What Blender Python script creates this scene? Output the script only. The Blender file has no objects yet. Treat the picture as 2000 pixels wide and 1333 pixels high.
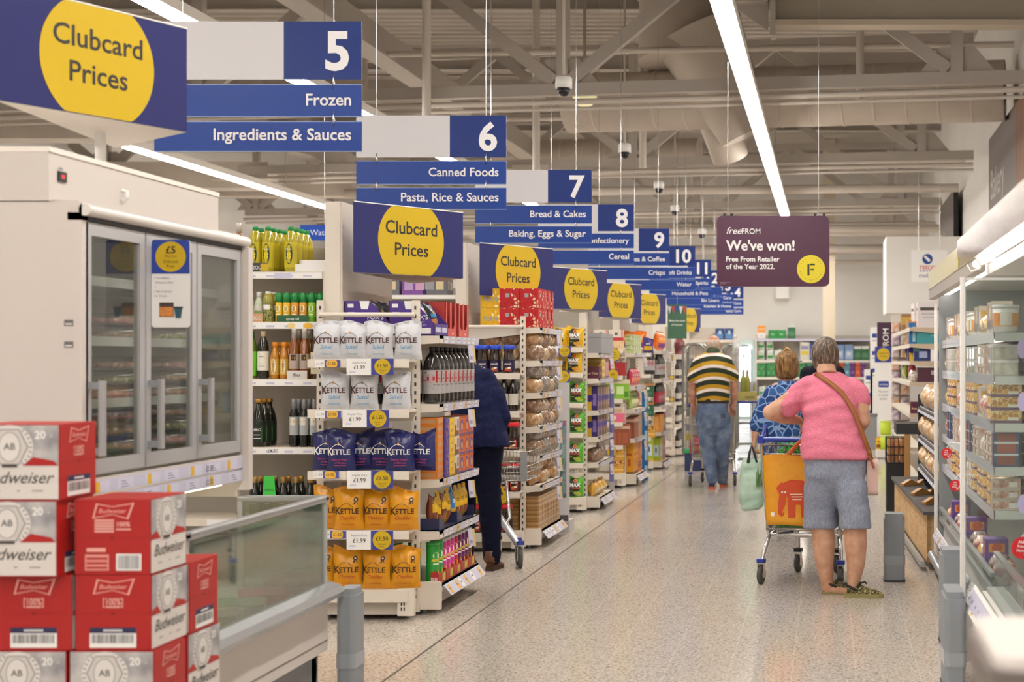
import bpy, bmesh, math, random
from mathutils import Vector, Matrix, noise
SC = bpy.context.scene
COL = SC.collection
R = math.radians
# ---------------------------------------------------------------- camera
F = 3000.0                      # focal length in pixels of the 2000 px frame
VX, VY, EYE = 1618.0, 705.0, 1.5
cam_d = bpy.data.cameras.new('camera'); CAM = bpy.data.objects.new('camera', cam_d); COL.objects.link(CAM)
CAM.location = (0, 0, EYE); CAM.rotation_euler = (R(90), 0, 0)
cam_d.sensor_width = 36; cam_d.lens = 36 * F / 2000
cam_d.shift_x = (1000 - VX) / 2000; cam_d.shift_y = (VY - 666.5) / 2000
cam_d.clip_start = 0.05; cam_d.clip_end = 200
cam_d.dof.use_dof = True; cam_d.dof.focus_distance = 10.0; cam_d.dof.aperture_fstop = 3.4
SC.camera = CAM
# ---------------------------------------------------------------- world and exposure
W = bpy.data.worlds.new('world'); SC.world = W; W.use_nodes = True
W.node_tree.nodes['Background'].inputs[0].default_value = (1.0, 0.95, 0.9, 1)
W.node_tree.nodes['Background'].inputs[1].default_value = 0.36
SC.view_settings.view_transform = 'Standard'; SC.view_settings.look = 'None'
SC.view_settings.gamma = 1.0; SC.view_settings.use_curve_mapping = False
SC.view_settings.exposure = 0.1
SC.cycles.use_denoising = True
SC.cycles.max_bounces = 8; SC.cycles.transparent_max_bounces = 12
SC.cycles.sample_clamp_indirect = 6.0
LAMP = 52.0                     # brightness of the ceiling strip lamps

def at(x, y, Y):
    """A photo pixel and a distance give a point of the shop."""
    return Vector(((x - VX) * Y / F, Y, EYE - (y - VY) * Y / F))
def X_(x, Y): return (x - VX) * Y / F
def Z_(y, Y): return EYE - (y - VY) * Y / F
# ---------------------------------------------------------------- materials
def lin(h):
    h = h.lstrip('#')
    c = [int(h[i:i + 2], 16) / 255 for i in (0, 2, 4)]
    return tuple(x / 12.92 if x <= 0.04045 else ((x + 0.055) / 1.055) ** 2.4 for x in c) + (1,)
_M = {}
def M(h, rough=0.5, metal=0.0, spec=0.5, trans=0.0, emit=0.0, alpha=1.0, coat=0.0, name=None):
    key = (h, rough, metal, spec, trans, emit, alpha, coat)
    if key in _M: return _M[key]
    m = bpy.data.materials.new(name or 'paint_' + h.strip('#')); m.use_nodes = True
    b = m.node_tree.nodes['Principled BSDF']
    b.inputs['Base Color'].default_value = lin(h); b.inputs['Roughness'].default_value = rough
    b.inputs['Metallic'].default_value = metal; b.inputs['Specular IOR Level'].default_value = spec
    b.inputs['Transmission Weight'].default_value = trans; b.inputs['Alpha'].default_value = alpha
    b.inputs['Coat Weight'].default_value = coat
    if emit: b.inputs['Emission Color'].default_value = lin(h); b.inputs['Emission Strength'].default_value = emit
    _M[key] = m
    return m
def nodes(m): return m.node_tree.nodes, m.node_tree.links, m.node_tree.nodes['Principled BSDF']
def noisy(name, cols, scale, rough=0.5, detail=3, stops=None, bump=0.0, bscale=None, metal=0, spec=0.5, stretch=None, coat=0.0, bdist=0.01):
    """Colours mixed by a noise in object space."""
    m = bpy.data.materials.new(name); m.use_nodes = True
    n, l, b = nodes(m)
    tc = n.new('ShaderNodeTexCoord'); vec = tc.outputs['Object']
    if stretch:
        mp = n.new('ShaderNodeMapping'); mp.inputs['Scale'].default_value = stretch; l.new(vec, mp.inputs['Vector']); vec = mp.outputs[0]
    t = n.new('ShaderNodeTexNoise'); t.inputs['Scale'].default_value = scale; t.inputs['Detail'].default_value = detail
    l.new(vec, t.inputs['Vector'])
    r = n.new('ShaderNodeValToRGB'); e = r.color_ramp.elements
    stops = stops or [0.3 + 0.4 * i / max(1, len(cols) - 1) for i in range(len(cols))]
    while len(e) < len(cols): e.new(0.5)
    for i, c in enumerate(cols): e[i].position = stops[i]; e[i].color = lin(c)
    l.new(t.outputs[0], r.inputs[0]); l.new(r.outputs[0], b.inputs['Base Color'])
    b.inputs['Roughness'].default_value = rough; b.inputs['Metallic'].default_value = metal
    b.inputs['Specular IOR Level'].default_value = spec; b.inputs['Coat Weight'].default_value = coat
    if bump:
        t2 = n.new('ShaderNodeTexNoise'); t2.inputs['Scale'].default_value = bscale or scale; t2.inputs['Detail'].default_value = 4
        l.new(vec, t2.inputs['Vector'])
        bp = n.new('ShaderNodeBump'); bp.inputs['Strength'].default_value = bump; bp.inputs['Distance'].default_value = bdist
        l.new(t2.outputs[0], bp.inputs['Height']); l.new(bp.outputs[0], b.inputs['Normal'])
    return m
def cells(name, cols, edge, scale, width=0.06, rough=0.6, spec=0.3):
    """Voronoi cells with a border colour (printed cloth, packs of small pieces)."""
    m = bpy.data.materials.new(name); m.use_nodes = True
    n, l, b = nodes(m)
    tc = n.new('ShaderNodeTexCoord')
    v = n.new('ShaderNodeTexVoronoi'); v.inputs['Scale'].default_value = scale
    d = n.new('ShaderNodeTexVoronoi'); d.feature = 'DISTANCE_TO_EDGE'; d.inputs['Scale'].default_value = scale
    for q in (v, d): l.new(tc.outputs['Object'], q.inputs['Vector'])
    sp = n.new('ShaderNodeSeparateColor'); l.new(v.outputs['Color'], sp.inputs[0])
    r = n.new('ShaderNodeValToRGB'); r.color_ramp.interpolation = 'CONSTANT'; e = r.color_ramp.elements
    while len(e) < len(cols): e.new(0.5)
    for i, c in enumerate(cols): e[i].position = i / len(cols); e[i].color = lin(c)
    l.new(sp.outputs[0], r.inputs[0])
    st = n.new('ShaderNodeMath'); st.operation = 'LESS_THAN'; st.inputs[1].default_value = width
    l.new(d.outputs['Distance'], st.inputs[0])
    mx = n.new('ShaderNodeMix'); mx.data_type = 'RGBA'; l.new(st.outputs[0], mx.inputs[0]); l.new(r.outputs[0], mx.inputs[6]); mx.inputs[7].default_value = lin(edge)
    l.new(mx.outputs[2], b.inputs['Base Color']); b.inputs['Roughness'].default_value = rough; b.inputs['Specular IOR Level'].default_value = spec
    return m
def clearglass(name, tint='#ffffff', refl=0.10, haze=0.0):
    """Thin pane: mostly see-through, mirror-like at the surface, a little milky."""
    m = bpy.data.materials.new(name); m.use_nodes = True
    n, l = m.node_tree.nodes, m.node_tree.links
    n.clear(); out = n.new('ShaderNodeOutputMaterial')
    tr = n.new('ShaderNodeBsdfTransparent'); tr.inputs[0].default_value = lin(tint)
    gl = n.new('ShaderNodeBsdfGlossy'); gl.inputs['Roughness'].default_value = 0.03
    fr = n.new('ShaderNodeFresnel'); fr.inputs[0].default_value = 1.45
    ad = n.new('ShaderNodeMath'); ad.inputs[1].default_value = refl; l.new(fr.outputs[0], ad.inputs[0])
    ge = n.new('ShaderNodeNewGeometry'); iv = n.new('ShaderNodeMath'); iv.operation = 'SUBTRACT'; iv.inputs[0].default_value = 1.0; l.new(ge.outputs['Backfacing'], iv.inputs[1])
    ml = n.new('ShaderNodeMath'); ml.operation = 'MULTIPLY'; l.new(ad.outputs[0], ml.inputs[0]); l.new(iv.outputs[0], ml.inputs[1])      # the far side of a pane lets all through
    mx = n.new('ShaderNodeMixShader'); l.new(ml.outputs[0], mx.inputs[0]); l.new(tr.outputs[0], mx.inputs[1]); l.new(gl.outputs[0], mx.inputs[2])
    df = n.new('ShaderNodeBsdfDiffuse'); df.inputs[0].default_value = lin('#c8ccc8')
    m2 = n.new('ShaderNodeMixShader'); m2.inputs[0].default_value = haze; l.new(mx.outputs[0], m2.inputs[1]); l.new(df.outputs[0], m2.inputs[2])
    l.new(m2.outputs[0], out.inputs[0])
    return m
# ---------------------------------------------------------------- text outlines (Blender's built-in typeface)
_TX = {}
def text_outline(s, bold):
    k = (s, bold)
    if k not in _TX:
        c = bpy.data.curves.new('text', 'FONT'); c.body = s; c.offset = bold; c.resolution_u = 3
        o = bpy.data.objects.new('text', c)
        me = o.to_mesh()
        v = [(p.co.x, p.co.y) for p in me.vertices]; f = [tuple(q.vertices) for q in me.polygons]
        o.to_mesh_clear(); bpy.data.objects.remove(o); bpy.data.curves.remove(c)
        xs = [p[0] for p in v] or [0, 1]
        _TX[k] = ([((p[0] - min(xs)), p[1]) for p in v], f, max(xs) - min(xs))
    return _TX[k]
CAP = 0.7
XA, YA, ZA = Vector((1, 0, 0)), Vector((0, 1, 0)), Vector((0, 0, 1))

class MB:
    """Collects shapes; build() links them as one mesh object."""
    def __init__(s): s.v = []; s.f = []; s.m = []; s.sm = []; s.mats = []
    def mi(s, m):
        if m not in s.mats: s.mats.append(m)
        return s.mats.index(m)
    def add(s, vs, fs, m, smooth=False):
        b = len(s.v); s.v += [tuple(p) for p in vs]; k = s.mi(m)
        for f in fs: s.f.append(tuple(i + b for i in f)); s.m.append(k); s.sm.append(smooth)
        return s
    def box(s, x0, x1, y0, y1, z0, z1, m):
        vs = [(x, y, z) for z in (z0, z1) for y in (y0, y1) for x in (x0, x1)]
        return s.add(vs, [(0, 2, 3, 1), (4, 5, 7, 6), (0, 1, 5, 4), (2, 6, 7, 3), (0, 4, 6, 2), (1, 3, 7, 5)], m)
    def prism(s, poly, a0, a1, axis, m, smooth=False):
        """poly: 2D points in the other two axes (x: (y,z), y: (x,z), z: (x,y))."""
        def pt(p, a): return {'x': (a, p[0], p[1]), 'y': (p[0], a, p[1]), 'z': (p[0], p[1], a)}[axis]
        n = len(poly); vs = [pt(p, a0) for p in poly] + [pt(p, a1) for p in poly]
        s.add(vs, [(i, (i + 1) % n, n + (i + 1) % n, n + i) for i in range(n)], m, smooth)
        s.add(vs, [tuple(range(n - 1, -1, -1)), tuple(range(n, 2 * n))], m)
        return s
    def rbox(s, x0, x1, y0, y1, z0, z1, r, m, axis='z', k=4, smooth=False):
        """Box with its four edges along an axis rounded."""
        a, b, c, d = {'z': (x0, x1, y0, y1), 'y': (x0, x1, z0, z1), 'x': (y0, y1, z0, z1)}[axis]
        e = {'z': (z0, z1), 'y': (y0, y1), 'x': (x0, x1)}[axis]
        return s.prism(rrect(a, b, c, d, r, k), e[0], e[1], axis, m, smooth)
    def tube(s, pts, r, m, n=8, closed=False, smooth=True, cap=True, up0=None):
        pts = [Vector(p) for p in pts]; N = len(pts); rs = r if isinstance(r, (list, tuple)) else [r] * N
        vs = []; up = Vector(up0) if up0 is not None else None
        for i, p in enumerate(pts):
            a = pts[(i - 1) % N] if closed or i else p; b = pts[(i + 1) % N] if closed or i < N - 1 else p
            t = (b - a).normalized()
            if up is None: up = t.orthogonal().normalized()
            up = (up - t * up.dot(t)).normalized() if (up - t * up.dot(t)).length > 1e-5 else t.orthogonal().normalized()
            w = t.cross(up)
            q = rs[i] if isinstance(rs[i], (list, tuple)) else (rs[i], rs[i])
            for j in range(n):
                g = 2 * math.pi * j / n; vs.append(p + up * math.cos(g) * q[0] + w * math.sin(g) * q[1])
        fs = [(i * n + j, i * n + (j + 1) % n, ((i + 1) % N) * n + (j + 1) % n, ((i + 1) % N) * n + j) for i in range(N if closed else N - 1) for j in range(n)]
        s.add(vs, fs, m, smooth)
        if cap and not closed: s.add(vs, [tuple(range(n - 1, -1, -1)), tuple((N - 1) * n + j for j in range(n))], m)
        return s
    def lathe(s, prof, m, x=0, y=0, z=0, n=20, smooth=True, ms=None):
        """prof: (radius, height); ms: a material for each band."""
        vs = [(x + p[0] * math.cos(2 * math.pi * j / n), y + p[0] * math.sin(2 * math.pi * j / n), z + p[1]) for p in prof for j in range(n)]
        for i in range(len(prof) - 1):
            fs = [(i * n + j, i * n + (j + 1) % n, (i + 1) * n + (j + 1) % n, (i + 1) * n + j) for j in range(n)]
            b = len(s.v) if i == 0 else b
            if i == 0: s.add(vs, fs, ms[0] if ms else m, smooth)
            else:
                k = s.mi(ms[i] if ms else m)
                for f in fs: s.f.append(tuple(q + b for q in f)); s.m.append(k); s.sm.append(smooth)
        L = len(prof) - 1
        if prof[0][0] > 1e-4: s.f.append(tuple(b + j for j in range(n - 1, -1, -1))); s.m.append(s.mi(ms[0] if ms else m)); s.sm.append(False)
        if prof[L][0] > 1e-4: s.f.append(tuple(b + L * n + j for j in range(n))); s.m.append(s.mi(ms[L - 1] if ms else m)); s.sm.append(False)
        return s
    def poly(s, pts, O, U, V, m, off=0.0):
        """Flat shape of 2D points in the plane O,U,V."""
        N = U.cross(V); vs = [O + U * p[0] + V * p[1] + N * off for p in pts]
        return s.add(vs, [tuple(range(len(vs)))], m)
    def quad(s, O, U, V, x0, y0, w, h, m, off=0.0):
        return s.poly([(x0, y0), (x0 + w, y0), (x0 + w, y0 + h), (x0, y0 + h)], O, U, V, m, off)
    def disc(s, O, U, V, x, y, r, m, off=0.0, n=28, ry=None):
        return s.poly([(x + r * math.cos(2 * math.pi * i / n), y + (ry or r) * math.sin(2 * math.pi * i / n)) for i in range(n)], O, U, V, m, off)
    def text(s, t, O, U, V, x, y, h, m, al='l', bold=0.0, off=0.001, shear=0.0, wmax=None, sx=1.0, warp=None):
        v, f, w = text_outline(t, bold); k = h / CAP; kx = k * sx
        if wmax and w * kx > wmax: kx = wmax / w
        x0 = {'l': x, 'c': x - w * kx / 2, 'r': x - w * kx}[al]
        N = U.cross(V)
        if warp: vs = [warp(x0 + p[0] * kx + shear * p[1] * k, y + p[1] * k) for p in v]
        else: vs = [O + U * (x0 + p[0] * kx + shear * p[1] * k) + V * (y + p[1] * k) + N * off for p in v]
        return s.add(vs, f, m)
    def move(s, i0, mat):
        for i in range(i0, len(s.v)): s.v[i] = tuple(mat @ Vector(s.v[i]))
        return s
    def build(s, name, parent=None, loc=(0, 0, 0), rz=0.0):
        me = bpy.data.meshes.new(name); me.from_pydata(s.v, [], s.f)
        for m in s.mats: me.materials.append(m)
        me.polygons.foreach_set('material_index', s.m); me.polygons.foreach_set('use_smooth', s.sm); me.update()
        o = bpy.data.objects.new(name, me); COL.objects.link(o)
        o.location = loc; o.rotation_euler = (0, 0, rz)
        if parent is not None: o.parent = parent
        return o
def rrect(a, b, c, d, r, k=4):
    p = []
    for (cx, cy, g) in ((b - r, d - r, 0), (a + r, d - r, 90), (a + r, c + r, 180), (b - r, c + r, 270)):
        for i in range(k + 1):
            t = R(g + 90 * i / k); p.append((cx + r * math.cos(t), cy + r * math.sin(t)))
    return p
def tag(o, label=None, cat=None, group=None, kind=None):
    if label: o['label'] = label
    if cat: o['category'] = cat
    if group: o['group'] = group
    if kind: o['kind'] = kind
    return o
def empty(name, loc, label=None, cat=None, group=None, rz=0.0):
    o = bpy.data.objects.new(name, None); COL.objects.link(o); o.location = loc; o.rotation_euler = (0, 0, rz)
    o.empty_display_size = 0.05
    return tag(o, label, cat, group)
KIDS = {}
def kids(o): return [c for c in bpy.data.objects if c.parent is o]
def dup(o, loc=None, rot=None, label=None, group=None, parent=None):
    c = o.copy(); COL.objects.link(c)
    if loc is not None: c.location = loc
    if rot is not None: c.rotation_euler = rot
    if label: c['label'] = label
    if group: c['group'] = group
    if parent is not None: c.parent = parent
    ch = KIDS.get(o.name)
    if ch is None: ch = KIDS[o.name] = kids(o)
    for k in ch: dup(k, parent=c)
    return c
def struct(o): o['kind'] = 'structure'; return o
ORD = 'first second third fourth fifth sixth seventh eighth ninth tenth eleventh twelfth thirteenth fourteenth fifteenth sixteenth'.split()
rnd = random.Random(7)
# ---------------------------------------------------------------- common colours
WHITE = M('#e9e4dc', 0.4); CREAM = M('#e3dacd', 0.45); PAPER = M('#f1f0ee', 0.45); GREY = M('#8b8f93', 0.45)
STEEL = M('#c9c9c9', 0.22, 1.0); CHROME = M('#d8d8d8', 0.12, 1.0); ALU = M('#a9acad', 0.35, 0.6); BLACK = M('#15151a', 0.45); DARK = M('#2b2c30', 0.5)
NAVY = M('#33387c', 0.3); BLUE = M('#1d3f95', 0.3); YEL = M('#cbac1c', 0.35); INK = M('#2e2b2a', 0.5); RED = M('#c4201f', 0.4)
RAIL = M('#cdcbe0', 0.3); RAILY = M('#e6b53a', 0.4)
# ================================================================ the hall
def floor_material():
    m = bpy.data.materials.new('terrazzo_tile'); m.use_nodes = True
    n, l, b = nodes(m)
    tc = n.new('ShaderNodeTexCoord')
    t1 = n.new('ShaderNodeTexNoise'); t1.inputs['Scale'].default_value = 1.3; t1.inputs['Detail'].default_value = 3
    t2 = n.new('ShaderNodeTexVoronoi'); t2.inputs['Scale'].default_value = 95
    t3 = n.new('ShaderNodeTexNoise'); t3.inputs['Scale'].default_value = 75; t3.inputs['Detail'].default_value = 3
    for q in (t1, t2, t3): l.new(tc.outputs['Object'], q.inputs['Vector'])
    r1 = n.new('ShaderNodeValToRGB'); e = r1.color_ramp.elements
    e[0].position = 0.36; e[0].color = lin('#a89e94'); e[1].position = 0.66; e[1].color = lin('#d6ccc2')
    l.new(t3.outputs[0], r1.inputs[0])
    sp = n.new('ShaderNodeSeparateColor'); l.new(t2.outputs['Color'], sp.inputs[0])
    r2 = n.new('ShaderNodeValToRGB'); r2.color_ramp.interpolation = 'CONSTANT'; e = r2.color_ramp.elements
    e[0].position = 0; e[0].color = (0.32, 0.32, 0.34, 1); e[1].position = 0.13; e[1].color = (1, 1, 1, 1)
    x = e.new(0.9); x.color = (1.22, 1.22, 1.2, 1)
    l.new(sp.outputs[0], r2.inputs[0])
    mx = n.new('ShaderNodeMix'); mx.data_type = 'RGBA'; mx.blend_type = 'MULTIPLY'; mx.inputs[0].default_value = 0.6
    l.new(r1.outputs[0], mx.inputs[6]); l.new(r2.outputs[0], mx.inputs[7])
    sx = n.new('ShaderNodeSeparateXYZ'); l.new(tc.outputs['Object'], sx.inputs[0])
    prev = mx.outputs[2]
    for ax, off, pitch, wd in ((0, 0.128, 0.306, 0.013), (1, 0.1, 0.612, 0.006)):
        a = n.new('ShaderNodeMath'); a.operation = 'SUBTRACT'; a.inputs[1].default_value = off - pitch * 200; l.new(sx.outputs[ax], a.inputs[0])
        d = n.new('ShaderNodeMath'); d.operation = 'DIVIDE'; d.inputs[1].default_value = pitch; l.new(a.outputs[0], d.inputs[0])
        f = n.new('ShaderNodeMath'); f.operation = 'FRACT'; l.new(d.outputs[0], f.inputs[0])
        c = n.new('ShaderNodeMath'); c.operation = 'LESS_THAN'; c.inputs[1].default_value = wd; l.new(f.outputs[0], c.inputs[0])
        k = n.new('ShaderNodeMath'); k.operation = 'MULTIPLY'; k.inputs[1].default_value = 0.45 if ax == 0 else 0.25; l.new(c.outputs[0], k.inputs[0])
        g = n.new('ShaderNodeMix'); g.data_type = 'RGBA'; l.new(k.outputs[0], g.inputs[0]); l.new(prev, g.inputs[6]); g.inputs[7].default_value = lin('#e6ddd0')
        prev = g.outputs[2]
    l.new(prev, b.inputs['Base Color'])
    rr = n.new('ShaderNodeMapRange'); rr.inputs[3].default_value = 0.07; rr.inputs[4].default_value = 0.22; l.new(t1.outputs[0], rr.inputs[0]); l.new(rr.outputs[0], b.inputs['Roughness'])
    b.inputs['Specular IOR Level'].default_value = 0.55
    return m
WX0, WX1, WYB, HZ = -13.0, 2.45, 40.0, 6.9
struct(MB().box(WX0, WX1, -12, WYB, -0.1, 0, floor_material()).build('floor'))
struct(MB().box(-2.086, -2.076, -1, WYB - 1.2, 0, 0.0015, M('#4a443e', 0.6)).build('trim_1'))
ROOF = M('#b8b0a6', 0.6); BEAM = M('#aaa298', 0.5); DUCT = noisy('duct_skin', ['#b0a598', '#c0b5a8'], 1.5, 0.5); PALE = M('#c4bbb0', 0.5)
def corrugated():
    b = MB(); pts = []; y = -12.0
    while y < WYB + 0.3:
        pts += [(y, HZ), (y + 0.12, HZ), (y + 0.16, HZ + 0.07), (y + 0.26, HZ + 0.07)]; y += 0.30
    vs = [(x, p[0], p[1]) for x in (WX0, WX1 + 0.2) for p in pts]; n = len(pts)
    b.add(vs, [(i, n + i, n + i + 1, i + 1) for i in range(n - 1)], ROOF)
    b.box(WX0, WX1 + 0.2, -12, WYB + 0.3, HZ + 0.1, HZ + 0.2, ROOF)
    return b
struct(corrugated().build('ceiling'))
WALL = noisy('painted_wall', ['#e0ddd8', '#e8e5e1'], 0.6, 0.6)
struct(MB().box(WX0, WX1 + 0.2, WYB, WYB + 0.2, 0, HZ, WALL).build('wall_back'))
struct(MB().box(WX1, WX1 + 0.2, -12, WYB, 0, HZ, WALL).build('wall_right'))
struct(MB().box(WX0 - 0.2, WX0, -12, WYB, 0, HZ, WALL).build('wall_left'))
# door with daylight on the back wall
dx0, dx1, dz = X_(1437, 39.9), X_(1468, 39.9), Z_(676, 39.9)
db = MB(); db.box(dx0 - 0.25, dx1 + 0.12, 39.9, 40, 0, dz + 0.16, M('#c9dcd8', 0.4)); d1 = struct(db.build('door_1'))
g = MB(); g.box(dx0, dx1, 39.86, 39.9, 0.05, dz, M('#f4fbff', 0.4, emit=3.0)); g.build('door_pane', d1)
f = MB(); f.tube([(dx0, 39.84, 0.05), (dx0, 39.84, dz - 0.1), (dx0 + 0.1, 39.84, dz), (dx1 - 0.1, 39.84, dz), (dx1, 39.84, dz - 0.1), (dx1, 39.84, 0.05)], 0.02, BLACK, 6); f.build('door_frame', d1)
# columns and the boxed-in corner
c = MB(); c.box(X_(1607, 37.5), X_(1631, 37.5), 37.4, 37.75, 0, HZ, M('#dccfb8', 0.5)); struct(c.build('column'))
c = MB(); c.box(X_(1731, 27.5), WX1, 27.5, 29.0, Z_(612, 27.5), Z_(462, 27.5), WALL); struct(c.build('trim_2'))
v = MB(); v.box(X_(1516, 39.9), X_(1541, 39.9), 39.75, 40, Z_(584, 39.9), Z_(560, 39.9), PAPER); tag(v.build('wall_vent'), 'pale square vent box high on the far wall', 'vent')
v = MB(); v.lathe([(0.0, 0), (0.09, 0), (0.09, 0.05), (0, 0.05)], RED, n=16); o = v.build('alarm_bell', None, (X_(1473, 39.9), 40, Z_(720, 39.9))); o.rotation_euler = (R(90), 0, 0); tag(o, 'small round red alarm bell on the far wall beside the door', 'alarm')

# ---------------------------------------------------------------- roof steel
def truss(Y, lab, k=-9.0):
    t = empty('roof_truss', (-1.0, Y, 4.7), lab, 'truss', None, R(k))
    x0, x1 = WX0 + 1.3, WX1 + 0.85
    b = MB(); b.box(x0, x1, -0.06, 0.06, -0.07, 0.07, BEAM); b.build('bottom_chord', t)
    b = MB(); b.box(x0, x1, -0.06, 0.06, 1.75, 1.9, BEAM); b.build('top_chord', t)
    b = MB(); b.tube([(x0, -0.1, -0.16), (x1, -0.1, -0.16)], 0.035, PALE, 6); b.tube([(x0, -0.02, -0.23), (x1, -0.02, -0.23)], 0.022, PALE, 6); b.build('conduit', t)
    k0 = 2.49
    for i in range(4):
        xb = k0 - 4.65 * i
        v = MB(); v.box(xb - 0.07, xb + 0.07, -0.05, 0.05, 0.05, 1.8, BEAM); v.build('post', t)
        p = MB(); p.prism([(xb - 0.45, 0.05), (xb + 0.45, 0.05), (xb + 0.2, 0.36), (xb - 0.2, 0.36)], -0.012, 0.012, 'y', BEAM); p.build('gusset_plate', t)
        for s in (-1, 1):
            xe = xb + s * 2.325
            if xe > x1: continue
            d = MB(); L = math.hypot(2.2, 1.7); a = math.atan2(1.7, s * 2.2)
            d.box(0, L, -0.045, 0.045, -0.075, 0.075, BEAM); d.move(0, Matrix.Translation((xb + s * 0.1, 0, 0.1)) @ Matrix.Rotation(-a, 4, 'Y')); d.build('diagonal', t)
    return t
truss(17.8, 'deep roof truss in front of the big ducts, lowest of the trusses in view')
truss(24.4, 'roof truss behind the long round duct')
truss(31.3, 'roof truss above the purple hanging sign')
truss(36.2, 'small roof truss just before the far wall')
for i, (Y, z) in enumerate(((12.5, 6.65), (15, 6.65), (19.6, 6.65), (22, 6.65), (26.5, 6.65), (29, 6.65), (33.5, 6.65), (38.2, 6.65))):
    b = MB(); b.box(WX0, WX1, Y - 0.05, Y + 0.05, z - 0.12, z + 0.16, BEAM); b.box(WX0, WX1, Y - 0.11, Y + 0.11, z - 0.14, z - 0.12, BEAM)
    tag(b.build('purlin'), 'beige roof purlin running across under the roof deck', 'beam', 'purlins under the roof deck')
ib = MB(); y0 = 16.4
ib.box(-0.6, WX1 - 0.03, y0 - 0.012, y0 + 0.012, 5.12, 5.75, M('#9d9486', 0.5)); ib.box(-0.6, WX1 - 0.03, y0 - 0.13, y0 + 0.13, 5.06, 5.12, M('#b7aa98', 0.5)); ib.box(-0.6, WX1 - 0.03, y0 - 0.13, y0 + 0.13, 5.75, 5.8, BEAM)
ib.box(-0.62, -0.56, y0 - 0.14, y0 + 0.14, 4.95, 5.85, BEAM)
ib = tag(ib.build('steel_girder'), 'heavy grey steel I girder high beside the strip lamp', 'beam')
gb = MB(); gb.box(-1.05, -0.64, y0 - 0.2, y0 + 0.2, 5.3, 6.4, BEAM); gb.prism([(-1.05, 5.3), (-0.64, 5.02), (-0.64, 5.3)], y0 - 0.02, y0 + 0.02, 'y', BEAM); gb.build('bracket', ib)
# girders along the shop
for i, x in enumerate((-10.2, -5.9)):
    b = MB(); b.box(x - 0.09, x + 0.09, 9, 39, 5.5, 5.85, BEAM); b.box(x - 0.16, x + 0.16, 9, 39, 5.46, 5.5, BEAM)
    tag(b.build('roof_girder'), ['long beige girder above the far lamp row', 'long beige girder above the middle lamp row'][i], 'beam')
# sprinkler pipes
for i, (Y, z, x0, r) in enumerate(((13.5, 5.35, -9, 0.035), (15.6, 5.75, -9, 0.035), (20.3, 5.5, -9, 0.04), (23.0, 5.1, -6, 0.04), (27.2, 4.95, -9, 0.06), (28.6, 4.62, -9, 0.08), (32.6, 4.75, -9, 0.07), (33.4, 4.3, -9, 0.09), (34.6, 4.5, -9, 0.06), (37.2, 4.55, -11, 0.10), (37.9, 4.2, -11, 0.11), (38.6, 4.62, -11, 0.07), (38.9, 3.95, -11, 0.05))):
    b = MB(); b.tube([(x0, Y, z), (WX1 - 0.1, Y - 0.9, z)], r, PALE, 8)
    tag(b.build('ceiling_pipe'), 'beige pipe running across the hall below the roof', 'pipe', 'pipes across the roof space')
for i, (x, Y, z0, z1) in enumerate(((-4.5, 17.2, 4.0, 6.6), (-2.6, 21.5, 4.2, 6.6), (-3.9, 20.5, 4.0, 6.5), (0.4, 19.5, 4.8, 6.6))):
    b = MB(); b.tube([(x, Y, z0), (x, Y, z1)], 0.05, PALE, 8); b.lathe([(0.02, -0.09), (0.07, -0.06), (0.07, 0)], PALE, x, Y, z1, 10)
    tag(b.build('drop_pipe'), 'upright beige pipe hanging from the roof between trusses', 'pipe', 'upright pipes in the roof space')
# long brown runs of trunking seen between the left signs
for i, (Y, z) in enumerate(((22.0, 4.35), (26.0, 4.1), (30.5, 4.45))):
    b = MB(); b.box(WX0 + 0.05, -9.4, Y - 0.25, Y + 0.25, z + 0.3, z + 0.74, DUCT)
    tag(b.build('air_trunking'), ['wide square air trunking far behind the aisle five sign, nearest run', 'square air trunking far behind the aisle five sign, lowest run', 'square air trunking far behind the aisle five sign, farthest run'][i], 'duct')
# ducts
def duct(name, pts, r, lab, seams=10, n=28, root=None):
    t = root or empty(name, pts[0], lab, 'duct'); o = Vector(t.location)
    P = [Vector(p) - o for p in pts]
    MB().tube(P, r, DUCT, n).build(name if root else 'shell', t)
    rr = r if not isinstance(r, (list, tuple)) else r[0]
    a, b = P[0], P[-1]
    s = MB(); d = (b - a).normalized()
    for i in range(1, seams):
        q = a.lerp(b, i / seams); rad = rr if not isinstance(r, (list, tuple)) else r[0] + (r[-1] - r[0]) * i / seams
        s.tube([q - d * 0.012, q + d * 0.012], rad + 0.008, PALE, n)
    if not root: s.build('seam_ring', t)
    return t
fat = duct('round_duct', [(-3.55, 21.0, 5.02), (2.3, 20.0, 5.02)], 0.40, 'long fat round duct crossing behind the nearest truss', 14)
duct('round_duct', [(-6.6, 30.5, 5.55), (-2.55, 30.2, 5.55)], 0.33, 'slimmer round duct below and behind the fat one', 9)
duct('riser', [(-2.0, 20.4, 5.45), (-2.0, 20.6, 6.85)], [0.52, 0.52], '', 4, 28, fat)
duct('shoulder', [(-1.75, 20.4, 5.9), (-1.1, 20.5, 4.5)], [0.62, 0.34], '', 3, 28, fat)
duct('outlet', [(-1.55, 20.9, 4.9), (-1.35, 21.2, 4.3)], [0.27, 0.25], '', 2, 28, fat)
for i in range(3):
    x = -2.0 + i * 0.28
    tag(MB().tube([(x, 33.0, 4.4), (x + 0.35, 36.0, 4.0)], 0.09, M('#b9b6b0', 0.3, 0.7), 12).build('silver_pipe'), 'silver lagged pipe slanting down behind the purple sign', 'pipe', 'slanting silver pipes')
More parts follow.
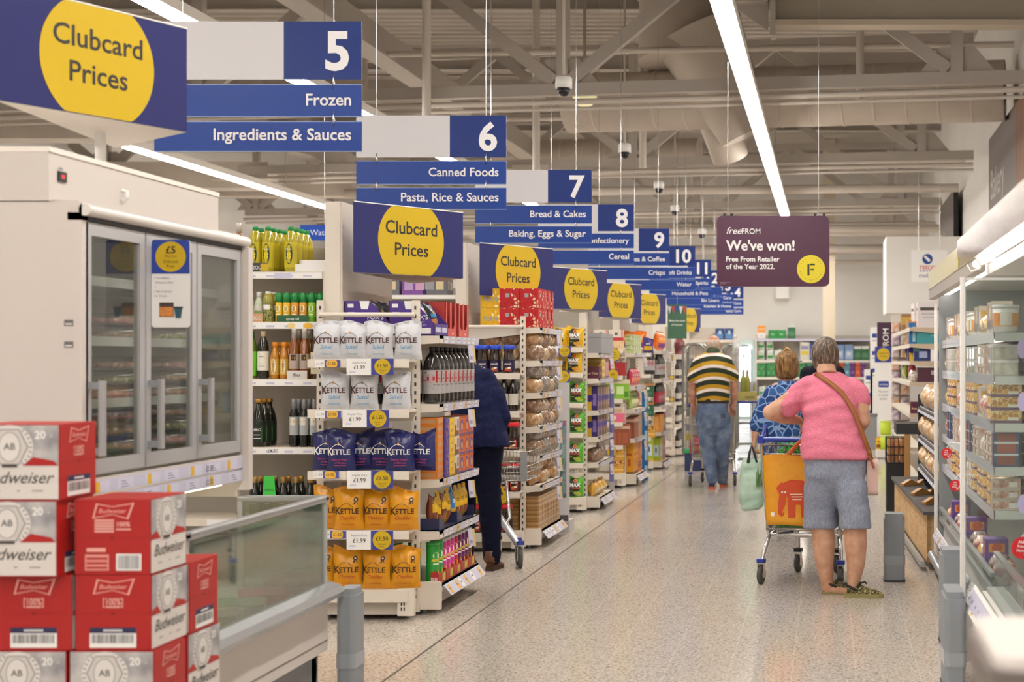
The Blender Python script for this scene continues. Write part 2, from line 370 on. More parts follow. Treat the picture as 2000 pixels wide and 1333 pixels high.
# white hanging boards in the roof
for i, (x0, x1, y0, y1, Y) in enumerate(((1000, 1452, 322, 341, 24.9),)):
    b = MB(); b.box(X_(x0, Y), X_(x1, Y), Y, Y + 0.1, Z_(y1, Y), Z_(y0, Y), PALE); tag(b.build('cable_tray'), 'pale flat cable tray under the second truss', 'tray')
# ---------------------------------------------------------------- strip lamps
def lamp(x, y0, y1, lab, z=4.2, w=0.13):
    t = empty('ceiling_light', (x, y0, z), lab, 'lamp', 'strip lamps in rows')
    MB().box(-w / 2 - 0.02, w / 2 + 0.02, 0, y1 - y0, 0.03, 0.12, WHITE).build('housing', t)
    MB().box(-w / 2, w / 2, 0, y1 - y0, 0, 0.03, M('#fff8ef', 0.5, emit=LAMP)).build('diffuser', t)
    for q in (0.3, 0.7):
        MB().tube([(0, (y1 - y0) * q, 0.1), (0, (y1 - y0) * q, 2.6)], 0.006, STEEL, 5).build('wire', t)
lamp(-0.815, -11.5, 38.5, 'long bright strip lamp over the main aisle, ending above the purple sign')
lamp(-5.15, -11.5, 38.5, 'long strip lamp glimpsed between the blue aisle signs')
lamp(-8.9, 19.5, 38.5, 'long strip lamp running behind the big corner sign')
# a bright short run over the chilled cabinets
# domed cameras and the round pendant lamp
def camera_dome(x, y, Y, lab, rod=1.5):
    p = at(x, y, Y); t = empty('security_camera', p, lab, 'camera')
    b = MB(); b.lathe([(0.0, 0.03), (0.085, 0.03), (0.085, 0.13), (0.06, 0.15), (0, 0.15)], PAPER, n=20); b.build('housing', t)
    b = MB(); b.lathe([(0.0, -0.055), (0.04, -0.045), (0.062, -0.015), (0.068, 0.03)], M('#1a1c22', 0.08), n=16); b.build('dome', t)
    b = MB(); b.tube([(0, 0, 0.15), (0, 0, HZ + 0.06 - p.z)], 0.016, PALE, 6); b.build('rod', t)
camera_dome(1101, 178, 15.5, 'white dome camera under the nearest truss, largest of the cameras', 2.0)
camera_dome(1220, 302, 20.5, 'white dome camera under the second truss', 2.2)
camera_dome(1287, 372, 25.5, 'white dome camera hanging over aisle eight sign', 2.0)
camera_dome(1318, 416, 29.5, 'white dome camera hanging over aisle nine sign', 2.0)
camera_dome(1371, 461, 31.0, 'white dome camera on a rod over aisle ten sign', 2.2)
p = at(1142, 205, 19.0); t = empty('pendant_lamp', p, 'round dish lamp with yellowish bowl behind the nearest camera', 'lamp')
MB().lathe([(0.0, -0.02), (0.08, -0.01), (0.14, 0.05), (0.15, 0.1)], M('#e9dfb0', 0.3, emit=0.5), n=20).build('bowl', t)
MB().lathe([(0.155, 0.1), (0.155, 0.125), (0.02, 0.14), (0.02, 2.0)], PALE, n=20).build('cap', t)

# ================================================================ hanging signs
def aisle_sign(n, xr, Y, rows, nm, zt=3.19, w=1.033):
    x1 = X_(xr, Y); t = empty('aisle_sign', (x1, Y, zt), 'blue and white hanging aisle sign numbered ' + nm, 'sign')
    U, V = XA, ZA; T = M('#e8e7ea', 0.4); BW = M('#cfced2', 0.4, spec=0.3); SB = M('#23428f', 0.35, spec=0.3); EDGE = M('#8fa2cf', 0.4); DB = M('#1a3276', 0.35, spec=0.3)
    b = MB(); b.box(-w, -0.376 * w, -0.004, 0.004, -0.289, 0, BW); b.box(-0.376 * w, 0, -0.004, 0.004, -0.289, 0, DB)
    b.text(n, Vector((0, -0.005, 0)), U, V, -0.062, -0.238, 0.187, T, 'r', 0.028); b.build('number_panel', t)
    for k, (za, zb) in enumerate(((-0.476, -0.313), (-0.649, -0.497))):
        b = MB(); b.box(-w, 0, -0.004, 0.004, za, zb, SB)
        b.box(-w, 0, -0.0045, 0.0045, zb - 0.004, zb, EDGE); b.box(-w, 0, -0.0045, 0.0045, za, za + 0.004, EDGE)
        if rows[k]: b.text(rows[k], Vector((0, -0.006, 0)), U, V, -0.052, za + 0.058, 0.058, T, 'r', 0.016)
        b.build('name_panel', t)
    for x in (-0.14, -w + 0.14):
        for za in (-0.301, -0.487): MB().tube([(x, -0.006, za + 0.035), (x, -0.012, za), (x, -0.006, za - 0.035), (x, 0.008, za)], 0.004, STEEL, 5, closed=True).build('hook', t)
        MB().tube([(x, 0, -0.02), (x, 0, HZ + 0.06 - zt)], 0.0028, STEEL, 4).build('hanging_wire', t)
SG = [('5', 707, 7.65, ('Frozen', 'Ingredients & Sauces'), 'five, above the freezer'), ('6', 989, 10.58, ('Canned Foods', 'Pasta, Rice & Sauces'), 'six, canned foods'),
      ('7', 1156, 13.6, ('Bread & Cakes', 'Baking, Eggs & Sugar'), 'seven, bread and cakes'), ('8', 1238, 16.6, ('Confectionery', 'Cereal'), 'eight, confectionery and cereal'),
      ('9', 1307, 19.62, ('Tea & Coffee', 'Crisps'), 'nine, tea and crisps'), ('10', 1358, 22.65, ('Soft Drinks', 'Water'), 'ten, soft drinks and water'),
      ('11', 1389, 25.66, ('Spirits', 'Household & Pets'), 'eleven, spirits and household'), ('12', 1410, 28.68, ('', 'Bin Liners'), 'twelve, bin liners'),
      ('13', 1433, 31.7, ('Personal Care', 'Kitchen & Home'), 'thirteen, kitchen and home'), ('14', 1452, 34.7, ('Health Care', 'Baby Care'), 'fourteen, baby care')]
for a in SG: aisle_sign(*a)
# a sign of the next block of aisles, behind the oil shelf
t = empty('aisle_sign', (X_(690, 16), 16, Z_(440, 16)), 'blue sign with half hidden water lettering behind the oil shelf', 'sign')
b = MB(); b.box(-0.55, 0.5, -0.004, 0.004, -0.16, 0, M('#1f459c', 0.28)); b.text('Water', Vector((0, -0.006, 0)), XA, ZA, -0.45, -0.105, 0.058, M('#b9c2dc', 0.4), 'l', 0.014); b.build('name_panel', t)
MB().tube([(-0.3, 0, 0), (-0.3, 0, 4)], 0.003, STEEL, 4).build('hanging_wire', t)
# purple sign
Y = 14.0; x0, x1, z0, z1 = X_(1400, Y), X_(1620, Y), Z_(560, Y), Z_(421.5, Y); PUR = M('#4a1a3a', 0.3)
t = empty('hanging_sign', (x0, Y, z0), 'purple hanging award sign with a yellow roundel', 'sign')
w, h = x1 - x0, z1 - z0; px = Y / F
b = MB(); b.rbox(0, w, 0, 0.012, 0, h, 0.05, PUR, 'y'); T = PAPER; O = Vector((0, -0.001, 0))
def tx(s, x, y, hh, al='l', bold=0.03, shear=0, m=T, wm=None): b.text(s, O, XA, ZA, (x - 1400) * px, (560 - y) * px, hh * px, m, al, bold, 0.002, shear, wm)
tx('free', 1418, 457, 13, bold=0.004, shear=0.3, wm=31 * px); tx('FROM', 1449, 457, 10.5, bold=0.004, wm=36 * px)
tx("We've won!", 1418, 489, 19, bold=0.026, wm=151 * px); tx('Free From Retailer', 1418, 511, 9.5, bold=0.02, wm=122 * px); tx('of the Year 2022.', 1418, 525.5, 9.5, bold=0.02, wm=110 * px)
b.disc(O, XA, ZA, (1584 - 1400) * px, (560 - 526) * px, 27.5 * px, M('#e4d22a', 0.4), 0.002, 40)
for rr in (24, 20):                                                   # thin printed ring
    pass
for (xa, ya, ww, hh) in ((1577, 538.5, 4, 22), (1582, 518.5, 9.5, 3.2), (1583, 528.5, 7, 3)): b.quad(O, XA, ZA, (xa - 1400) * px, (560 - ya) * px, ww * px, hh * px, INK, 0.003)
for a in range(24):
    if a % 12 in (0, 11): continue
    g = R(a * 15); b.disc(O, XA, ZA, (1584 + 21.5 * math.cos(g) - 1400) * px, (560 - 526 + 21.5 * math.sin(g)) * px, 0.9 * px, M('#8d8218', 0.5), 0.003, 6)
for k in range(2): b.quad(O, XA, ZA, 6 * px, (8 - 3 * k) * px, (20 - 8 * k) * px, 0.8 * px, M('#8f6f83', 0.5), 0.002)
b.build('panel', t)
for xx in (0.07, 0.135, w - 0.13, w - 0.05):
    MB().box(xx - 0.012, xx + 0.012, -0.004, 0.016, h - 0.005, h + 0.02, BLACK).build('clip', t)
for xx in (0.1, w - 0.1): MB().tube([(xx, 0.006, h), (xx, 0.006, HZ - z0)], 0.003, STEEL, 4).build('hanging_wire', t)

# Clubcard headers: three-sided boards on the row ends
def header(P1, P2, P3, z0, z1, label, name='price_header', post=None):
    o = Vector((P1[0], P1[1], z0)); t = empty(name, o, label, 'sign')
    a, c, d = Vector((0, 0, 0)), Vector((P2[0] - P1[0], P2[1] - P1[1], 0)), Vector((P3[0] - P1[0], P3[1] - P1[1], 0)); H = z1 - z0
    def face(p, q, nm):
        L = (q - p).length; U = (q - p).normalized(); N = U.cross(ZA); b = MB()
        th = 0.006
        b.add([p, q, q + ZA * H, p + ZA * H, p - N * th, q - N * th, q - N * th + ZA * H, p - N * th + ZA * H], [(0, 1, 2, 3), (5, 4, 7, 6), (1, 5, 6, 2), (4, 0, 3, 7), (3, 2, 6, 7), (4, 5, 1, 0)], M('#2c3068', 0.3, spec=0.35))
        r = H * 0.612; m = H / 2; pts = []
        for i in range(72):
            g = 2 * math.pi * i / 72; pts.append((L * 0.51 + r * math.cos(g), max(0.002, min(H - 0.002, m + r * math.sin(g)))))
        b.poly(pts, p, U, ZA, YEL, 0.001)
        b.text('Clubcard', p, U, ZA, L * 0.51, m + 0.10 * H, 0.185 * H, INK, 'c', 0.012, 0.002, 0, r * 1.8)
        b.text('Prices', p, U, ZA, L * 0.51, m - 0.215 * H, 0.185 * H, INK, 'c', 0.012, 0.002, 0, r * 1.25)
        b.build(nm, t)
    face(a, c, 'printed_panel'); face(c, d, 'printed_panel')
    b = MB(); b.add([a + Vector((0, 0, -0.002)), d + Vector((0, 0, -0.002)), c + Vector((0, 0, -0.002))], [(0, 1, 2)], M('#d9d2c9', 0.5))
    b.tube([a + ZA * H, c + ZA * H], 0.004, PAPER, 5); b.build('underside', t)
    if post:
        MB().tube([(post[0] - P1[0], post[1] - P1[1], 0), (post[0] - P1[0], post[1] - P1[1], post[2] - z0)], post[3], PAPER, 10).build('pole', t)
    return t
# ================================================================ freezer corner
PANE = clearglass('cabinet_glass', '#e6e8e4', 0.04, 0.03); PANE2 = clearglass('chest_glass', '#c6dacd', 0.30, 0.06); PANE3 = clearglass('partition_glass', '#f3f7f5', 0.05, 0.03)
FX, FY0, FY1 = -2.586, 5.32, 6.8
t = empty('glass_door_freezer', (FX, FY0, 0), 'tall cream freezer cabinet with three glass doors behind the beer cases', 'freezer'); L = FY1 - FY0
FRZ = M('#d0c8c2', 0.38); FIN = M('#8f8c86', 0.5)
b = MB(); b.box(-0.75, 0, 0, 0.045, 0.96, 2.05, FRZ); b.box(-0.75, -0.70, 0.0455, L - 0.031, 0.0, 2.05, FRZ); b.box(-0.75, -0.02, L - 0.03, L, 0.9, 2.05, FRZ); b.box(-0.72, -0.02, 0.02, L, 2.02, 2.06, FRZ)
b.box(-0.7, -0.42, 0, 0.045, 0, 0.96, FRZ); b.box(-0.70, -0.69, 0.04, L - 0.03, 1.05, 2.02, FIN); b.box(-0.7, 0.0, 0.04, L - 0.02, 1.055, 1.085, FRZ); b.build('body', t)
b = MB(); b.box(-0.75, -0.115, 0.0, L, 2.055, 2.241, FRZ); b.box(-0.76, -0.11, -0.002, L + 0.002, 2.225, 2.243, M('#efe8df', 0.4))
e = b.build('top_fascia', t)
b = MB(); O = Vector((-0.114, 0, 0)); b.box(-0.115, -0.108, 0.06, 0.115, 2.13, 2.165, BLACK); b.quad(Vector((-0.1078, 0, 0)), YA, ZA, 0.08, 2.142, 0.018, 0.012, M('#e2262b', 0.3, emit=1.5), 0.0); b.quad(O, YA, ZA, 0.065, 2.172, 0.03, 0.008, GREY, 0.001); tag(b.build('temperature_display', e), 'black display with red digit')
b = MB(); b.tube([(-0.114, 0.55, 2.15), (-0.095, 0.55, 2.145), (-0.095, 0.55, 2.12), (-0.114, 0.55, 2.11)], 0.008, PAPER, 6); b.build('hook', e)
b = MB(); b.tube([(0.01, 0.0, 2.025), (0.01, L, 2.025)], 0.022, M('#dcd7d2', 0.25), 10); b.box(-0.05, 0.0, 0, L, 1.988, 2.015, BLACK); b.build('door_head_rail', t)
b = MB(); b.box(-0.02, 0.03, L - 0.03, L + 0.02, 0.93, 2.0, FRZ); b.build('corner_post', t)
b = MB()
for z in (1.62, 1.545): 
    b.quad(Vector((-0.04, -0.002, z)), XA, ZA, -0.02, 0, 0.032, 0.022, M('#6e6a68', 0.5), 0.0)
    b.quad(Vector((-0.04, -0.002, z)), XA, ZA, -0.016, 0.005, 0.024, 0.004, PAPER, 0.001)
b.build('rating_plate', t)
DF = M('#b5b5b8', 0.35, 0.2)
for i in range(3):
    y0 = 0.03 + i * (L - 0.06) / 3; y1 = y0 + (L - 0.06) / 3 - 0.012; b = MB()
    for (a0, a1, c0, c1) in ((y0, y0 + 0.04, 1.10, 1.985), (y1 - 0.04, y1, 1.10, 1.985), (y0 + 0.04, y1 - 0.04, 1.10, 1.15), (y0 + 0.04, y1 - 0.04, 1.94, 1.985)): b.box(-0.025, 0.0, a0, a1, c0, c1, DF)
    d = b.build('door', t)
    MB().box(-0.05, -0.04, y0 + 0.01, y0 + 0.03, 1.16, 1.94, M('#fff6ea', 0.4, emit=3.0)).build('light_strip', d)
    MB().box(-0.016, -0.010, y0 + 0.04, y1 - 0.04, 1.15, 1.94, PANE).build('glass', d)
    b = MB(); hy = y0 + 0.022
    b.box(0.0, 0.05, hy - 0.012, hy + 0.012, 1.17, 1.195, GREY); b.box(0.0, 0.05, hy - 0.012, hy + 0.012, 1.40, 1.425, GREY); b.rbox(0.035, 0.058, hy - 0.013, hy + 0.013, 1.165, 1.43, 0.008, M('#a9a9ab', 0.3, 0.3)); b.build('handle', d)
for z in (1.33, 1.56, 1.78):
    b = MB(); b.box(-0.66, -0.10, 0.05, L - 0.04, z, z + 0.012, M('#6a6c6c', 0.5)); b.box(-0.105, -0.095, 0.05, L - 0.04, z - 0.005, z + 0.03, M('#a9acac', 0.4)); b.build('shelf', t)
for k, z in enumerate((1.028, 0.972)):
    b = MB(); b.box(-0.02, 0.004, 0.03, L - 0.01, z, z + 0.048, RAIL); O = Vector((0.0045, 0, z))
    for q in range(7):
        yy = 0.05 + q * 0.2 + 0.05 * rnd.random()
        b.quad(O, YA, ZA, yy, 0.004, 0.13, 0.04, M('#d9d6ea', 0.4), 0.0005)
        if (q + k) % 2 == 0: b.quad(O, YA, ZA, yy + 0.02, 0.005, 0.035, 0.038, RAILY, 0.001)
        else:
            for j in range(3): b.quad(O, YA, ZA, yy + 0.03, 0.01 + 0.01 * j, 0.06 - 0.012 * j, 0.003, M('#77749a', 0.5), 0.001)
    b.text('£2.50', O, YA, ZA, 1.05, 0.012, 0.022, M('#4a4763', 0.5), off=0.0015); b.build('price_rail', t)
b = MB(); b.box(-0.09, -0.06, 0.1, L - 0.1, 0.955, 0.968, M('#fff6d8', 0.4, emit=5.0)); b.build('shelf_light', t)
# things behind the doors
PLATE = M('#2c2d2f', 0.4); WRAP = clearglass('cling_film', '#ffffff', 0.10, 0.04)
def pizza(kind):
    t = empty('frozen_pizza', (0, 0, 0), 'x', 'frozen food', 'frozen food behind the freezer doors')
    c = {'ham': ['#c58a6a', '#d9b38c', '#a85a44', '#e4cfa4'], 'green': ['#7f9a3a', '#c9b56d', '#566f2a', '#d8c99a'], 'brown': ['#8a5a38', '#b98f5e', '#6b4026', '#d6b98d'], 'pink': ['#d98a92', '#c66d77', '#e3b1a8', '#b3565f']}[kind]
    MB().lathe([(0.0, 0), (0.135, 0.0), (0.14, 0.012), (0.0, 0.012)], PLATE, n=28).build('tray', t)
    MB().lathe([(0.13, 0.013), (0.132, 0.03), (0.118, 0.036), (0.06, 0.04), (0, 0.043)], noisy('pizza_' + kind, c, 30, 0.6, stops=[0.3, 0.45, 0.55, 0.7]), n=28).build('topping', t)
    MB().lathe([(0.142, 0.013), (0.14, 0.045), (0.10, 0.056), (0, 0.058)], WRAP, n=28).build('film', t)
    return t
PZ = {}
def put_pizza(kind, x, y, z, lab):
    if kind not in PZ: PZ[kind] = o = pizza(kind); o['label'] = lab; o.location = (x, y, z)
    else: dup(PZ[kind], (x, y, z), (0, 0, rnd.random() * 6), lab)
for d in range(3):
    yc = FY0 + 0.03 + (L - 0.06) / 3 * (d + 0.5)
    for li, (z, n) in enumerate(((1.085, 4), (1.342, 3), (1.572, 2))):
        for q in range(n):
            k = ('brown', 'ham', 'green', 'pink')[(d * 2 + li + q * 3) % 4]
            put_pizza(k, FX - 0.26, yc, z + q * 0.0585, '%s frozen pizza, %s up on the %s shelf behind the %s door' % ({'ham': 'ham topped', 'green': 'green vegetable', 'brown': 'brown crusted', 'pink': 'pink topped'}[k], ORD[q], ('lowest', 'second lowest', 'third')[li], ('near', 'middle', 'far')[d]))
# offer flag on the door
t = empty('offer_poster', (FX + 0.004, 5.86, 1.5), 'blue and white offer flag with yellow roundel standing out from the freezer door', 'poster')
b = MB(); pw = 0.146; ph = 0.335; z0 = Z_(640, 5.86) - 1.5
b.rbox(0, pw, 0, 0.003, z0, z0 + ph, 0.012, PAPER, 'y'); O = Vector((0, -0.0005, z0))
b.poly(rrect(0, pw, 0.205, ph, 0.012, 4)[:10] + [(0, 0.205), (pw, 0.205)], O, XA, ZA, M('#27429a', 0.35), 0.0005)
b.disc(O, XA, ZA, pw / 2, 0.270, 0.058, YEL, 0.001, 36)
b.text('£5', O, XA, ZA, pw / 2, 0.283, 0.027, INK, 'c', 0.02, 0.0015); b.text('Meal Deal', O, XA, ZA, pw / 2, 0.268, 0.008, INK, 'c', 0, 0.0015); b.text('Clubcard', O, XA, ZA, pw / 2, 0.246, 0.011, INK, 'c', 0, 0.0015); b.text('Price', O, XA, ZA, pw / 2, 0.229, 0.011, INK, 'c', 0, 0.0015)
for k, s in enumerate(("1 Goodfella's", 'Takeaway Pizza', '+', "1 Ben & Jerry's", 'Ice Cream')): b.text(s, O, XA, ZA, 0.012, 0.185 - 0.017 * k, 0.008, M('#55565c', 0.5), 'l', 0, 0.001)
b.quad(O, XA, ZA, 0.03, 0.04, 0.055, 0.055, M('#4a3a36', 0.5), 0.001); b.quad(O, XA, ZA, 0.032, 0.042, 0.051, 0.036, noisy('printed_pizza', ['#c4622c', '#e09a4c', '#a33f20'], 120), 0.0014)
b.poly([(0.092, 0.035), (0.112, 0.035), (0.118, 0.075), (0.086, 0.075)], O, XA, ZA, M('#2f5a6d', 0.5), 0.001); b.quad(O, XA, ZA, 0.084, 0.073, 0.036, 0.006, INK, 0.0014)
b.build('printed_card', t)
# chest in front of the cabinet
CX1, CY0 = -2.217, 5.30
t = empty('chest_freezer', (FX, CY0, 0), 'low cream chest freezer with glass front and chrome bumper under the glass doors', 'freezer'); L = FY1 - CY0; w = CX1 - FX
b = MB(); b.box(-0.28, w, 0, L, 0.22, 0.45, FRZ); b.box(-0.28, w + 0.002, -0.002, L + 0.002, 0.262, 0.267, M('#6f6a64', 0.5)); b.box(-0.28, -0.26, 0, L, 0.45, 1.0, M('#e6dcc0', 0.45)); b.build('body', t)
b = MB(); b.box(-0.25, w - 0.03, 0.04, L - 0.04, 0.04, 0.22, M('#7d7f82', 0.4, 0.3)); b.build('kick_plate', t)
b = MB(); b.rbox(w - 0.028, w + 0.006, 0, L, 0.875, 0.905, 0.01, ALU, 'y'); b.rbox(-0.02, w + 0.006, L - 0.03, L, 0.875, 0.905, 0.01, ALU, 'x'); b.rbox(-0.02, w + 0.006, 0, 0.03, 0.875, 0.905, 0.01, ALU, 'x')
for (x, y) in ((w - 0.022, L - 0.03), (w - 0.022, 0.0), (-0.02, L - 0.03)): b.box(x, x + 0.022, y, y + 0.026, 0.48, 0.88, M('#b9bab9', 0.35, 0.4))
b.build('glass_frame', t)
b = MB(); b.box(w - 0.015, w - 0.008, 0.026, L - 0.03, 0.5, 0.877, PANE2); b.box(0.0, w - 0.02, L - 0.018, L - 0.011, 0.5, 0.877, PANE2); b.build('glass', t)
b = MB(); pr = [(w - 0.03, 0.45), (w + 0.045, 0.45), (w + 0.06, 0.475), (w + 0.045, 0.5), (w, 0.515), (w - 0.03, 0.515)]
b.prism(pr, -0.02, L + 0.05, 'y', M('#b5b8bb', 0.25, 0.6), False); b.box(-0.02, w, L, L + 0.04, 0.46, 0.51, ALU); b.build('bumper_rail', t)
b = MB(); b.box(w - 0.08, w - 0.03, L - 0.12, L - 0.06, 0, 0.2, DARK); b.box(w - 0.08, w - 0.03, 0.1, 0.16, 0, 0.2, DARK); b.build('leg', t)
def bumper_block(x, y, w, d, h, lab, rz=0.0):
    t = empty('bumper_post', (x, y, 0), lab, 'bumper', None, rz); G = M('#8a9096', 0.5)
    b = MB(); b.rbox(-w / 2, w / 2, 0, d, 0.01, h - 0.03, 0.025, G); b.rbox(-w / 2 + 0.008, w / 2 - 0.008, 0.008, d - 0.008, h - 0.03, h, 0.02, G); b.build('body', t)
    b = MB(); b.rbox(-w / 2 - 0.003, w / 2 + 0.003, -0.003, d + 0.003, h * 0.25, h * 0.39, 0.025, M('#9aa0a6', 0.15)); b.build('band', t)
    b = MB(); b.rbox(-w / 2 - 0.004, w / 2 + 0.004, -0.004, d + 0.004, 0, 0.012, 0.025, DARK); b.build('foot', t)
    return t
bumper_block(-2.165, 6.88, 0.085, 0.16, 0.475, 'slim grey bumper post at the end of the chest freezer')
# frozen bags in the chest
for i in range(5):
    b = MB(); b.rbox(-0.1, 0.1, -0.12, 0.12, 0, 0.06, 0.03, M(['#d9dde2', '#3f6fae', '#c9b38a', '#5c8f4c', '#b3403c'][i], 0.3)); o = b.build('frozen_bag', None, (-2.42, 5.5 + i * 0.27, 0.45 + 0.0), 0.1 * i); tag(o, '%s bag of frozen food lying in the chest freezer' % ['white', 'blue', 'tan', 'green', 'red'][i], 'frozen food', 'frozen bags in the chest')
# price flag at the cabinet's far corner
b = MB(); b.box(0, 0.035, 0, 0.003, 0, 0.30, M('#3a3f8f', 0.4)); b.disc(Vector((0, -0.0005, 0)), XA, ZA, 0.010, 0.17, 0.085, YEL, 0.0006, 30, 0.085); 
b = MB(); b.box(0, 0.03, 0, 0.003, 0, 0.24, M('#3a3f8f', 0.4)); b.poly([(0.002, 0.09), (0.02, 0.075), (0.028, 0.13), (0.02, 0.19), (0.002, 0.175)], Vector((0, -0.0005, 0)), XA, ZA, YEL, 0.0006)
tag(b.build('price_flag', None, (-2.585, FY1 + 0.022, Z_(872, 6.82))), 'thin blue and yellow price flag on the far corner of the freezer', 'price tag')
header((-2.90, 5.34), (-2.548, 6.10), (-3.04, 6.55), 2.41, 2.82, 'big tilted blue club price board with yellow circle on a pole above the freezer', post=(-2.90, 6.12, 2.242, 0.022))

# ---------------------------------------------------------------- beer cases
BR = M('#aa1a19', 0.45); BW = M('#d9d3ce', 0.45); BG = M('#8f8c8b', 0.5); BD = M('#4a4645', 0.5); BP = M('#e8a9a0', 0.5)
CA, CB, CH = 0.262, 0.234, 0.2325
def white_face(b, O, U, w):
    V = ZA; h = CH
    grad = noisy_ray
    b.quad(O, U, V, 0.003, 0.003, w - 0.006, h - 0.006, BW, 0.0008); b.quad(O, U, V, 0.003, 0.105, w - 0.006, h - 0.108, grad, 0.0012)
    cx, cy = w * 0.42, h * 0.70
    b.disc(O, U, V, cx, cy, 0.072, M('#dcd8d4', 0.45), 0.0016, 36, 0.068)
    for k in range(28):
        g = 2 * math.pi * k / 28; c, s = math.cos(g), math.sin(g)
        p = Vector((c, s)); q = Vector((-s, c))
        y1, y2 = cy + 0.062 * s, cy + 0.075 * s
        if max(y1, y2) > h - 0.004 or min(y1, y2) < 0.1: continue
        b.poly([(cx + 0.06 * c - 0.003 * s, cy + 0.06 * s + 0.003 * c), (cx + 0.06 * c + 0.003 * s, cy + 0.06 * s - 0.003 * c), (cx + 0.074 * c + 0.002 * s, cy + 0.074 * s - 0.002 * c)], O, U, V, BG, 0.002)
    hx = [(0.058, 0.0), (0.03, 0.055), (-0.03, 0.055), (-0.058, 0.0), (-0.03, -0.055), (0.03, -0.055)]
    b.poly([(cx + p[0], cy + p[1]) for p in hx], O, U, V, BG, 0.0024); b.poly([(cx + p[0] * 0.92, cy + p[1] * 0.94) for p in hx], O, U, V, M('#cfcac6', 0.5), 0.0028)
    b.disc(O, U, V, cx, cy, 0.034, BG, 0.0032, 28, 0.046); b.disc(O, U, V, cx, cy, 0.0315, M('#dedad6', 0.5), 0.0036, 28, 0.0435)
    b.text('AB', O, U, V, cx, cy - 0.008, 0.020, BD, 'c', 0.01, 0.004); b.quad(O, U, V, cx - 0.024, cy - 0.062, 0.048, 0.009, BD, 0.0034)
    for s in (-1, 1):
        b.poly([(cx + s * 0.040, 0.106), (min(w - 0.004, max(0.004, cx + s * 0.15)), 0.106), (min(w - 0.004, max(0.004, cx + s * 0.135)), 0.120), (cx + s * 0.072, 0.132)], O, U, V, BR, 0.002) if s > 0 else b.poly([(max(0.004, cx - 0.15), 0.106), (cx - 0.040, 0.106), (cx - 0.072, 0.132), (max(0.004, cx - 0.135), 0.120)], O, U, V, BR, 0.002)
    b.text('20', O, U, V, w - 0.075, h - 0.044, 0.024, PAPER, 'l', 0.02, 0.003); b.text('x', O, U, V, w - 0.028, h - 0.040, 0.012, M('#c9c5c2', 0.5), 'l', 0.0, 0.003)
    b.text('Budweiser', O, U, V, w * 0.5, 0.052, 0.036, BD, 'c', 0.004, 0.002, 0.38, w * 0.92)
    for (a, c) in ((0.2, 0.11), (0.5, 0.04), (0.68, 0.13)): b.quad(O, U, V, w * a, 0.026, w * c, 0.005, M('#a8a29e', 0.5), 0.0015)
def red_face(b, O, U, w, kind):
    V = ZA; h = CH; cx = w / 2
    bt = [(-0.062, -0.024), (0.0, -0.012), (0.050, -0.026), (0.068, 0.026), (0.0, 0.014), (-0.050, 0.024)]
    cy = h * 0.845
    b.poly([(cx + p[0], cy + p[1]) for p in bt], O, U, V, BP, 0.001); b.poly([(cx + p[0] * 0.9, cy + p[1] * 0.82) for p in bt], O, U, V, BR, 0.0014)
    b.text('Budweiser', O, U, V, cx, cy - 0.0065, 0.014, BP, 'c', 0.006, 0.002, 0.3, 0.085)
    b.quad(O, U, V, 0.008, h * 0.49, w - 0.016, 0.0012, M('#8f1a19', 0.5), 0.001); b.poly([(cx - 0.008, h * 0.49), (cx, h * 0.475), (cx + 0.008, h * 0.49), (cx, h * 0.5)], O, U, V, M('#5c100f', 0.6), 0.0012)
    if kind:
        b.text('[100%]', O, U, V, cx, h * 0.60, 0.022, BP, 'c', 0.02, 0.001, 0, 0.062); b.quad(O, U, V, cx - 0.022, h * 0.565, 0.044, 0.005, BP, 0.001)
        x0, y0, bw, bh = cx - 0.072, 0.008, 0.144, 0.062
        b.quad(O, U, V, x0, y0, bw, bh, PAPER, 0.001); b.quad(O, U, V, x0, y0 + bh - 0.017, bw, 0.017, M('#27284f', 0.5), 0.0014); b.quad(O, U, V, cx - 0.03, y0 + bh - 0.011, 0.06, 0.005, PAPER, 0.0018)
        rr = random.Random(3); x = x0 + 0.006
        while x < x0 + bw - 0.008:
            ww = rr.choice((0.0012, 0.002, 0.003)); b.quad(O, U, V, x, y0 + 0.014, ww, 0.027, M('#3a3a44', 0.5), 0.0014); x += ww + rr.choice((0.0014, 0.0022, 0.003))
    else:
        for k in range(5): b.quad(O, U, V, cx - 0.055, h * 0.56 + k * 0.0085, 0.06, 0.006, BP, 0.001)
        b.text('100%', O, U, V, cx + 0.035, h * 0.64, 0.014, BP, 'c', 0.03, 0.001, 0, 0.045); b.quad(O, U, V, cx + 0.012, h * 0.59, 0.045, 0.005, BP, 0.001)
        b.quad(O, U, V, cx - 0.085, 0.012, 0.075, 0.05, M('#d98d85', 0.5), 0.001); b.quad(O, U, V, cx - 0.08, 0.07, 0.06, 0.012, BP, 0.001)
        for k in range(3): b.quad(O, U, V, cx - 0.08, 0.018 + 0.014 * k, 0.065, 0.006, BR, 0.0014)
        b.quad(O, U, V, cx + 0.012, 0.012, 0.078, 0.052, PAPER, 0.001); rr = random.Random(5); x = cx + 0.018
        while x < cx + 0.082: b.quad(O, U, V, x, 0.017, 0.0022, 0.042, M('#6d7079', 0.5), 0.0014); x += rr.choice((0.0036, 0.005))
noisy_ray = noisy('case_silver_print', ['#77757a', '#a9a7a9', '#d6d2ce'], 9, 0.45, stretch=(1, 1, 1))
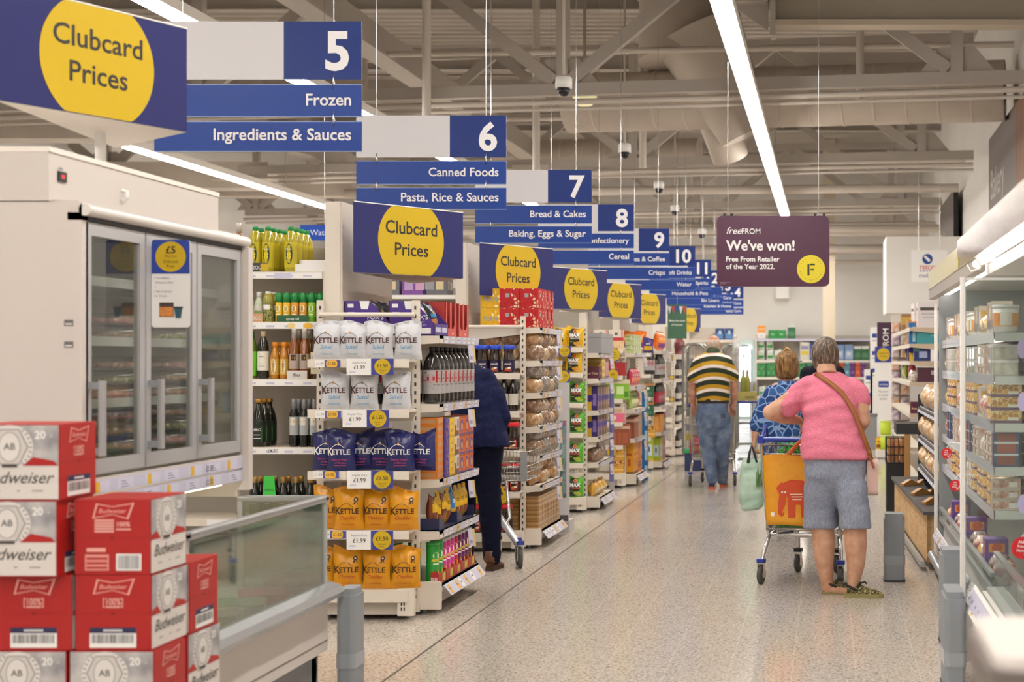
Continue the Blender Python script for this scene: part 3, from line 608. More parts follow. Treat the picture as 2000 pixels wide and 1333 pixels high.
def beer_case(kind):
    """Front (-Y) is the white label face, the ends (+-X) are red."""
    t = empty('beer_case', (0, 0, 0), 'x', 'box', 'beer cases in the corner stack')
    b = MB(); b.rbox(-CA / 2, CA / 2, 0, CB, 0, CH, 0.004, BR, 'z', 2); b.build('carton', t)
    b = MB(); white_face(b, Vector((-CA / 2, -0.0005, 0)), XA, CA); red_face(b, Vector((CA / 2 + 0.0005, 0, 0)), YA, CB, kind); white_face(b, Vector((CA / 2, CB + 0.0005, 0)), -XA, CA); red_face(b, Vector((-CA / 2 - 0.0005, CB, 0)), -YA, CB, kind); b.build('printing', t)
    return t
K1 = beer_case(1); K0 = beer_case(0)
LV = [0.135 + 0.2345 * k for k in range(6)]; used = set()
def put_case(K, x0, y0, lev, turned, lab):
    """x0: where its right edge is; y0: its near face. turned: red end to the aisle end."""
    rz = -math.pi / 2 if turned else 0.0
    loc = (x0 - CB, y0 + CA / 2, LV[lev]) if turned else (x0 - CA / 2, y0, LV[lev])
    if K.name in used: o = dup(K, loc, (0, 0, rz), lab)
    else: used.add(K.name); K.location = loc; K.rotation_euler = (0, 0, rz); K['label'] = lab; o = K
put_case(K1, -2.352, 4.70, 4, False, 'beer case with its white face forward on top of the tallest stack')
put_case(K1, -2.360, 4.70, 3, False, 'white faced beer case directly under the topmost one')
put_case(K1, -2.340, 4.75, 2, True, 'red ended beer case under the two white faced ones at the picture edge')
put_case(K1, -2.356, 4.75, 1, False, 'white faced beer case at the bottom of the tallest stack')
put_case(K0, -2.097, 4.75, 3, True, 'red ended beer case with a small white barcode on top of the middle stack')
put_case(K1, -2.095, 4.75, 2, True, 'red ended beer case with a wide navy topped barcode, second in the middle stack')
put_case(K1, -2.085, 4.75, 1, False, 'white faced beer case at the bottom of the middle stack')
put_case(K1, -2.094, 5.035, 2, False, 'beer case showing its red end to the aisle, topmost beside the chest freezer')
put_case(K1, -2.096, 5.025, 1, True, 'beer case showing a white side to the aisle, lowest beside the chest freezer')
# ================================================================ goods
PROTO = {}; MAKE = {}; FRESH = set()
CATS = {}
def kind(name, cat):
    def deco(f): MAKE[name] = f; CATS[name] = cat; return f
    return deco
def place(k, x, y, z, rz, label, group=None):
    if k not in PROTO:
        o = PROTO[k] = MAKE[k](); tag(o, label, CATS[k], group); o.location = (x, y, z); o.rotation_euler = (0, 0, rz)
        return o
    return dup(PROTO[k], (x, y, z), (0, 0, rz), label, group)
def foil(name, c, c2=None, rough=0.3):
    return noisy(name, [c2 or c, c], 6, rough, bump=0.55, bscale=26, spec=0.5, bdist=0.012)
def bag(name, w, h, d, mat, art, seed=1, seal=None):
    """Pillow pack: bulging front and back, crimped seals top and bottom."""
    rr = random.Random(seed); NU, NV = 14, 18; b = MB(); ph = rr.random() * 9
    def D(u, v):
        u = max(-1, min(1, u)); v = max(0, min(1, v))
        vv = max(0.0, min(1.0, (v - 0.05) / 0.89))
        base = d / 2 * max(0, 1 - abs(u) ** 2.6) ** 0.7 * math.sin(math.pi * min(1, max(0, vv))) ** 0.55
        return base * (1 + 0.10 * math.sin(7 * v + ph + 2 * u)) + 0.0025 * math.sin(9 * u + 5 * v + ph) * (1 - abs(u))
    def xs(u, v): return u * w / 2 * (1 - 0.07 * math.sin(math.pi * v) + 0.02 * math.sin(6 * v + ph)) 
    def P(u, v, s): return (xs(u, v), s * D(u, v) + 0.010 * math.sin(3 * u + ph) * (v > 0.94), v * h + 0.016 * (v ** 6) * math.sin(2.2 * u + ph) + 0.008 * v ** 8 * abs(u))
    for s in (-1, 1):
        vs = [P(-1 + 2 * i / NU, j / NV, s) for j in range(NV + 1) for i in range(NU + 1)]
        fs = []
        for j in range(NV):
            for i in range(NU):
                q = (j * (NU + 1) + i, j * (NU + 1) + i + 1, (j + 1) * (NU + 1) + i + 1, (j + 1) * (NU + 1) + i)
                fs.append(q if s < 0 else q[::-1])
        b.add(vs, fs, mat, True)
    def warp(x, z):
        v = z / h; u = x / (w / 2); return (xs(u, v), -D(u, v) - 0.0022, z)
    LIFT = [0.0]
    def strip(pts, m, up=0.0):
        vs = [warp(*p) for p in pts]; b.add([(p[0], p[1] - up, p[2]) for p in vs], [tuple(range(len(vs)))], m)
    def blob(cx, cz, r, m, n=14, ry=None):
        ry = ry or r; LIFT[0] += 0.0002
        for i in range(n):
            g, q = 2 * math.pi * i / n, 2 * math.pi * (i + 1) / n
            for a, c in ((0, 0.5), (0.5, 1)):
                pp = [(cx + a * r * math.cos(g), cz + a * ry * math.sin(g)), (cx + c * r * math.cos(g), cz + c * ry * math.sin(g)), (cx + c * r * math.cos(q), cz + c * ry * math.sin(q)), (cx + a * r * math.cos(q), cz + a * ry * math.sin(q))]
                strip(pp[1:] if a == 0 and False else (pp if a else pp[:3]), m, LIFT[0])
    def rect(x0, z0, x1, z1, m, nx=8):
        nz = max(1, int(abs(z1 - z0) / 0.02)); LIFT[0] += 0.0002
        for k in range(nx):
            a, c = x0 + (x1 - x0) * k / nx, x0 + (x1 - x0) * (k + 1) / nx
            for j in range(nz): p, q = z0 + (z1 - z0) * j / nz, z0 + (z1 - z0) * (j + 1) / nz; strip([(a, p), (c, p), (c, q), (a, q)], m, LIFT[0])
    def txt(s, x, z, hh, m, al='c', bold=0.01, shear=0, wm=None, sx=1.0): b.text(s, None, XA, ZA, x, z, hh, m, al, bold, 0, shear, wm, sx, lambda X, Z: (lambda p: (p[0], p[1] - LIFT[0] - 0.0008, p[2]))(warp(X, Z)))
    art(txt, rect, blob, strip)
    return b.build(name)
def kettle(cls, c_main, c_sub, sub, extra=None):
    def art(txt, rect, blob, strip):
        txt('K', -0.060, 0.092, 0.042, c_main, 'c', 0.02); txt('ETTLE', -0.044, 0.097, 0.030, c_main, 'l', 0.02, 0, 0.112)
        pts = [(-0.052 + 0.088 * t, 0.132 + 0.022 * math.sin(math.pi * t)) for t in [i / 8 for i in range(9)]]
        for a, c in zip(pts, pts[1:]): strip([a, c, (c[0], c[1] + 0.0032), (a[0], a[1] + 0.0032)], c_main)
        blob(-0.004, 0.157, 0.006, M('#c99a5a', 0.5), 8, 0.009)
        for k, s in enumerate(sub): txt(s, 0.0 + 0.004 * k, 0.062 - 0.019 * k, 0.021 if len(sub) == 1 else 0.011, c_sub, 'c', 0.004, 0.25, 0.10)
        rect(-0.035, 0.030, 0.035, 0.033, c_sub, 4)
        if extra: extra(txt, rect, blob, strip)
    return art
KW, KN, KG = foil('crisp_white', '#cfd1d7'), foil('crisp_navy', '#232a6c', '#1d2258', 0.26), foil('crisp_gold', '#e3a016', '#d4900f', 0.28)
MAR = M('#4f2426', 0.5)
def seal_badge(txt, rect, blob, strip): blob(0.048, 0.178, 0.013, M('#3b2417', 0.5)); strip([(0.041, 0.17), (0.036, 0.148), (0.046, 0.154), (0.05, 0.168)], M('#3b2417', 0.5)); strip([(0.052, 0.168), (0.056, 0.152), (0.060, 0.148), (0.056, 0.17)], M('#3b2417', 0.5)); blob(0.048, 0.178, 0.006, M('#d9c39a', 0.5), 8)
for i in range(3):
    MAKE['kettle_white%d' % i] = lambda i=i: bag('crisp_bag', 0.168, 0.212, 0.085, KW, kettle('w', MAR, M('#4aa3d2', 0.4), ['Salted']), i + 1)
    MAKE['kettle_navy%d' % i] = lambda i=i: bag('crisp_bag', 0.172, 0.225, 0.085, KN, kettle('n', PAPER, M('#c2387f', 0.4), ['Balsamic Vinegar', 'of Modena']), i + 4)
    MAKE['kettle_gold%d' % i] = lambda i=i: bag('crisp_bag', 0.172, 0.235, 0.09, KG, kettle('g', M('#3a1f16', 0.5), M('#b5461c', 0.4), ['Cheddar'], seal_badge), i + 7)
    for c in ('white', 'navy', 'gold'): CATS['kettle_%s%d' % (c, i)] = 'crisps'
MXY, MXG = foil('snack_yellow', '#e0b41c', None, 0.3), foil('snack_green', '#57a82a', None, 0.3)
def max_art(a, red):
    def art(txt, rect, blob, strip):
        K = M('#232a22', 0.35)
        rect(-0.066, 0.014, 0.02, 0.190, K); rect(0.02, 0.014, 0.045, 0.12, K, 3)
        blob(0.0, 0.166, 0.018, M('#e8a51f', 0.4)); blob(0.0, 0.166, 0.013, M('#c23a24', 0.4))
        txt('MAX', -0.002, 0.108, 0.034, PAPER, 'c', 0.05, 0.05, 0.112); txt('PEANUTS' if not red else 'STRONG', -0.002, 0.085, 0.016, M('#e9d0c0', 0.4) if not red else M('#e2614a', 0.4), 'c', 0.04, 0.05, 0.10)
        for (x, z) in ((0.0, 0.045), (0.03, 0.05), (0.018, 0.028), (0.045, 0.034)): blob(x, z, 0.019, M('#dba23a' if not red else '#a9c23c', 0.5), 10, 0.014)
        rect(-0.058, 0.058, -0.022, 0.066, M('#8fa23a', 0.5), 3); rect(0.02, 0.016, 0.055, 0.022, PAPER, 3)
    return art
MAKE['max_black'] = lambda: bag('nut_snack_bag', 0.165, 0.205, 0.07, MXY, max_art(0, False), 11); CATS['max_black'] = 'snack bag'
MAKE['max_green'] = lambda: bag('nut_snack_bag', 0.165, 0.205, 0.07, MXG, max_art(0, True), 12); CATS['max_green'] = 'snack bag'
def plain_bag(nm, w, h, d, c1, bands, seed, txtc=None, cat='snack bag', label=''):
    def art(txt, rect, blob, strip):
        for (z0, z1, c) in bands: rect(-w * 0.40, z0 * h, w * 0.40, z1 * h, M(c, 0.35), 6)
        if txtc: txt(label, 0, h * 0.6, h * 0.1, M(txtc, 0.4), 'c', 0.02, 0, w * 0.62)
    MAKE[nm] = lambda: bag('snack_bag', w, h, d, foil('foil_' + nm, c1), art, seed); CATS[nm] = cat
plain_bag('orange_crisp', 0.2, 0.26, 0.11, '#e0701c', [(0.5, 0.62, '#f0a030'), (0.15, 0.4, '#7a2f86')], 21, '#fff2c8', 'crisps', 'CRISPS')
plain_bag('purple_sweets', 0.15, 0.20, 0.06, '#3f2a78', [(0.2, 0.5, '#d9b02a')], 22, '#f2ead8', 'sweets', 'MINI')
plain_bag('red_sweets', 0.19, 0.2, 0.09, '#c2405a', [(0.2, 0.5, '#e58a6a')], 23, '#f6e2d6', 'sweets', 'SWEETS')
plain_bag('green_sweets', 0.19, 0.2, 0.09, '#b9cf6a', [(0.2, 0.55, '#e7efc2'), (0.7, 0.8, '#2f6a2f')], 24, '#2c4a22', 'sweets', 'FRESH')
plain_bag('brown_pouch', 0.105, 0.19, 0.06, '#7a3f24', [(0.5, 0.85, '#e2b21f'), (0.1, 0.3, '#a8623a')], 25, '#f7e7c2', 'chocolate')
plain_bag('yellow_pouch', 0.105, 0.19, 0.06, '#e4b51e', [(0.15, 0.4, '#8a4b22')], 26, '#4a2a14', 'chocolate', 'CHOC')
plain_bag('blue_pouch', 0.105, 0.19, 0.06, '#2f78b8', [(0.15, 0.4, '#e9c53a')], 27, '#ffffff', 'chocolate', 'CRISPY')
plain_bag('bread_roll', 0.15, 0.16, 0.11, '#a9794a', [(0.3, 0.5, '#c79a66')], 28, None, 'bread')
plain_bag('yellow_loaf', 0.24, 0.16, 0.12, '#d6a544', [(0.3, 0.55, '#e6d7b2')], 29, None, 'bread')
plain_bag('biscuit_bag', 0.14, 0.2, 0.07, '#1d2130', [(0.15, 0.45, '#b7743a'), (0.5, 0.62, '#2f86b8')], 30, '#d8a93a', 'biscuits', "FOX'S")
plain_bag('white_nappy', 0.185, 0.26, 0.14, '#dfe6df', [(0.2, 0.5, '#3f9a4a')], 31, '#2d7a3a', 'paper goods', 'SOFT')
plain_bag('pink_film', 0.16, 0.2, 0.08, '#b9a6a2', [(0.2, 0.4, '#a85a4c')], 32, None, 'bread')
def lathe_item(nm, cat, name, bands, caps=None, label=None, n=18):
    """bands: body profile; caps: (profile, material); label: (r, z0, z1, material, art)."""
    def f():
        t = MB(); t.lathe(bands[0], bands[1], n=n); root = t.build(name)
        if caps:
            c = MB(); c.lathe(caps[0], caps[1], n=n); c.build('cap', root)
        if label:
            r, z0, z1, m, art = label; l = MB(); l.lathe([(r, z0), (r, z1)], m, n=n)
            l.f = l.f[:n]; l.m = l.m[:n]; l.sm = l.sm[:n]
            if art:
                def warp(x, z): g = x / r; return ((r + 0.0008) * math.sin(g), -(r + 0.0008) * math.cos(g), z)
                def txt(s, x, z, hh, m2, bold=0.02, shear=0, wm=None, al='c'): l.text(s, None, XA, ZA, x, z, hh, m2, al, bold, 0, shear, wm, 1.0, warp)
                def shape(pts, m2, o=0.0): 
                    q = [(x, z) for x, z in pts]; l.add([((r + 0.0006 + o) * math.sin(x / r), -(r + 0.0006 + o) * math.cos(x / r), z) for x, z in q], [tuple(range(len(q)))], m2)
                def rect(x0, z0_, x1, z1_, m2, k=6):
                    for i in range(k): a, c = x0 + (x1 - x0) * i / k, x0 + (x1 - x0) * (i + 1) / k; shape([(a, z0_), (c, z0_), (c, z1_), (a, z1_)], m2)
                def oval(cx, cz, rx, rz, m2, o=0.0, k=18): shape([(cx + rx * math.cos(2 * math.pi * i / k), cz + rz * math.sin(2 * math.pi * i / k)) for i in range(k)], m2, o)
                art(txt, rect, oval, shape)
            l.build('label', root)
        return root
    MAKE[nm] = f; CATS[nm] = cat
def botprof(r, h, neck=0.014, sh=0.68, foot=0.9):
    return [(r * foot, 0), (r, 0.012), (r, h * sh), (r * 0.92, h * (sh + 0.06)), (neck * 1.25, h * (sh + 0.2)), (neck, h * 0.93), (neck, h * 0.96)]
def capprof(r, h0, h1): return [(r, h0), (r, h1 - 0.003), (r * 0.85, h1), (0, h1)]
OILY = M('#c6b72c', 0.12, trans=0.25, coat=0.5); DGRN = M('#1c2417', 0.1, coat=0.6); AMB = M('#8a4c16', 0.12, coat=0.6); GCAP = M('#1f8a47', 0.4); GOLD = M('#c6a35c', 0.3, 0.7); LIME = M('#86b52c', 0.3); KRAFT = M('#a3814f', 0.7)
lathe_item('corn_oil', 'oil', 'oil_bottle', (botprof(0.037, 0.27, 0.016, 0.70), OILY), (capprof(0.017, 0.245, 0.275), GCAP), (0.0376, 0.03, 0.18, M('#c6b72c', 0.2), lambda t, r, o, s: (o(0, 0.11, 0.02, 0.062, M('#16352a', 0.4)), t('Mazola', 0, 0.135, 0.008, PAPER, 0.01, 0, 0.034), [o(math.sin(k * 2.4) * 0.009, 0.082 + 0.0042 * k, 0.0055, 0.0055, M('#e5cf2c', 0.4), 0.0006, 8) for k in range(9)])))
lathe_item('pump_oil', 'oil', 'oil_bottle', (botprof(0.026, 0.175, 0.012, 0.62), M('#b9c4a9', 0.15, coat=0.4)), (capprof(0.015, 0.15, 0.182), M('#d3d6d4', 0.25)), (0.0265, 0.015, 0.10, M('#cfcfc0', 0.4), lambda t, r, o, s: (r(-0.02, 0.03, 0.02, 0.07, M('#7f9a5a', 0.5)),)))
lathe_item('olive_picture_oil', 'oil', 'oil_bottle', (botprof(0.03, 0.175, 0.016, 0.78), M('#9a9440', 0.15, coat=0.4)), (capprof(0.017, 0.16, 0.185), M('#dfe2de', 0.25)), (0.0305, 0.012, 0.12, cells('olives_print', ['#55601f', '#8a8a3c', '#39421a'], '#c9c58a', 120, 0.05), lambda t, r, o, s: (r(-0.02, 0.075, 0.02, 0.105, PAPER),)))
for nm, c, c2 in (('yellow', '#f0c42a', '#dba516'), ('orange', '#e8a53a', '#cf7a1e'), ('green', '#9ccb3c', '#6fae2a')):
    lathe_item('spray_' + nm, 'cooking spray', 'cooking_spray', ([(0.019, 0), (0.0205, 0.006), (0.0205, 0.115), (0.017, 0.125)], M(c, 0.35)), ([(0.020, 0.118), (0.019, 0.165), (0.010, 0.178), (0, 0.178)], GCAP), (0.0208, 0.004, 0.112, M(c, 0.35), lambda t, r, o, s, c2=c2: (r(-0.03, 0.006, 0.03, 0.035, M(c2, 0.4)), o(0, 0.082, 0.0145, 0.02, PAPER), t('Fry', 0, 0.084, 0.008, GCAP, 0.01), t('light', 0, 0.074, 0.007, GCAP, 0.01), r(-0.012, 0.045, 0.012, 0.05, PAPER))))
lathe_item('lime_label_oil', 'oil', 'oil_bottle', (botprof(0.033, 0.28, 0.015, 0.66), M('#5c7a1f', 0.1, coat=0.6)), (capprof(0.018, 0.245, 0.285), M('#17683a', 0.4)), (0.0336, 0.02, 0.165, M('#6fbf3a', 0.4), lambda t, r, o, s: (o(0, 0.095, 0.018, 0.024, M('#7c4a2a', 0.5)), t('UNIC', 0, 0.13, 0.014, PAPER, 0.03, 0, 0.04))))
lathe_item('dark_white_label_oil', 'oil', 'oil_bottle', (botprof(0.033, 0.28, 0.013, 0.68), M('#15140f', 0.1, coat=0.6)), (capprof(0.0145, 0.22, 0.285), M('#c2b18a', 0.4)), (0.0336, 0.05, 0.165, M('#e6e3d6', 0.5), lambda t, r, o, s: (t('Butler', 0, 0.13, 0.009, INK, 0.0, 0, 0.035), r(-0.018, 0.075, 0.018, 0.077, INK), r(-0.014, 0.09, 0.014, 0.092, GREY))))
lathe_item('amber_oil', 'oil', 'oil_bottle', (botprof(0.026, 0.215, 0.013, 0.62), M('#b9791c', 0.1, coat=0.6)), (capprof(0.017, 0.19, 0.22), M('#e08a1c', 0.4)), (0.0265, 0.025, 0.12, M('#c9a24a', 0.4), lambda t, r, o, s: (o(0, 0.075, 0.014, 0.044, M('#efe6c9', 0.5)), t('NUT', 0, 0.085, 0.008, INK, 0.01), t('OIL', 0, 0.07, 0.008, INK, 0.01))))
lathe_item('brown_vinegar', 'oil', 'oil_bottle', ([(0.028, 0), (0.029, 0.01), (0.029, 0.205), (0.016, 0.232), (0.0145, 0.25)], AMB), (capprof(0.016, 0.24, 0.30), M('#c5c2bd', 0.3, 0.3)), (0.0296, 0.06, 0.15, M('#b7a79a', 0.4), lambda t, r, o, s: (r(-0.012, 0.11, 0.016, 0.145, M('#3a2a20', 0.5)), o(0.003, 0.125, 0.008, 0.009, M('#e2a91f', 0.5)),)))
lathe_item('cream_label_oil', 'oil', 'oil_bottle', (botprof(0.03, 0.27, 0.014, 0.68), M('#3a2a16', 0.1, coat=0.6)), (capprof(0.015, 0.23, 0.275), M('#b9b4aa', 0.3, 0.3)), (0.0306, 0.03, 0.16, M('#ded3ae', 0.5), lambda t, r, o, s: (t('BLIM', 0, 0.12, 0.012, INK, 0.01, 0, 0.035), r(-0.018, 0.06, 0.018, 0.063, GREY))))
lathe_item('green_ornate_oil', 'oil', 'oil_bottle', ([(0.036, 0), (0.040, 0.01), (0.040, 0.16), (0.030, 0.205), (0.015, 0.235), (0.014, 0.27)], M('#131a12', 0.08, coat=0.6)), (capprof(0.018, 0.262, 0.285), M('#b98a3c', 0.3, 0.5)), (0.0406, 0.025, 0.15, M('#1b2a1a', 0.4), lambda t, r, o, s: (s([(-0.032, 0.03), (0.032, 0.03), (0.032, 0.12), (0, 0.145), (-0.032, 0.12)], M('#3f7a48', 0.5)), t('BERIO', 0, 0.095, 0.016, PAPER, 0.01, 0, 0.05), r(-0.024, 0.05, 0.024, 0.054, PAPER), r(-0.02, 0.07, 0.02, 0.074, PAPER))))
lathe_item('dark_lemon_oil', 'oil', 'oil_bottle', ([(0.025, 0), (0.026, 0.01), (0.026, 0.19), (0.015, 0.225), (0.0135, 0.25)], M('#0f1110', 0.1, coat=0.6)), (capprof(0.015, 0.225, 0.285), M('#8f9094', 0.35, 0.4)), (0.0266, 0.07, 0.18, M('#aeb2b3', 0.4), lambda t, r, o, s: (r(-0.013, 0.13, 0.015, 0.175, M('#e5e0d0', 0.5)), o(0.002, 0.152, 0.009, 0.012, M('#e08a2a', 0.5)))))
lathe_item('dark_gold_cap_oil', 'oil', 'oil_bottle', (botprof(0.033, 0.24, 0.014, 0.6), M('#14150f', 0.1, coat=0.6)), (capprof(0.0155, 0.205, 0.245), M('#b58f4e', 0.35, 0.5)), (0.0336, 0.02, 0.12, M('#2a2410', 0.4), lambda t, r, o, s: (s([(-0.025, 0.03), (0.025, 0.03), (0.025, 0.09), (0, 0.11), (-0.025, 0.09)], M('#3a3420', 0.5)), r(-0.018, 0.085, 0.018, 0.09, PAPER))))
lathe_item('cola', 'soft drink', 'cola_bottle', ([(0.040, 0), (0.052, 0.012), (0.052, 0.215), (0.048, 0.245), (0.030, 0.285), (0.015, 0.305), (0.0145, 0.32)], M('#1a1517', 0.08, coat=0.8)), (capprof(0.0165, 0.315, 0.338), M('#1b1b1d', 0.4)), (0.0526, 0.06, 0.20, M('#b3b1b1', 0.4, 0.2), lambda t, r, o, s: (t('Coke', 0, 0.128, 0.068, M('#b01820', 0.4), 0.025, 0, 0.2), s([(-0.03, 0.075), (0.0, 0.085), (0.012, 0.12), (-0.01, 0.105)], M('#7a4a22', 0.5)), t('No Sugar', 0.025, 0.11, 0.009, INK, 0.0))), n=20)
lathe_item('cola_red', 'soft drink', 'cola_bottle', ([(0.036, 0), (0.045, 0.012), (0.045, 0.215), (0.028, 0.285), (0.015, 0.305)], M('#1a1517', 0.08, coat=0.8)), (capprof(0.0165, 0.3, 0.325), M('#2b2b2d', 0.4)), (0.0456, 0.05, 0.20, M('#a8243c', 0.35), lambda t, r, o, s: (o(0, 0.12, 0.025, 0.05, M('#cfd3d8', 0.4)),)), n=14)
lathe_item('dark_bottle', 'bottle', 'dark_bottle', (botprof(0.036, 0.30, 0.014, 0.6), M('#1a1212', 0.1, coat=0.6)), (capprof(0.016, 0.26, 0.305), M('#33262a', 0.4)), (0.0366, 0.05, 0.14, M('#c9c4b8', 0.5), None), n=12)
lathe_item('red_bottle', 'bottle', 'drink_bottle', (botprof(0.05, 0.30, 0.016, 0.6), M('#7a1f28', 0.1, coat=0.6)), (capprof(0.018, 0.26, 0.305), M('#d9d5d0', 0.4)), (0.0506, 0.05, 0.15, M('#5a1a24', 0.5), None), n=12)
for nm, capc, art, lc in (('blue', '#2346c0', '#3a2c58', '#241c3a'), ('red', '#d0202a', '#c43a24', '#2a1a16')):
    lathe_item('coffee_' + nm, 'coffee', 'coffee_jar', ([(0.040, 0), (0.044, 0.012), (0.046, 0.10), (0.038, 0.145), (0.036, 0.17), (0.043, 0.185), (0.043, 0.19)], M('#2c1c14', 0.08, coat=0.8)), ([(0.044, 0.188), (0.045, 0.192), (0.045, 0.216), (0.040, 0.222), (0, 0.222)], M(capc, 0.3)), (0.0468, 0.012, 0.105, M(lc, 0.35), lambda t, r, o, s, art=art: (o(0, 0.055, 0.034, 0.042, M(art, 0.4)), r(-0.03, 0.015, 0.03, 0.03, M('#b23a2a', 0.4)), o(-0.008, 0.035, 0.012, 0.01, M('#e09a3a', 0.5)), o(0.012, 0.042, 0.012, 0.008, PAPER), t('NESCAFÉ', 0, 0.068, 0.011, PAPER, 0.03, 0, 0.055))), n=20)
for nm, c in (('green', '#2a9c3f'), ('pink', '#d8419a'), ('red', '#c22a2a'), ('purple', '#6b2160'), ('brown', '#6f4430')):
    lathe_item('tube_' + nm, 'crisps', 'crisp_tube', ([(0.0375, 0), (0.0375, 0.232)], M(c, 0.3)), ([(0.039, 0.228), (0.039, 0.24), (0.036, 0.242), (0, 0.242)], M('#d9dcd8' if nm != 'green' else '#3fae52', 0.35)), (0.0378, 0.01, 0.225, M(c, 0.3), lambda t, r, o, s, c=c: (o(0, 0.165, 0.022, 0.022, M('#efe3c8', 0.4)), t('PRINGLES', 0, 0.13, 0.014, M('#f0d23a', 0.4), 0.05, 0, 0.058), r(-0.02, 0.112, 0.02, 0.12, PAPER), o(0.0, 0.055, 0.03, 0.03, M('#e0b23a', 0.5)), r(-0.05, 0.01, 0.05, 0.028, M(c, 0.4)))), n=18)
def carton(nm, cat, name, w, d, h, base, decor=(), r=0.002, rough=0.45):
    """Printed box; the same print stands on the front and on the two ends."""
    def f():
        b = MB(); b.rbox(-w / 2, w / 2, -d / 2, d / 2, 0, h, r, M(base, rough), 'z', 1)
        for (O, U, W_) in ((Vector((-w / 2, -d / 2, 0)), XA, w), (Vector((-w / 2, d / 2, 0)), -YA, d), (Vector((w / 2, -d / 2, 0)), YA, d)):
            for k, q in enumerate(decor):
                of = 0.0006 + 0.0003 * k
                if q[0] == 'band': b.quad(O, U, ZA, 0.001, q[1] * h, W_ - 0.002, (q[2] - q[1]) * h, M(q[3], rough) if isinstance(q[3], str) else q[3], of)
                elif q[0] == 'rect': b.quad(O, U, ZA, q[1] * W_, q[2] * h, q[3] * W_, q[4] * h, M(q[5], rough) if isinstance(q[5], str) else q[5], of)
                elif q[0] == 'disc': b.disc(O, U, ZA, q[1] * W_, q[2] * h, q[3] * min(W_, h), M(q[4], rough) if isinstance(q[4], str) else q[4], of, 18)
                elif q[0] == 'text': b.text(q[1], O, U, ZA, q[2] * W_, q[3] * h, q[4] * h, M(q[5], rough), 'c', 0.02, of, 0, W_ * 0.85)
        return b.build(name)
    MAKE[nm] = f; CATS[nm] = cat
POP1 = cells('popcorn_print_red', ['#b8262a', '#e6d3b4', '#b8262a', '#e0c9a6', '#a81e22'], '#b8262a', 34, 0.14); POP2 = cells('popcorn_print_yellow', ['#d9aa22', '#dcb02a', '#efe3c0', '#d3a01c'], '#d9aa22', 34, 0.14)
carton('popcorn_red', 'popcorn', 'popcorn_tub', 0.155, 0.155, 0.155, '#c32a2c', [('rect', 0, 0, 1, 1, POP1), ('rect', 0.3, 0.55, 0.2, 0.2, '#9aa0a2')])
carton('popcorn_yellow', 'popcorn', 'popcorn_tub', 0.155, 0.155, 0.155, '#d9aa22', [('rect', 0, 0, 1, 1, POP2), ('text', 'PEAN', 0.5, 0.35, 0.22, '#7f99a8')])
carton('egg_box', 'chocolate', 'chocolate_box', 0.13, 0.115, 0.045, '#d9812a', [('rect', 0.1, 0.25, 0.75, 0.5, '#c99a6a')])
carton('purple_strip', 'chocolate', 'chocolate_carton', 0.09, 0.12, 0.176, '#55438f', [('rect', 0.1, 0.08, 0.8, 0.85, cells('egg_print', ['#4a3a86', '#8a6fae', '#d08a3a', '#5a4a96'], '#3a2c70', 60, 0.05))])
carton('yellow_eggs', 'chocolate', 'chocolate_carton', 0.115, 0.12, 0.117, '#e2bc22', [('rect', 0.15, 0.25, 0.6, 0.5, cells('yellow_egg_print', ['#efe0a0', '#d9a31c', '#e2bc22'], '#c9941a', 70, 0.04)), ('band', 0.0, 0.12, '#cfa51e')])
carton('white_bar', 'chocolate', 'chocolate_carton', 0.115, 0.12, 0.117, '#d9d2c8', [('rect', 0.0, 0.0, 0.35, 0.6, '#a33a34'), ('rect', 0.3, 0.02, 0.6, 0.28, '#6a4630'), ('rect', 0.5, 0.4, 0.35, 0.5, '#8f8078')])
carton('orange_egg', 'chocolate', 'chocolate_carton', 0.115, 0.12, 0.117, '#dd6a22', [('disc', 0.5, 0.5, 0.36, '#5a4a8f'), ('disc', 0.5, 0.45, 0.22, '#d9a05a'), ('band', 0.0, 0.1, '#5a4a8f'), ('band', 0.9, 1.0, '#a4532a')])
carton('grey_box', 'box', 'grocery_box', 0.13, 0.2, 0.20, '#97979c', [('band', 0.75, 0.8, '#7a7a80')])
carton('maroon_choc', 'chocolate', 'chocolate_box', 0.2, 0.15, 0.12, '#5a2238', [('text', 'Rose Thins', 0.5, 0.35, 0.18, '#e0c6a0')])
carton('pink_choc', 'chocolate', 'chocolate_box', 0.12, 0.12, 0.24, '#cf9aa8', [('rect', 0.1, 0.1, 0.8, 0.7, cells('pink_print', ['#d8a8b0', '#c98a98', '#e6cdb0'], '#b9788a', 60, 0.05)), ('band', 0, 0.08, '#6a4a8a')])
carton('gold_choc', 'chocolate', 'chocolate_box', 0.2, 0.15, 0.07, '#c9a84a', [('band', 0.3, 0.7, '#e0c978')])
carton('purple_egg', 'chocolate', 'easter_egg_box', 0.10, 0.12, 0.24, '#32206f', [('rect', 0.1, 0.0, 0.4, 1.0, '#d9b42c'), ('rect', 0.6, 0.2, 0.3, 0.5, '#8a72b8'), ('disc', 0.35, 0.5, 0.3, '#3b2a86')])
carton('granola', 'cereal', 'cereal_box', 0.17, 0.07, 0.235, '#e0d8ca', [('band', 0.44, 0.62, '#c23a3a'), ('rect', 0.02, 0.0, 0.96, 0.42, noisy('granola_print', ['#d9a868', '#e8cfa0', '#c48a48'], 45)), ('rect', 0.4, 0.72, 0.2, 0.14, '#5a5650'), ('rect', 0.85, 0.6, 0.12, 0.4, '#d98a86')])
carton('green_bars', 'cereal', 'cereal_box', 0.18, 0.1, 0.11, '#b7c08a', [('band', 0.3, 0.9, cells('bar_print', ['#cfd6b8', '#8aa04a', '#dfe3cc'], '#9aa86a', 35, 0.06))])
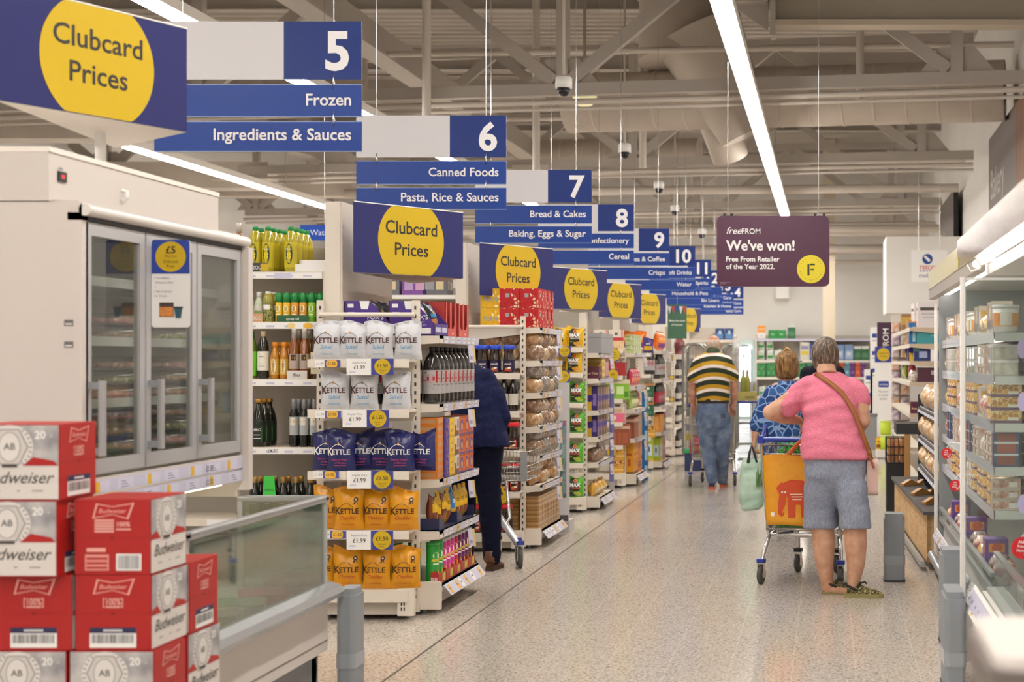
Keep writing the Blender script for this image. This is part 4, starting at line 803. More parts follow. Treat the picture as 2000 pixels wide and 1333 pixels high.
carton('green_box', 'cereal', 'cereal_box', 0.16, 0.09, 0.23, '#86ba3c', [('band', 0.8, 1.0, '#d9d3b0'), ('rect', 0.1, 0.25, 0.5, 0.4, '#c9dfa0'), ('rect', 0.65, 0.1, 0.3, 0.3, '#4f8a2a')])
carton('pink_box', 'cereal', 'cereal_box', 0.16, 0.08, 0.23, '#dccfc0', [('band', 0.0, 0.48, '#dd6a86'), ('rect', 0.3, 0.82, 0.4, 0.1, '#5a4a44'), ('rect', 0.15, 0.5, 0.7, 0.2, '#c9ab8a'), ('rect', 0.1, 0.15, 0.3, 0.2, '#f0dfe2')])
carton('red_tray', 'sweets', 'sweet_box', 0.2, 0.15, 0.16, '#a3242c', [('rect', 0.2, 0.3, 0.3, 0.35, '#c2503a')])
carton('brown_pack', 'biscuits', 'biscuit_pack', 0.095, 0.12, 0.25, '#8f4a30', [('band', 0.78, 0.92, '#c9a890'), ('rect', 0.2, 0.1, 0.6, 0.5, '#a5593a')])
carton('kraft_pack', 'biscuits', 'biscuit_pack', 0.085, 0.12, 0.26, '#b08a5a', [('rect', 0.15, 0.1, 0.7, 0.7, '#c9a06a'), ('rect', 0.3, 0.6, 0.5, 0.2, '#8aa0b0')])
carton('orange_snack', 'snack box', 'snack_box', 0.17, 0.12, 0.16, '#cf9a3c', [('band', 0.55, 1.0, cells('snack_print', ['#7a3a2a', '#d9b06a', '#b5782c'], '#cf9a3c', 45, 0.05)), ('band', 0.25, 0.35, '#e8c47a')])
carton('amber_carton', 'juice', 'juice_carton', 0.14, 0.1, 0.42, '#e09a1c', [('rect', 0.2, 0.55, 0.6, 0.06, '#a85a1c'), ('rect', 0.35, 0.25, 0.3, 0.2, '#b9502a'), ('band', 0.02, 0.08, '#4a3a1c')])
carton('orange_carton', 'juice', 'juice_carton', 0.075, 0.1, 0.42, '#d4741c', [('rect', 0.2, 0.15, 0.6, 0.08, '#2a1a10'), ('rect', 0.2, 0.25, 0.6, 0.05, '#2a1a10')])
carton('blue_carton', 'drink', 'drink_carton', 0.075, 0.075, 0.22, '#1f6aa8', [('rect', 0.5, 0.1, 0.45, 0.7, '#a8d0e2')])
carton('green_pack', 'drink', 'drink_carton', 0.13, 0.09, 0.20, '#2a5a3c', [('band', 0.8, 0.95, '#c8783a'), ('disc', 0.4, 0.6, 0.16, '#e8e4d4'), ('rect', 0.2, 0.15, 0.6, 0.2, '#3f7a54')])
carton('orange_slim', 'snack box', 'snack_box', 0.06, 0.12, 0.24, '#d98a34', [('rect', 0.2, 0.1, 0.6, 0.8, '#e8b060')])
carton('plum_slim', 'snack box', 'snack_box', 0.05, 0.12, 0.26, '#7a3a4a', [('rect', 0.2, 0.3, 0.6, 0.4, '#d9c060')])
carton('lime_carton', 'snack box', 'snack_box', 0.12, 0.1, 0.34, '#a8b82c', [('rect', 0.15, 0.25, 0.7, 0.45, '#c9d6e0'), ('band', 0, 0.1, '#d9b03a'), ('rect', 0.4, 0.4, 0.2, 0.2, '#3a4a6a')])
carton('rose_carton', 'snack box', 'snack_box', 0.11, 0.1, 0.36, '#a84a5c', [('disc', 0.5, 0.5, 0.3, '#e0938a'), ('band', 0.8, 1, '#b98a9a'), ('disc', 0.7, 0.6, 0.15, '#4a8a4a')])
carton('violet_pack', 'box', 'grocery_box', 0.2, 0.18, 0.14, '#7a4a9a', [('rect', 0.1, 0.3, 0.35, 0.5, '#b79ac9'), ('rect', 0.55, 0.3, 0.35, 0.5, '#c9a0c0')])
carton('slate_pack', 'box', 'grocery_box', 0.2, 0.18, 0.13, '#6a6a72', [('rect', 0.1, 0.35, 0.35, 0.55, '#9a9aa2'), ('rect', 0.55, 0.35, 0.3, 0.5, '#d9c9a0')])
carton('black_frozen', 'box', 'grocery_box', 0.3, 0.2, 0.2, '#17181c', [('rect', 0.3, 0.35, 0.5, 0.55, '#c9cdd0'), ('rect', 0.5, 0.4, 0.3, 0.4, '#d9703a')])
carton('kraft_case', 'box', 'cardboard_box', 0.14, 0.2, 0.20, '#b39a72', [('rect', 0.2, 0.3, 0.55, 0.3, '#6a5a40'), ('rect', 0.25, 0.35, 0.45, 0.05, '#b39a72')])
carton('green_case', 'box', 'grocery_box', 0.21, 0.3, 0.22, '#1f8a3f', [('rect', 0.3, 0.4, 0.4, 0.2, '#8fc49a')])
carton('green_water', 'drink', 'drink_pack', 0.235, 0.3, 0.36, '#2d7a45', [('rect', 0.1, 0.15, 0.3, 0.3, '#4a9a60'), ('rect', 0.6, 0.15, 0.3, 0.3, '#4a9a60'), ('rect', 0.1, 0.6, 0.3, 0.25, '#3f8a55'), ('rect', 0.6, 0.6, 0.3, 0.25, '#3f8a55'), ('rect', 0.45, 0.5, 0.12, 0.2, '#8aa05a')])
carton('blue_pack', 'paper goods', 'tissue_pack', 0.22, 0.3, 0.40, '#7f9ac6', [('rect', 0.1, 0.1, 0.8, 0.5, '#a9bfe0'), ('rect', 0.3, 0.3, 0.4, 0.2, '#e0e6f0')])
carton('dkgreen_pack', 'paper goods', 'tissue_pack', 0.185, 0.3, 0.36, '#356a4a', [('band', 0.8, 1, '#dfe3df'), ('rect', 0.1, 0.2, 0.8, 0.3, '#4f8a62')])
carton('navy_pack', 'paper goods', 'tissue_pack', 0.24, 0.3, 0.46, '#4f5fa8', [('band', 0.85, 1, '#2f3a78'), ('rect', 0.1, 0.2, 0.8, 0.4, '#9aa6d6')])
carton('orange_tub', 'box', 'grocery_box', 0.13, 0.2, 0.24, '#cf5a34', [('disc', 0.5, 0.5, 0.3, '#e88a4a')])
carton('teal_tub', 'box', 'grocery_box', 0.13, 0.2, 0.24, '#5f9ab0', [('disc', 0.5, 0.5, 0.3, '#9ad0dc')])
carton('plum_tub', 'box', 'grocery_box', 0.13, 0.2, 0.24, '#6a3a86', [('disc', 0.5, 0.5, 0.3, '#9a6ab8')])
carton('beige_bag', 'paper goods', 'tissue_pack', 0.24, 0.3, 0.46, '#d6d2c6', [('rect', 0.1, 0.3, 0.8, 0.2, '#d9c23a'), ('rect', 0.1, 0.6, 0.8, 0.2, '#8a90b0')])
def loaf(nm, w, d, h, cols, film=True, cat='bread', name='wrapped_loaf', seed=1):
    """Bread in a clear, knotted, crinkled bag."""
    def f():
        b = MB(); rr = random.Random(seed); N, K = 14, 7; vs = []
        for j in range(K + 1):
            v = j / K; zc = h * v; s = math.sin(math.pi * (0.12 + 0.80 * v)) ** 0.5
            for i in range(N):
                g = 2 * math.pi * i / N; c, q = math.cos(g), math.sin(g); e = 0.6
                vs.append((w / 2 * s * math.copysign(abs(c) ** e, c) * (1 + 0.05 * rr.random()), d / 2 * s * math.copysign(abs(q) ** e, q) * (1 + 0.05 * rr.random()), zc + 0.006 * rr.random() * (0 < v)))
        fs = [(j * N + i, j * N + (i + 1) % N, (j + 1) * N + (i + 1) % N, (j + 1) * N + i) for j in range(K) for i in range(N)] + [tuple(range(N - 1, -1, -1)), tuple(K * N + i for i in range(N))]
        b.add(vs, fs, noisy('crumb_' + nm, cols, 22, 0.22, bump=0.8 if film else 0.3, bscale=40, spec=0.7, coat=0.7 if film else 0.0), True)
        return b.build(name)
    MAKE[nm] = f; CATS[nm] = cat
loaf('loaf_brown', 0.12, 0.16, 0.13, ['#5a3f2e', '#8a6748', '#c9b098'], seed=2)
loaf('loaf_tan', 0.12, 0.14, 0.11, ['#8a6240', '#b98f60', '#e2cfae'], seed=3)
loaf('loaf_grey', 0.12, 0.16, 0.14, ['#544a44', '#85786e', '#c4bab2'], seed=4)
loaf('loaf_big', 0.26, 0.22, 0.17, ['#b07a48', '#d6ab78', '#ecd9b6'], seed=5)
loaf('loaf_cut', 0.14, 0.14, 0.18, ['#c49a68', '#dfc39a', '#f1e3c8'], seed=6)
loaf('pack_tan', 0.11, 0.12, 0.10, ['#8f5a34', '#c08a58', '#e8cfa8', '#efe6da'], seed=7, cat='chilled pack', name='chilled_pack')
loaf('pack_pale', 0.11, 0.12, 0.12, ['#9a8a80', '#c9b9aa', '#e6ded6', '#7a5a4a'], seed=8, cat='chilled pack', name='chilled_pack')
loaf('pack_red', 0.10, 0.12, 0.12, ['#8a3f3a', '#b9605a', '#e0c2b6', '#c9a890'], seed=9, cat='chilled pack', name='chilled_pack')
loaf('pack_gold', 0.16, 0.12, 0.10, ['#b07a2c', '#d9a54a', '#efdcae', '#6a4a2a'], seed=10, cat='chilled pack', name='chilled_pack')
loaf('pack_dark', 0.13, 0.12, 0.12, ['#4a3a38', '#7a5f56', '#a08a84', '#3a3a5a'], seed=11, cat='chilled pack', name='chilled_pack')
def stackf(nm, cat, name, w, d, n, t, cols):
    """Flat slices or crackers piled in one clear sleeve."""
    def f():
        b = MB(); ms = [M(c, 0.35, coat=0.4) for c in cols]; rr = random.Random(5)
        for k in range(n): o = rr.uniform(-0.003, 0.003); b.rbox(-w / 2 + o, w / 2 + o, -d / 2, d / 2, k * t, k * t + t * 0.9, 0.012, ms[k % len(ms)], 'z', 2)
        return b.build(name)
    MAKE[nm] = f; CATS[nm] = cat
stackf('wrap_stack', 'bread', 'flatbread_pack', 0.13, 0.15, 7, 0.013, ['#a87e4c', '#c29a66', '#9a7242'])
# ================================================================ shelving
SHELF = M('#e0d7ca', 0.4); SLOT = M('#3a3632', 0.6); BACK = M('#d6ccbf', 0.5)
XF, XB, XP = -2.30, -2.87, -2.43            # front lip, back board and slotted post of the row ends
YN = [9.07, 12.24, 15.36, 18.29, 21.15, 24.06, 27.1, 30.2]
NM = ['first', 'second', 'third', 'fourth', 'fifth', 'sixth', 'seventh', 'eighth']
def post(b, x, y, h, w=0.042):
    b.box(x - w / 2, x + w / 2, y, y + 0.03, 0.02, h, SHELF)
    k = int((h - 0.1) / 0.05)
    for i in range(k):
        z = 0.1 + 0.05 * i
        b.quad(Vector((x, y, 0)), XA, ZA, -0.006, z, 0.012, 0.022, SLOT, 0.0008)
def price_bits(b, O, U, V, L, h, seed, step=0.17):
    rr = random.Random(seed); x = 0.04
    while x < L - 0.1:
        w = rr.choice((0.05, 0.06, 0.07))
        b.quad(O, U, V, x, 0.1 * h, w, 0.8 * h, RAILY if rr.random() < 0.35 else PAPER, 0.0006)
        b.quad(O, U, V, x + 0.01, 0.45 * h, w * 0.5, 0.16 * h, M('#7a7796', 0.5), 0.001); x += w + rr.uniform(0.03, step)
def end_unit(n, zs, top=2.44):
    y0, y1 = YN[n], YN[n] + 1.03; g = NM[n]
    t = empty('end_shelf_unit', (XB, y0, 0), 'cream end of row shelf unit facing the main aisle, %s from the freezer' % g, 'shelf unit'); W_ = XF - XB
    b = MB(); b.box(-0.012, 0, 0, 1.03, 0.1, top, BACK); b.box(-0.10, -0.012, -0.005, 0.03, 0.02, top, SHELF); b.box(-0.10, -0.012, 1.0, 1.03, 0.02, top, SHELF)
    for z in [0.3 + 0.06 * k for k in range(int((top - 0.4) / 0.06))]: b.quad(Vector((0.002, 0.012, z)), YA, ZA, 0, 0, 0.006, 0.025, SLOT, 0.0008)
    b.build('back_panel', t)
    for k, z in enumerate(zs):
        last = k == len(zs) - 1; b = MB(); b.box(0, W_, 0.015, 1.015, z - 0.018, z, SHELF); b.box(W_ - 0.012, W_, 0.012, 1.018, z - 0.045, z, SHELF)
        for yy in (0.006, 1.012): b.prism([(0, z), (W_, z), (W_, z - 0.045), (W_ - 0.1, z - 0.05), (0, z - 0.105)], yy, yy + 0.012, 'y', SHELF)
        s = b.build('shelf', t)
        r = MB(); tilt = Vector((0.35 if last else 0.12, 0, 1)).normalized() if not last else Vector((-0.75, 0, 1)).normalized()
        hh = 0.075 if last else 0.045; O = Vector((W_ + 0.002, 0.10, z - 0.045)) if not last else Vector((W_ + 0.055, 0.08, z - 0.07))
        U, V = YA, tilt; r.quad(O, U, V, 0, 0, 0.92, hh, RAIL, 0.0); r.quad(O + Vector((-0.004, 0.92, 0)), -YA, V, 0, 0, 0.92, hh, PAPER, 0.0)
        price_bits(r, O, U, V, 0.92, hh, n * 10 + k); r.build('label_rail', s)
        if not last and n < 5:
            f = MB(); O = Vector((W_ + 0.012, 0.62, z - 0.05)); d = Vector((0.10, 0, -1)).normalized()
            V2 = -d; O2 = O + d * 0.11
            f.quad(O2 + Vector((0.03, 0, 0)), XA.lerp(YA, 0.5).normalized(), V2, -0.02, 0, 0.03, 0.11, RAIL, 0.0); f.quad(O2 + Vector((0.03, 0, 0)), XA.lerp(YA, 0.5).normalized(), V2, 0.010, 0, 0.018, 0.11, M('#d3bf8a', 0.4), 0.0)
            f.quad(O2 + Vector((0.03, 0, 0)), XA.lerp(YA, 0.5).normalized(), V2, -0.012, 0.02, 0.018, 0.02, M('#9a98b8', 0.5), 0.001); f.build('price_flag', s)
    b = MB(); b.box(0, W_ - 0.06, 0.03, 1.0, 0.03, zs[-1] - 0.03, M('#cfc6ba', 0.5)); b.box(XP - XB - 0.02, XP - XB + 0.14, -0.005, 0.03, 0.03, zs[-1] + 0.02, SHELF)
    for yy in (0.06, 0.95): b.tube([(W_ - 0.1, yy, 0), (W_ - 0.1, yy, 0.05)], 0.015, GREY, 8); b.tube([(0.05, yy, 0), (0.05, yy, 0.05)], 0.015, GREY, 8)
    b.build('base', t)
    return t
def wing_unit(n, zs, top=1.855, tags=()):
    """Shallow shelves hung on the near side of a row end, facing the shopper who walks in."""
    y0 = YN[n] - 0.035; xl, xr = XP - 0.56, XP; g = NM[n]
    t = empty('wing_shelf_unit', (xr, y0, 0), 'narrow cream side rack with slotted posts on the %s row end from the freezer' % g, 'shelf unit'); w = xr - xl
    for x in (0, -w): b = MB(); post(b, x, 0, top); b.build('post', t)
    MB().tube([(-w, -0.012, top - 0.085), (0, -0.012, top - 0.085)], 0.014, SHELF, 8).build('top_bar', t)
    for k, z in enumerate(zs):
        last = k == len(zs) - 1; d = 0.175 if not last else 0.20
        b = MB(); b.box(-w - 0.01, 0.01, -d, -0.004, z - 0.014, z, SHELF); b.box(-w - 0.012, 0.012, -d - 0.01, -d, z - 0.045 if not last else z - 0.065, z + 0.004, SHELF)
        b.box(-w, 0, -0.004, 0.006, z - 0.07, z + 0.004, SHELF); b.build('shelf', t)
    b = MB(); b.box(-w, 0, -0.15, 0.0, 0.03, zs[-1] - 0.03, M('#cfc6ba', 0.5)); b.box(-0.05, 0.045, -0.2, -0.16, 0.03, zs[-1] + 0.01, SHELF)
    for z in [0.06 + 0.03 * k for k in range(3)]: b.quad(Vector((0, -0.2, z)), XA, ZA, -0.03, 0, 0.008, 0.02, SLOT, 0.0008); b.quad(Vector((0, -0.2, z)), XA, ZA, -0.014, 0, 0.008, 0.02, SLOT, 0.0008)
    for x in (-w + 0.08, -0.01): b.tube([(x, -0.1, 0), (x, -0.1, 0.05)], 0.013, GREY, 8)
    b.build('base', t)
    return t
def big_ticket(x0, x1, y0, y1, Y, regular, price, label):
    p = at(x0, y1, Y); k = Y / F; w, h = (x1 - x0) * k, (y1 - y0) * k
    b = MB(); b.box(0, w, 0, 0.002, 0, h, PAPER); O = Vector((0, -0.0006, 0))
    a = w * 0.52 if regular else 0.0
    b.quad(O, XA, ZA, a, 0, w - a, h, M('#3d4190', 0.4), 0.0004); cx = (a + w) / 2
    b.disc(O, XA, ZA, cx, h / 2, h * 0.49, YEL, 0.0008, 32)
    b.text(price, O, XA, ZA, cx, h * 0.47, h * 0.21, INK, 'c', 0.01, 0.0012); b.text('Clubcard', O, XA, ZA, cx, h * 0.25, h * 0.085, INK, 'c', 0, 0.0012); b.text('Price', O, XA, ZA, cx, h * 0.12, h * 0.085, INK, 'c', 0, 0.0012)
    if regular: b.text('Regular Price', O, XA, ZA, a * 0.52, h * 0.70, h * 0.11, GREY, 'c', 0, 0.0006); b.text(regular, O, XA, ZA, a * 0.52, h * 0.36, h * 0.22, INK, 'c', 0.006, 0.0006); b.quad(O, XA, ZA, a * 0.12, h * 0.14, a * 0.25, h * 0.09, RAIL, 0.0004)
    tag(b.build('price_ticket', None, p), label, 'price tag')
def small_ticket(x0, x1, y0, y1, Y, label):
    p = at(x0, y1, Y); k = Y / F; w, h = (x1 - x0) * k, (y1 - y0) * k
    b = MB(); b.box(0, w, 0, 0.002, 0, h, PAPER); O = Vector((0, -0.0006, 0)); b.text('£1.99', O, XA, ZA, w * 0.2, h * 0.35, h * 0.34, GREY, 'c', 0, 0.0006)
    b.quad(O, XA, ZA, w * 0.38, 0, w * 0.62, h, M('#4a4e9c', 0.4), 0.0004); b.poly(rrect(w * 0.44, w * 0.88, h * 0.02, h * 0.98, h * 0.3), O, XA, ZA, RAILY, 0.0008); b.text('£1.50', O, XA, ZA, w * 0.66, h * 0.35, h * 0.36, INK, 'c', 0.01, 0.0012)
    tag(b.build('price_ticket', None, p), label, 'price tag')

# ---- first row end: crisps rack and end shelves
Z0 = [1.648, 1.243, 0.796, 0.488, 0.171]; end_unit(0, Z0)
ZW = [1.505, 1.215, 0.858, 0.515, 0.174]; wing_unit(0, ZW)
YB = 8.94
rows = [('white', ZW[0], 'white salted crisp bag', 'top crisp shelf', [(640, 0, 4), (690, 0, -3), (741, 0, 3), (797, 0, -6)]),
        ('white', ZW[1], 'white salted crisp bag', 'second crisp shelf', [(655, 0, 5), (712, 0, -2), (775, 0, 4)]),
        ('navy', ZW[2], 'navy balsamic crisp bag', 'third crisp shelf', [(640, 0.075, 5), (667, -0.02, -3), (703, 0.075, 2), (748, 0.07, -4), (782, -0.02, 3), (828, 0.03, -24)]),
        ('gold', ZW[3], 'gold cheddar crisp bag', 'fourth crisp shelf', [(640, 0.06, -8), (682, -0.01, 4), (738, 0.0, -4), (789, -0.025, 6)]),
        ('gold', ZW[4], 'gold cheddar crisp bag', 'bottom crisp shelf', [(630, 0.05, -5), (680, 0, 6), (736, -0.01, -4), (792, 0.0, 9)])]
for k, (c, z, d, sh, xs) in enumerate(rows):
    for i, (x, dy, a) in enumerate(xs):
        y = YB + dy; place('kettle_%s%d' % (c, (i + k) % 3), X_(x, y), y, z + 0.002, R(a), '%s, %s from the freezer on the %s' % (d, ORD[i], sh), 'crisp bags on the side rack')
YT = 8.845
for k, (x0, x1, y0, y1, xs, ys, c) in enumerate(((677, 769, 701, 733, 615, 704, 'top'), (669, 760, 801, 835, 616, 803, 'second'), (678, 768, 920, 955, 612, 921, 'third'), (677, 768, 1037, 1074, 626, 1038, 'fourth'))):
    big_ticket(x0, x1, y0, y1, YT, '£1.99', '£1.50', 'large white and yellow price card hanging from the %s crisp shelf' % c)
    small_ticket(xs, xs + 50, ys, ys + 14, YT - 0.004, 'small price strip at the freezer end of the %s crisp shelf' % c)
# biscuits on the top end shelf
def tray(dark, name, lab, x, y, z):
    t = empty('biscuit_tray', (x, y, z), lab, 'box'); P = M('#4a2f86', 0.45); L = 0.27; H = 0.205; D = 0.33
    pr = [(0, 0), (L, 0), (L, 0.07), (L - 0.12, H), (0, H)]; b = MB()
    for yy in (0, D - 0.004): b.prism(pr, yy, yy + 0.004, 'y', P)
    b.box(0, L, 0, D, 0, 0.004, P); b.box(0, 0.004, 0, D, 0, H, P); b.box(L - 0.004, L, 0, D, 0, 0.07, P)
    O = Vector((0, -0.0005, 0)); b.text("FOX'S", O, XA, ZA, 0.185, 0.095, 0.026, PAPER, 'c', 0.01); b.text('CHUNKY', O, XA, ZA, 0.185, 0.075, 0.010, RAIL, 'c', 0.0); b.text('COOKIES', O, XA, ZA, 0.185, 0.055, 0.013, RAIL, 'c', 0.0)
    b.quad(O, XA, ZA, 0.02, 0.165, 0.035, 0.022, PAPER, 0.0008); b.quad(O, XA, ZA, 0.02, 0.01, 0.23, 0.034, PAPER, 0.0008)
    for k in range(4): b.quad(O, XA, ZA, 0.02, 0.135 - 0.007 * k, 0.045 + 0.01 * (k % 2), 0.003, RAIL, 0.0008)
    b.poly([(0.09, H - 0.001), (0.15, H - 0.001), (0.14, H - 0.05), (0.10, H - 0.05)], O, XA, ZA, PAPER, 0.0008)
    O = Vector((L + 0.0005, 0, 0)); b.quad(O, YA, ZA, 0.03, 0.02, 0.12, 0.03, RAIL, 0.0004); b.quad(O, YA, ZA, 0.18, 0.02, 0.12, 0.03, RAIL, 0.0004)
    b.build('carton', t); return t
tray(0, '', 'purple open biscuit tray at the front of the top end shelf', -2.605, 9.10, Z0[0] + 0.002)
tray(0, '', 'purple open biscuit tray at the back of the top end shelf', -2.872 + 0.004, 9.10, Z0[0] + 0.002)
for i in range(4):
    o = place('biscuit_bag', (-2.415, -2.40, -2.665, -2.665)[i], 9.18 + 0.15 * (i % 2), Z0[0] + 0.01, R(90), 'black and blue biscuit bag standing in the %s purple tray, %s from the freezer' % (('front', 'back')[i // 2], ORD[i % 2]), 'biscuit bags in purple trays')
    o.rotation_euler = (R(-12), 0, R(90))
for i, y in enumerate((9.47, 9.80)):
    t = empty('display_box', (-2.66, y, Z0[0] + 0.002), 'red shelf ready box with a cut out front, %s from the freezer' % ORD[i], 'box', 'red boxes on the top end shelf'); RB = M('#b2342f', 0.45)
    b = MB(); L, D, H = 0.30, 0.27, 0.215; b.box(0, L, 0, 0.004, 0, H, RB); b.box(0, L, D - 0.004, D, 0, H, RB); b.box(0, 0.004, 0, D, 0, H, KRAFT); b.box(0, L, 0, D, 0, 0.004, KRAFT); b.box(0.01, 0.012, 0.004, D - 0.004, 0, H, KRAFT)
    b.prism([(0, 0), (D, 0), (D, H), (D - 0.04, H), (D - 0.04, 0.075), (D - 0.07, 0.05), (D / 2 + 0.02, 0.05), (D / 2 + 0.02, H), (D / 2 - 0.02, H), (D / 2 - 0.02, 0.05), (0.07, 0.05), (0.04, 0.075), (0.04, H), (0, H)], L - 0.004, L, 'x', M('#c24a44', 0.45))
    O = Vector((L + 0.0005, 0, 0)); b.quad(O, YA, ZA, 0.03, 0.01, 0.03, 0.02, M('#d98a3a', 0.5), 0.0003); b.text('NEW', O, YA, ZA, 0.18, 0.012, 0.014, PAPER, 'c'); b.build('carton', t)
# cola, eggs, pouches, tubes
def along(k, n, y0, dy, x, z, rz, lab, grp, i0=0):
    for i in range(n): place(k, x, y0 + dy * i, z, rz, lab % ORD[i + i0], grp)
along('cola', 9, 9.165, 0.108, -2.365, Z0[1] + 0.001, R(20), 'dark two litre cola bottle at the shelf edge, %s from the freezer', 'cola bottles on the end shelf')
for i in range(3): place('cola', -2.475 - 0.11 * i, 9.165, Z0[1] + 0.001, R(15), 'dark two litre cola bottle behind the slotted post, %s from the shelf edge' % ORD[i], 'cola bottles on the end shelf')
for i in range(8): place('egg_box', -2.375, 9.175, Z0[2] + 0.001 + 0.0456 * i, R(90), 'flat orange chocolate box, %s from the bottom of its pile' % ORD[i], 'flat orange boxes on the end shelf')
for i in range(3): place('egg_box', -2.51, 9.175, Z0[2] + 0.001 + 0.0456 * (5 + i) - 0.0456 * 5, R(90), 'flat orange chocolate box behind the front pile, %s from the bottom' % ORD[i], 'flat orange boxes on the end shelf')
for i in range(2): place('purple_strip', -2.365, 9.295, Z0[2] + 0.001 + 0.177 * i, R(90), '%s purple patterned chocolate carton next to the flat orange boxes' % ('lower', 'upper')[i], 'purple cartons')
for k, (nm, y, d) in enumerate((('yellow_eggs', 9.41, 'yellow chocolate carton'), ('white_bar', 9.535, 'white and red chocolate carton'), ('orange_egg', 9.66, 'orange and purple chocolate carton, nearest column'), ('orange_egg', 9.79, 'orange and purple chocolate carton, middle column'), ('orange_egg', 9.92, 'orange and purple chocolate carton, far column'))):
    for i in range(3): place(nm, -2.365, y, Z0[2] + 0.001 + 0.118 * i, R(90), '%s, %s from the bottom' % (d, ORD[i]), 'chocolate cartons on the end shelf')
for i in range(8):
    k = ('brown_pouch', 'yellow_pouch', 'brown_pouch', 'yellow_pouch', 'blue_pouch', 'yellow_pouch', 'yellow_pouch', 'yellow_pouch')[i]
    o = place(k, -2.37, 9.17 + 0.112 * i, Z0[3] + 0.012, R(90), '%s chocolate pouch leaning in a clear tray, %s from the freezer' % (k.split('_')[0], ORD[i]), 'chocolate pouches on the end shelf')
for i, y in enumerate((9.11, 9.56)):
    b = MB(); C = M('#23284f', 0.4); b.box(-0.09, 0.065, 0, 0.44, 0, 0.006, C); b.box(-0.09, 0.066, 0, 0.004, 0, 0.07, C); b.box(-0.09, 0.066, 0.436, 0.44, 0, 0.07, C); b.box(0.062, 0.066, 0.004, 0.12, 0, 0.06, C)
    tag(b.build('display_tray', None, (-2.375, y, Z0[3] + 0.002)), 'navy tray holding chocolate pouches, %s from the freezer' % ORD[i], 'tray')
for i, c in enumerate(('green', 'green', 'pink', 'pink', 'pink', 'red', 'purple', 'purple', 'purple', 'brown')):
    place('tube_' + c, -2.362, 9.165 + 0.094 * i, Z0[4] + 0.002, R(50), '%s crisp tube, %s from the freezer on the lowest end shelf' % (c, ORD[i]), 'crisp tubes')
place('tube_green', -2.47, 9.165, Z0[4] + 0.002, R(20), 'green crisp tube behind the nearest green one', 'crisp tubes'); place('tube_green', -2.58, 9.165, Z0[4] + 0.002, R(20), 'green crisp tube deepest in the shelf', 'crisp tubes')
for i in range(5):
    b = MB(); C = M('#b5302c', 0.45); b.box(-0.045, 0.0, 0, 0.006, 0, 0.072, C); b.box(-0.002, 0.002, 0.0, 0.18, 0, 0.06, C); b.quad(Vector((0.0025, 0, 0)), YA, ZA, 0.09, 0.008, 0.07, 0.045, M('#c9c23a', 0.5), 0.0004); b.text('BLES', Vector((-0.045, -0.0006, 0)), XA, ZA, 0.022, 0.02, 0.02, PAPER, 'c', 0.02, 0.0006, 0, 0.04)
    tag(b.build('tray_front', None, (-2.315, 9.115 + 0.187 * i, Z0[4] + 0.001)), 'low red cardboard front before the crisp tubes, %s from the freezer' % ORD[i], 'tray')

# ---- the oil shelves on the long side of the first row
t = empty('aisle_shelf_unit', (-2.98, 9.1, 0), 'cream bay of oil and vinegar shelves behind the freezer', 'shelf unit')
ZO = [2.025, 1.728, 1.390, 0.985, 0.56]; b = MB(); b.box(-1.6, 0, 0.44, 0.46, 0.0, 2.2, M('#a9a399', 0.6)); b.box(-0.015, 0.0, 0.0, 0.46, 0, 2.03, SHELF); b.box(-1.6, 0, 0.03, 0.44, 0.0, 0.15, SHELF); b.build('back_panel', t)
for k, z in enumerate(ZO):
    b = MB(); b.box(-1.6, -0.016, 0.0, 0.44, z - 0.02, z, SHELF); b.box(-1.6, -0.016, -0.004, 0.004, z - 0.04, z + 0.003, SHELF); s = b.build('shelf', t)
    b = MB(); O = Vector((-1.6, -0.0055, z - 0.038)); b.quad(O, XA, ZA, 0.9, 0, 0.68, 0.036, PAPER, 0.0); rr = random.Random(k)
    for q in range(4): b.quad(O, XA, ZA, 1.14 + 0.11 * q, 0.008, 0.05, 0.012, M('#c9c6da', 0.5), 0.0006)
    if k == 1: b.disc(O, XA, ZA, 1.5, 0.018, 0.03, RAILY, 0.001, 16, 0.017); b.disc(O, XA, ZA, 1.40, 0.018, 0.025, M('#e6cf8a', 0.5), 0.001, 16, 0.016)
    if k == 3: b.text('£4.50', O, XA, ZA, 1.29, 0.009, 0.02, M('#4f4c50', 0.5), 'c', 0.005, 0.001)
    if k == 0: b.quad(O, XA, ZA, 1.3, 0.002, 0.1, 0.032, RAIL, 0.001)
    b.build('label_rail', s)
    if k: MB().box(-1.5, -0.1, 0.03, 0.05, ZO[k - 1] - 0.034, ZO[k - 1] - 0.022, M('#fff3e0', 0.5, emit=3.0 if k == 1 else 1.6)).build('shelf_light', t)
def oils(z, lst, sh):
    for i, q in enumerate(lst):
        nm, x, deep = q[0], q[1], q[2] if len(q) > 2 else 1
        for d in range(deep):
            y = 9.17 + 0.092 * d; X0 = X_(x, 9.17)
            place(nm, X0, y, z + 0.001, R(rnd.uniform(-6, 6)), '%s, %s oil shelf, %s along%s' % (DESC[nm], sh, ORD[i], ('', ', second row', ', third row', ', fourth row')[d]), 'bottles on the oil shelves')
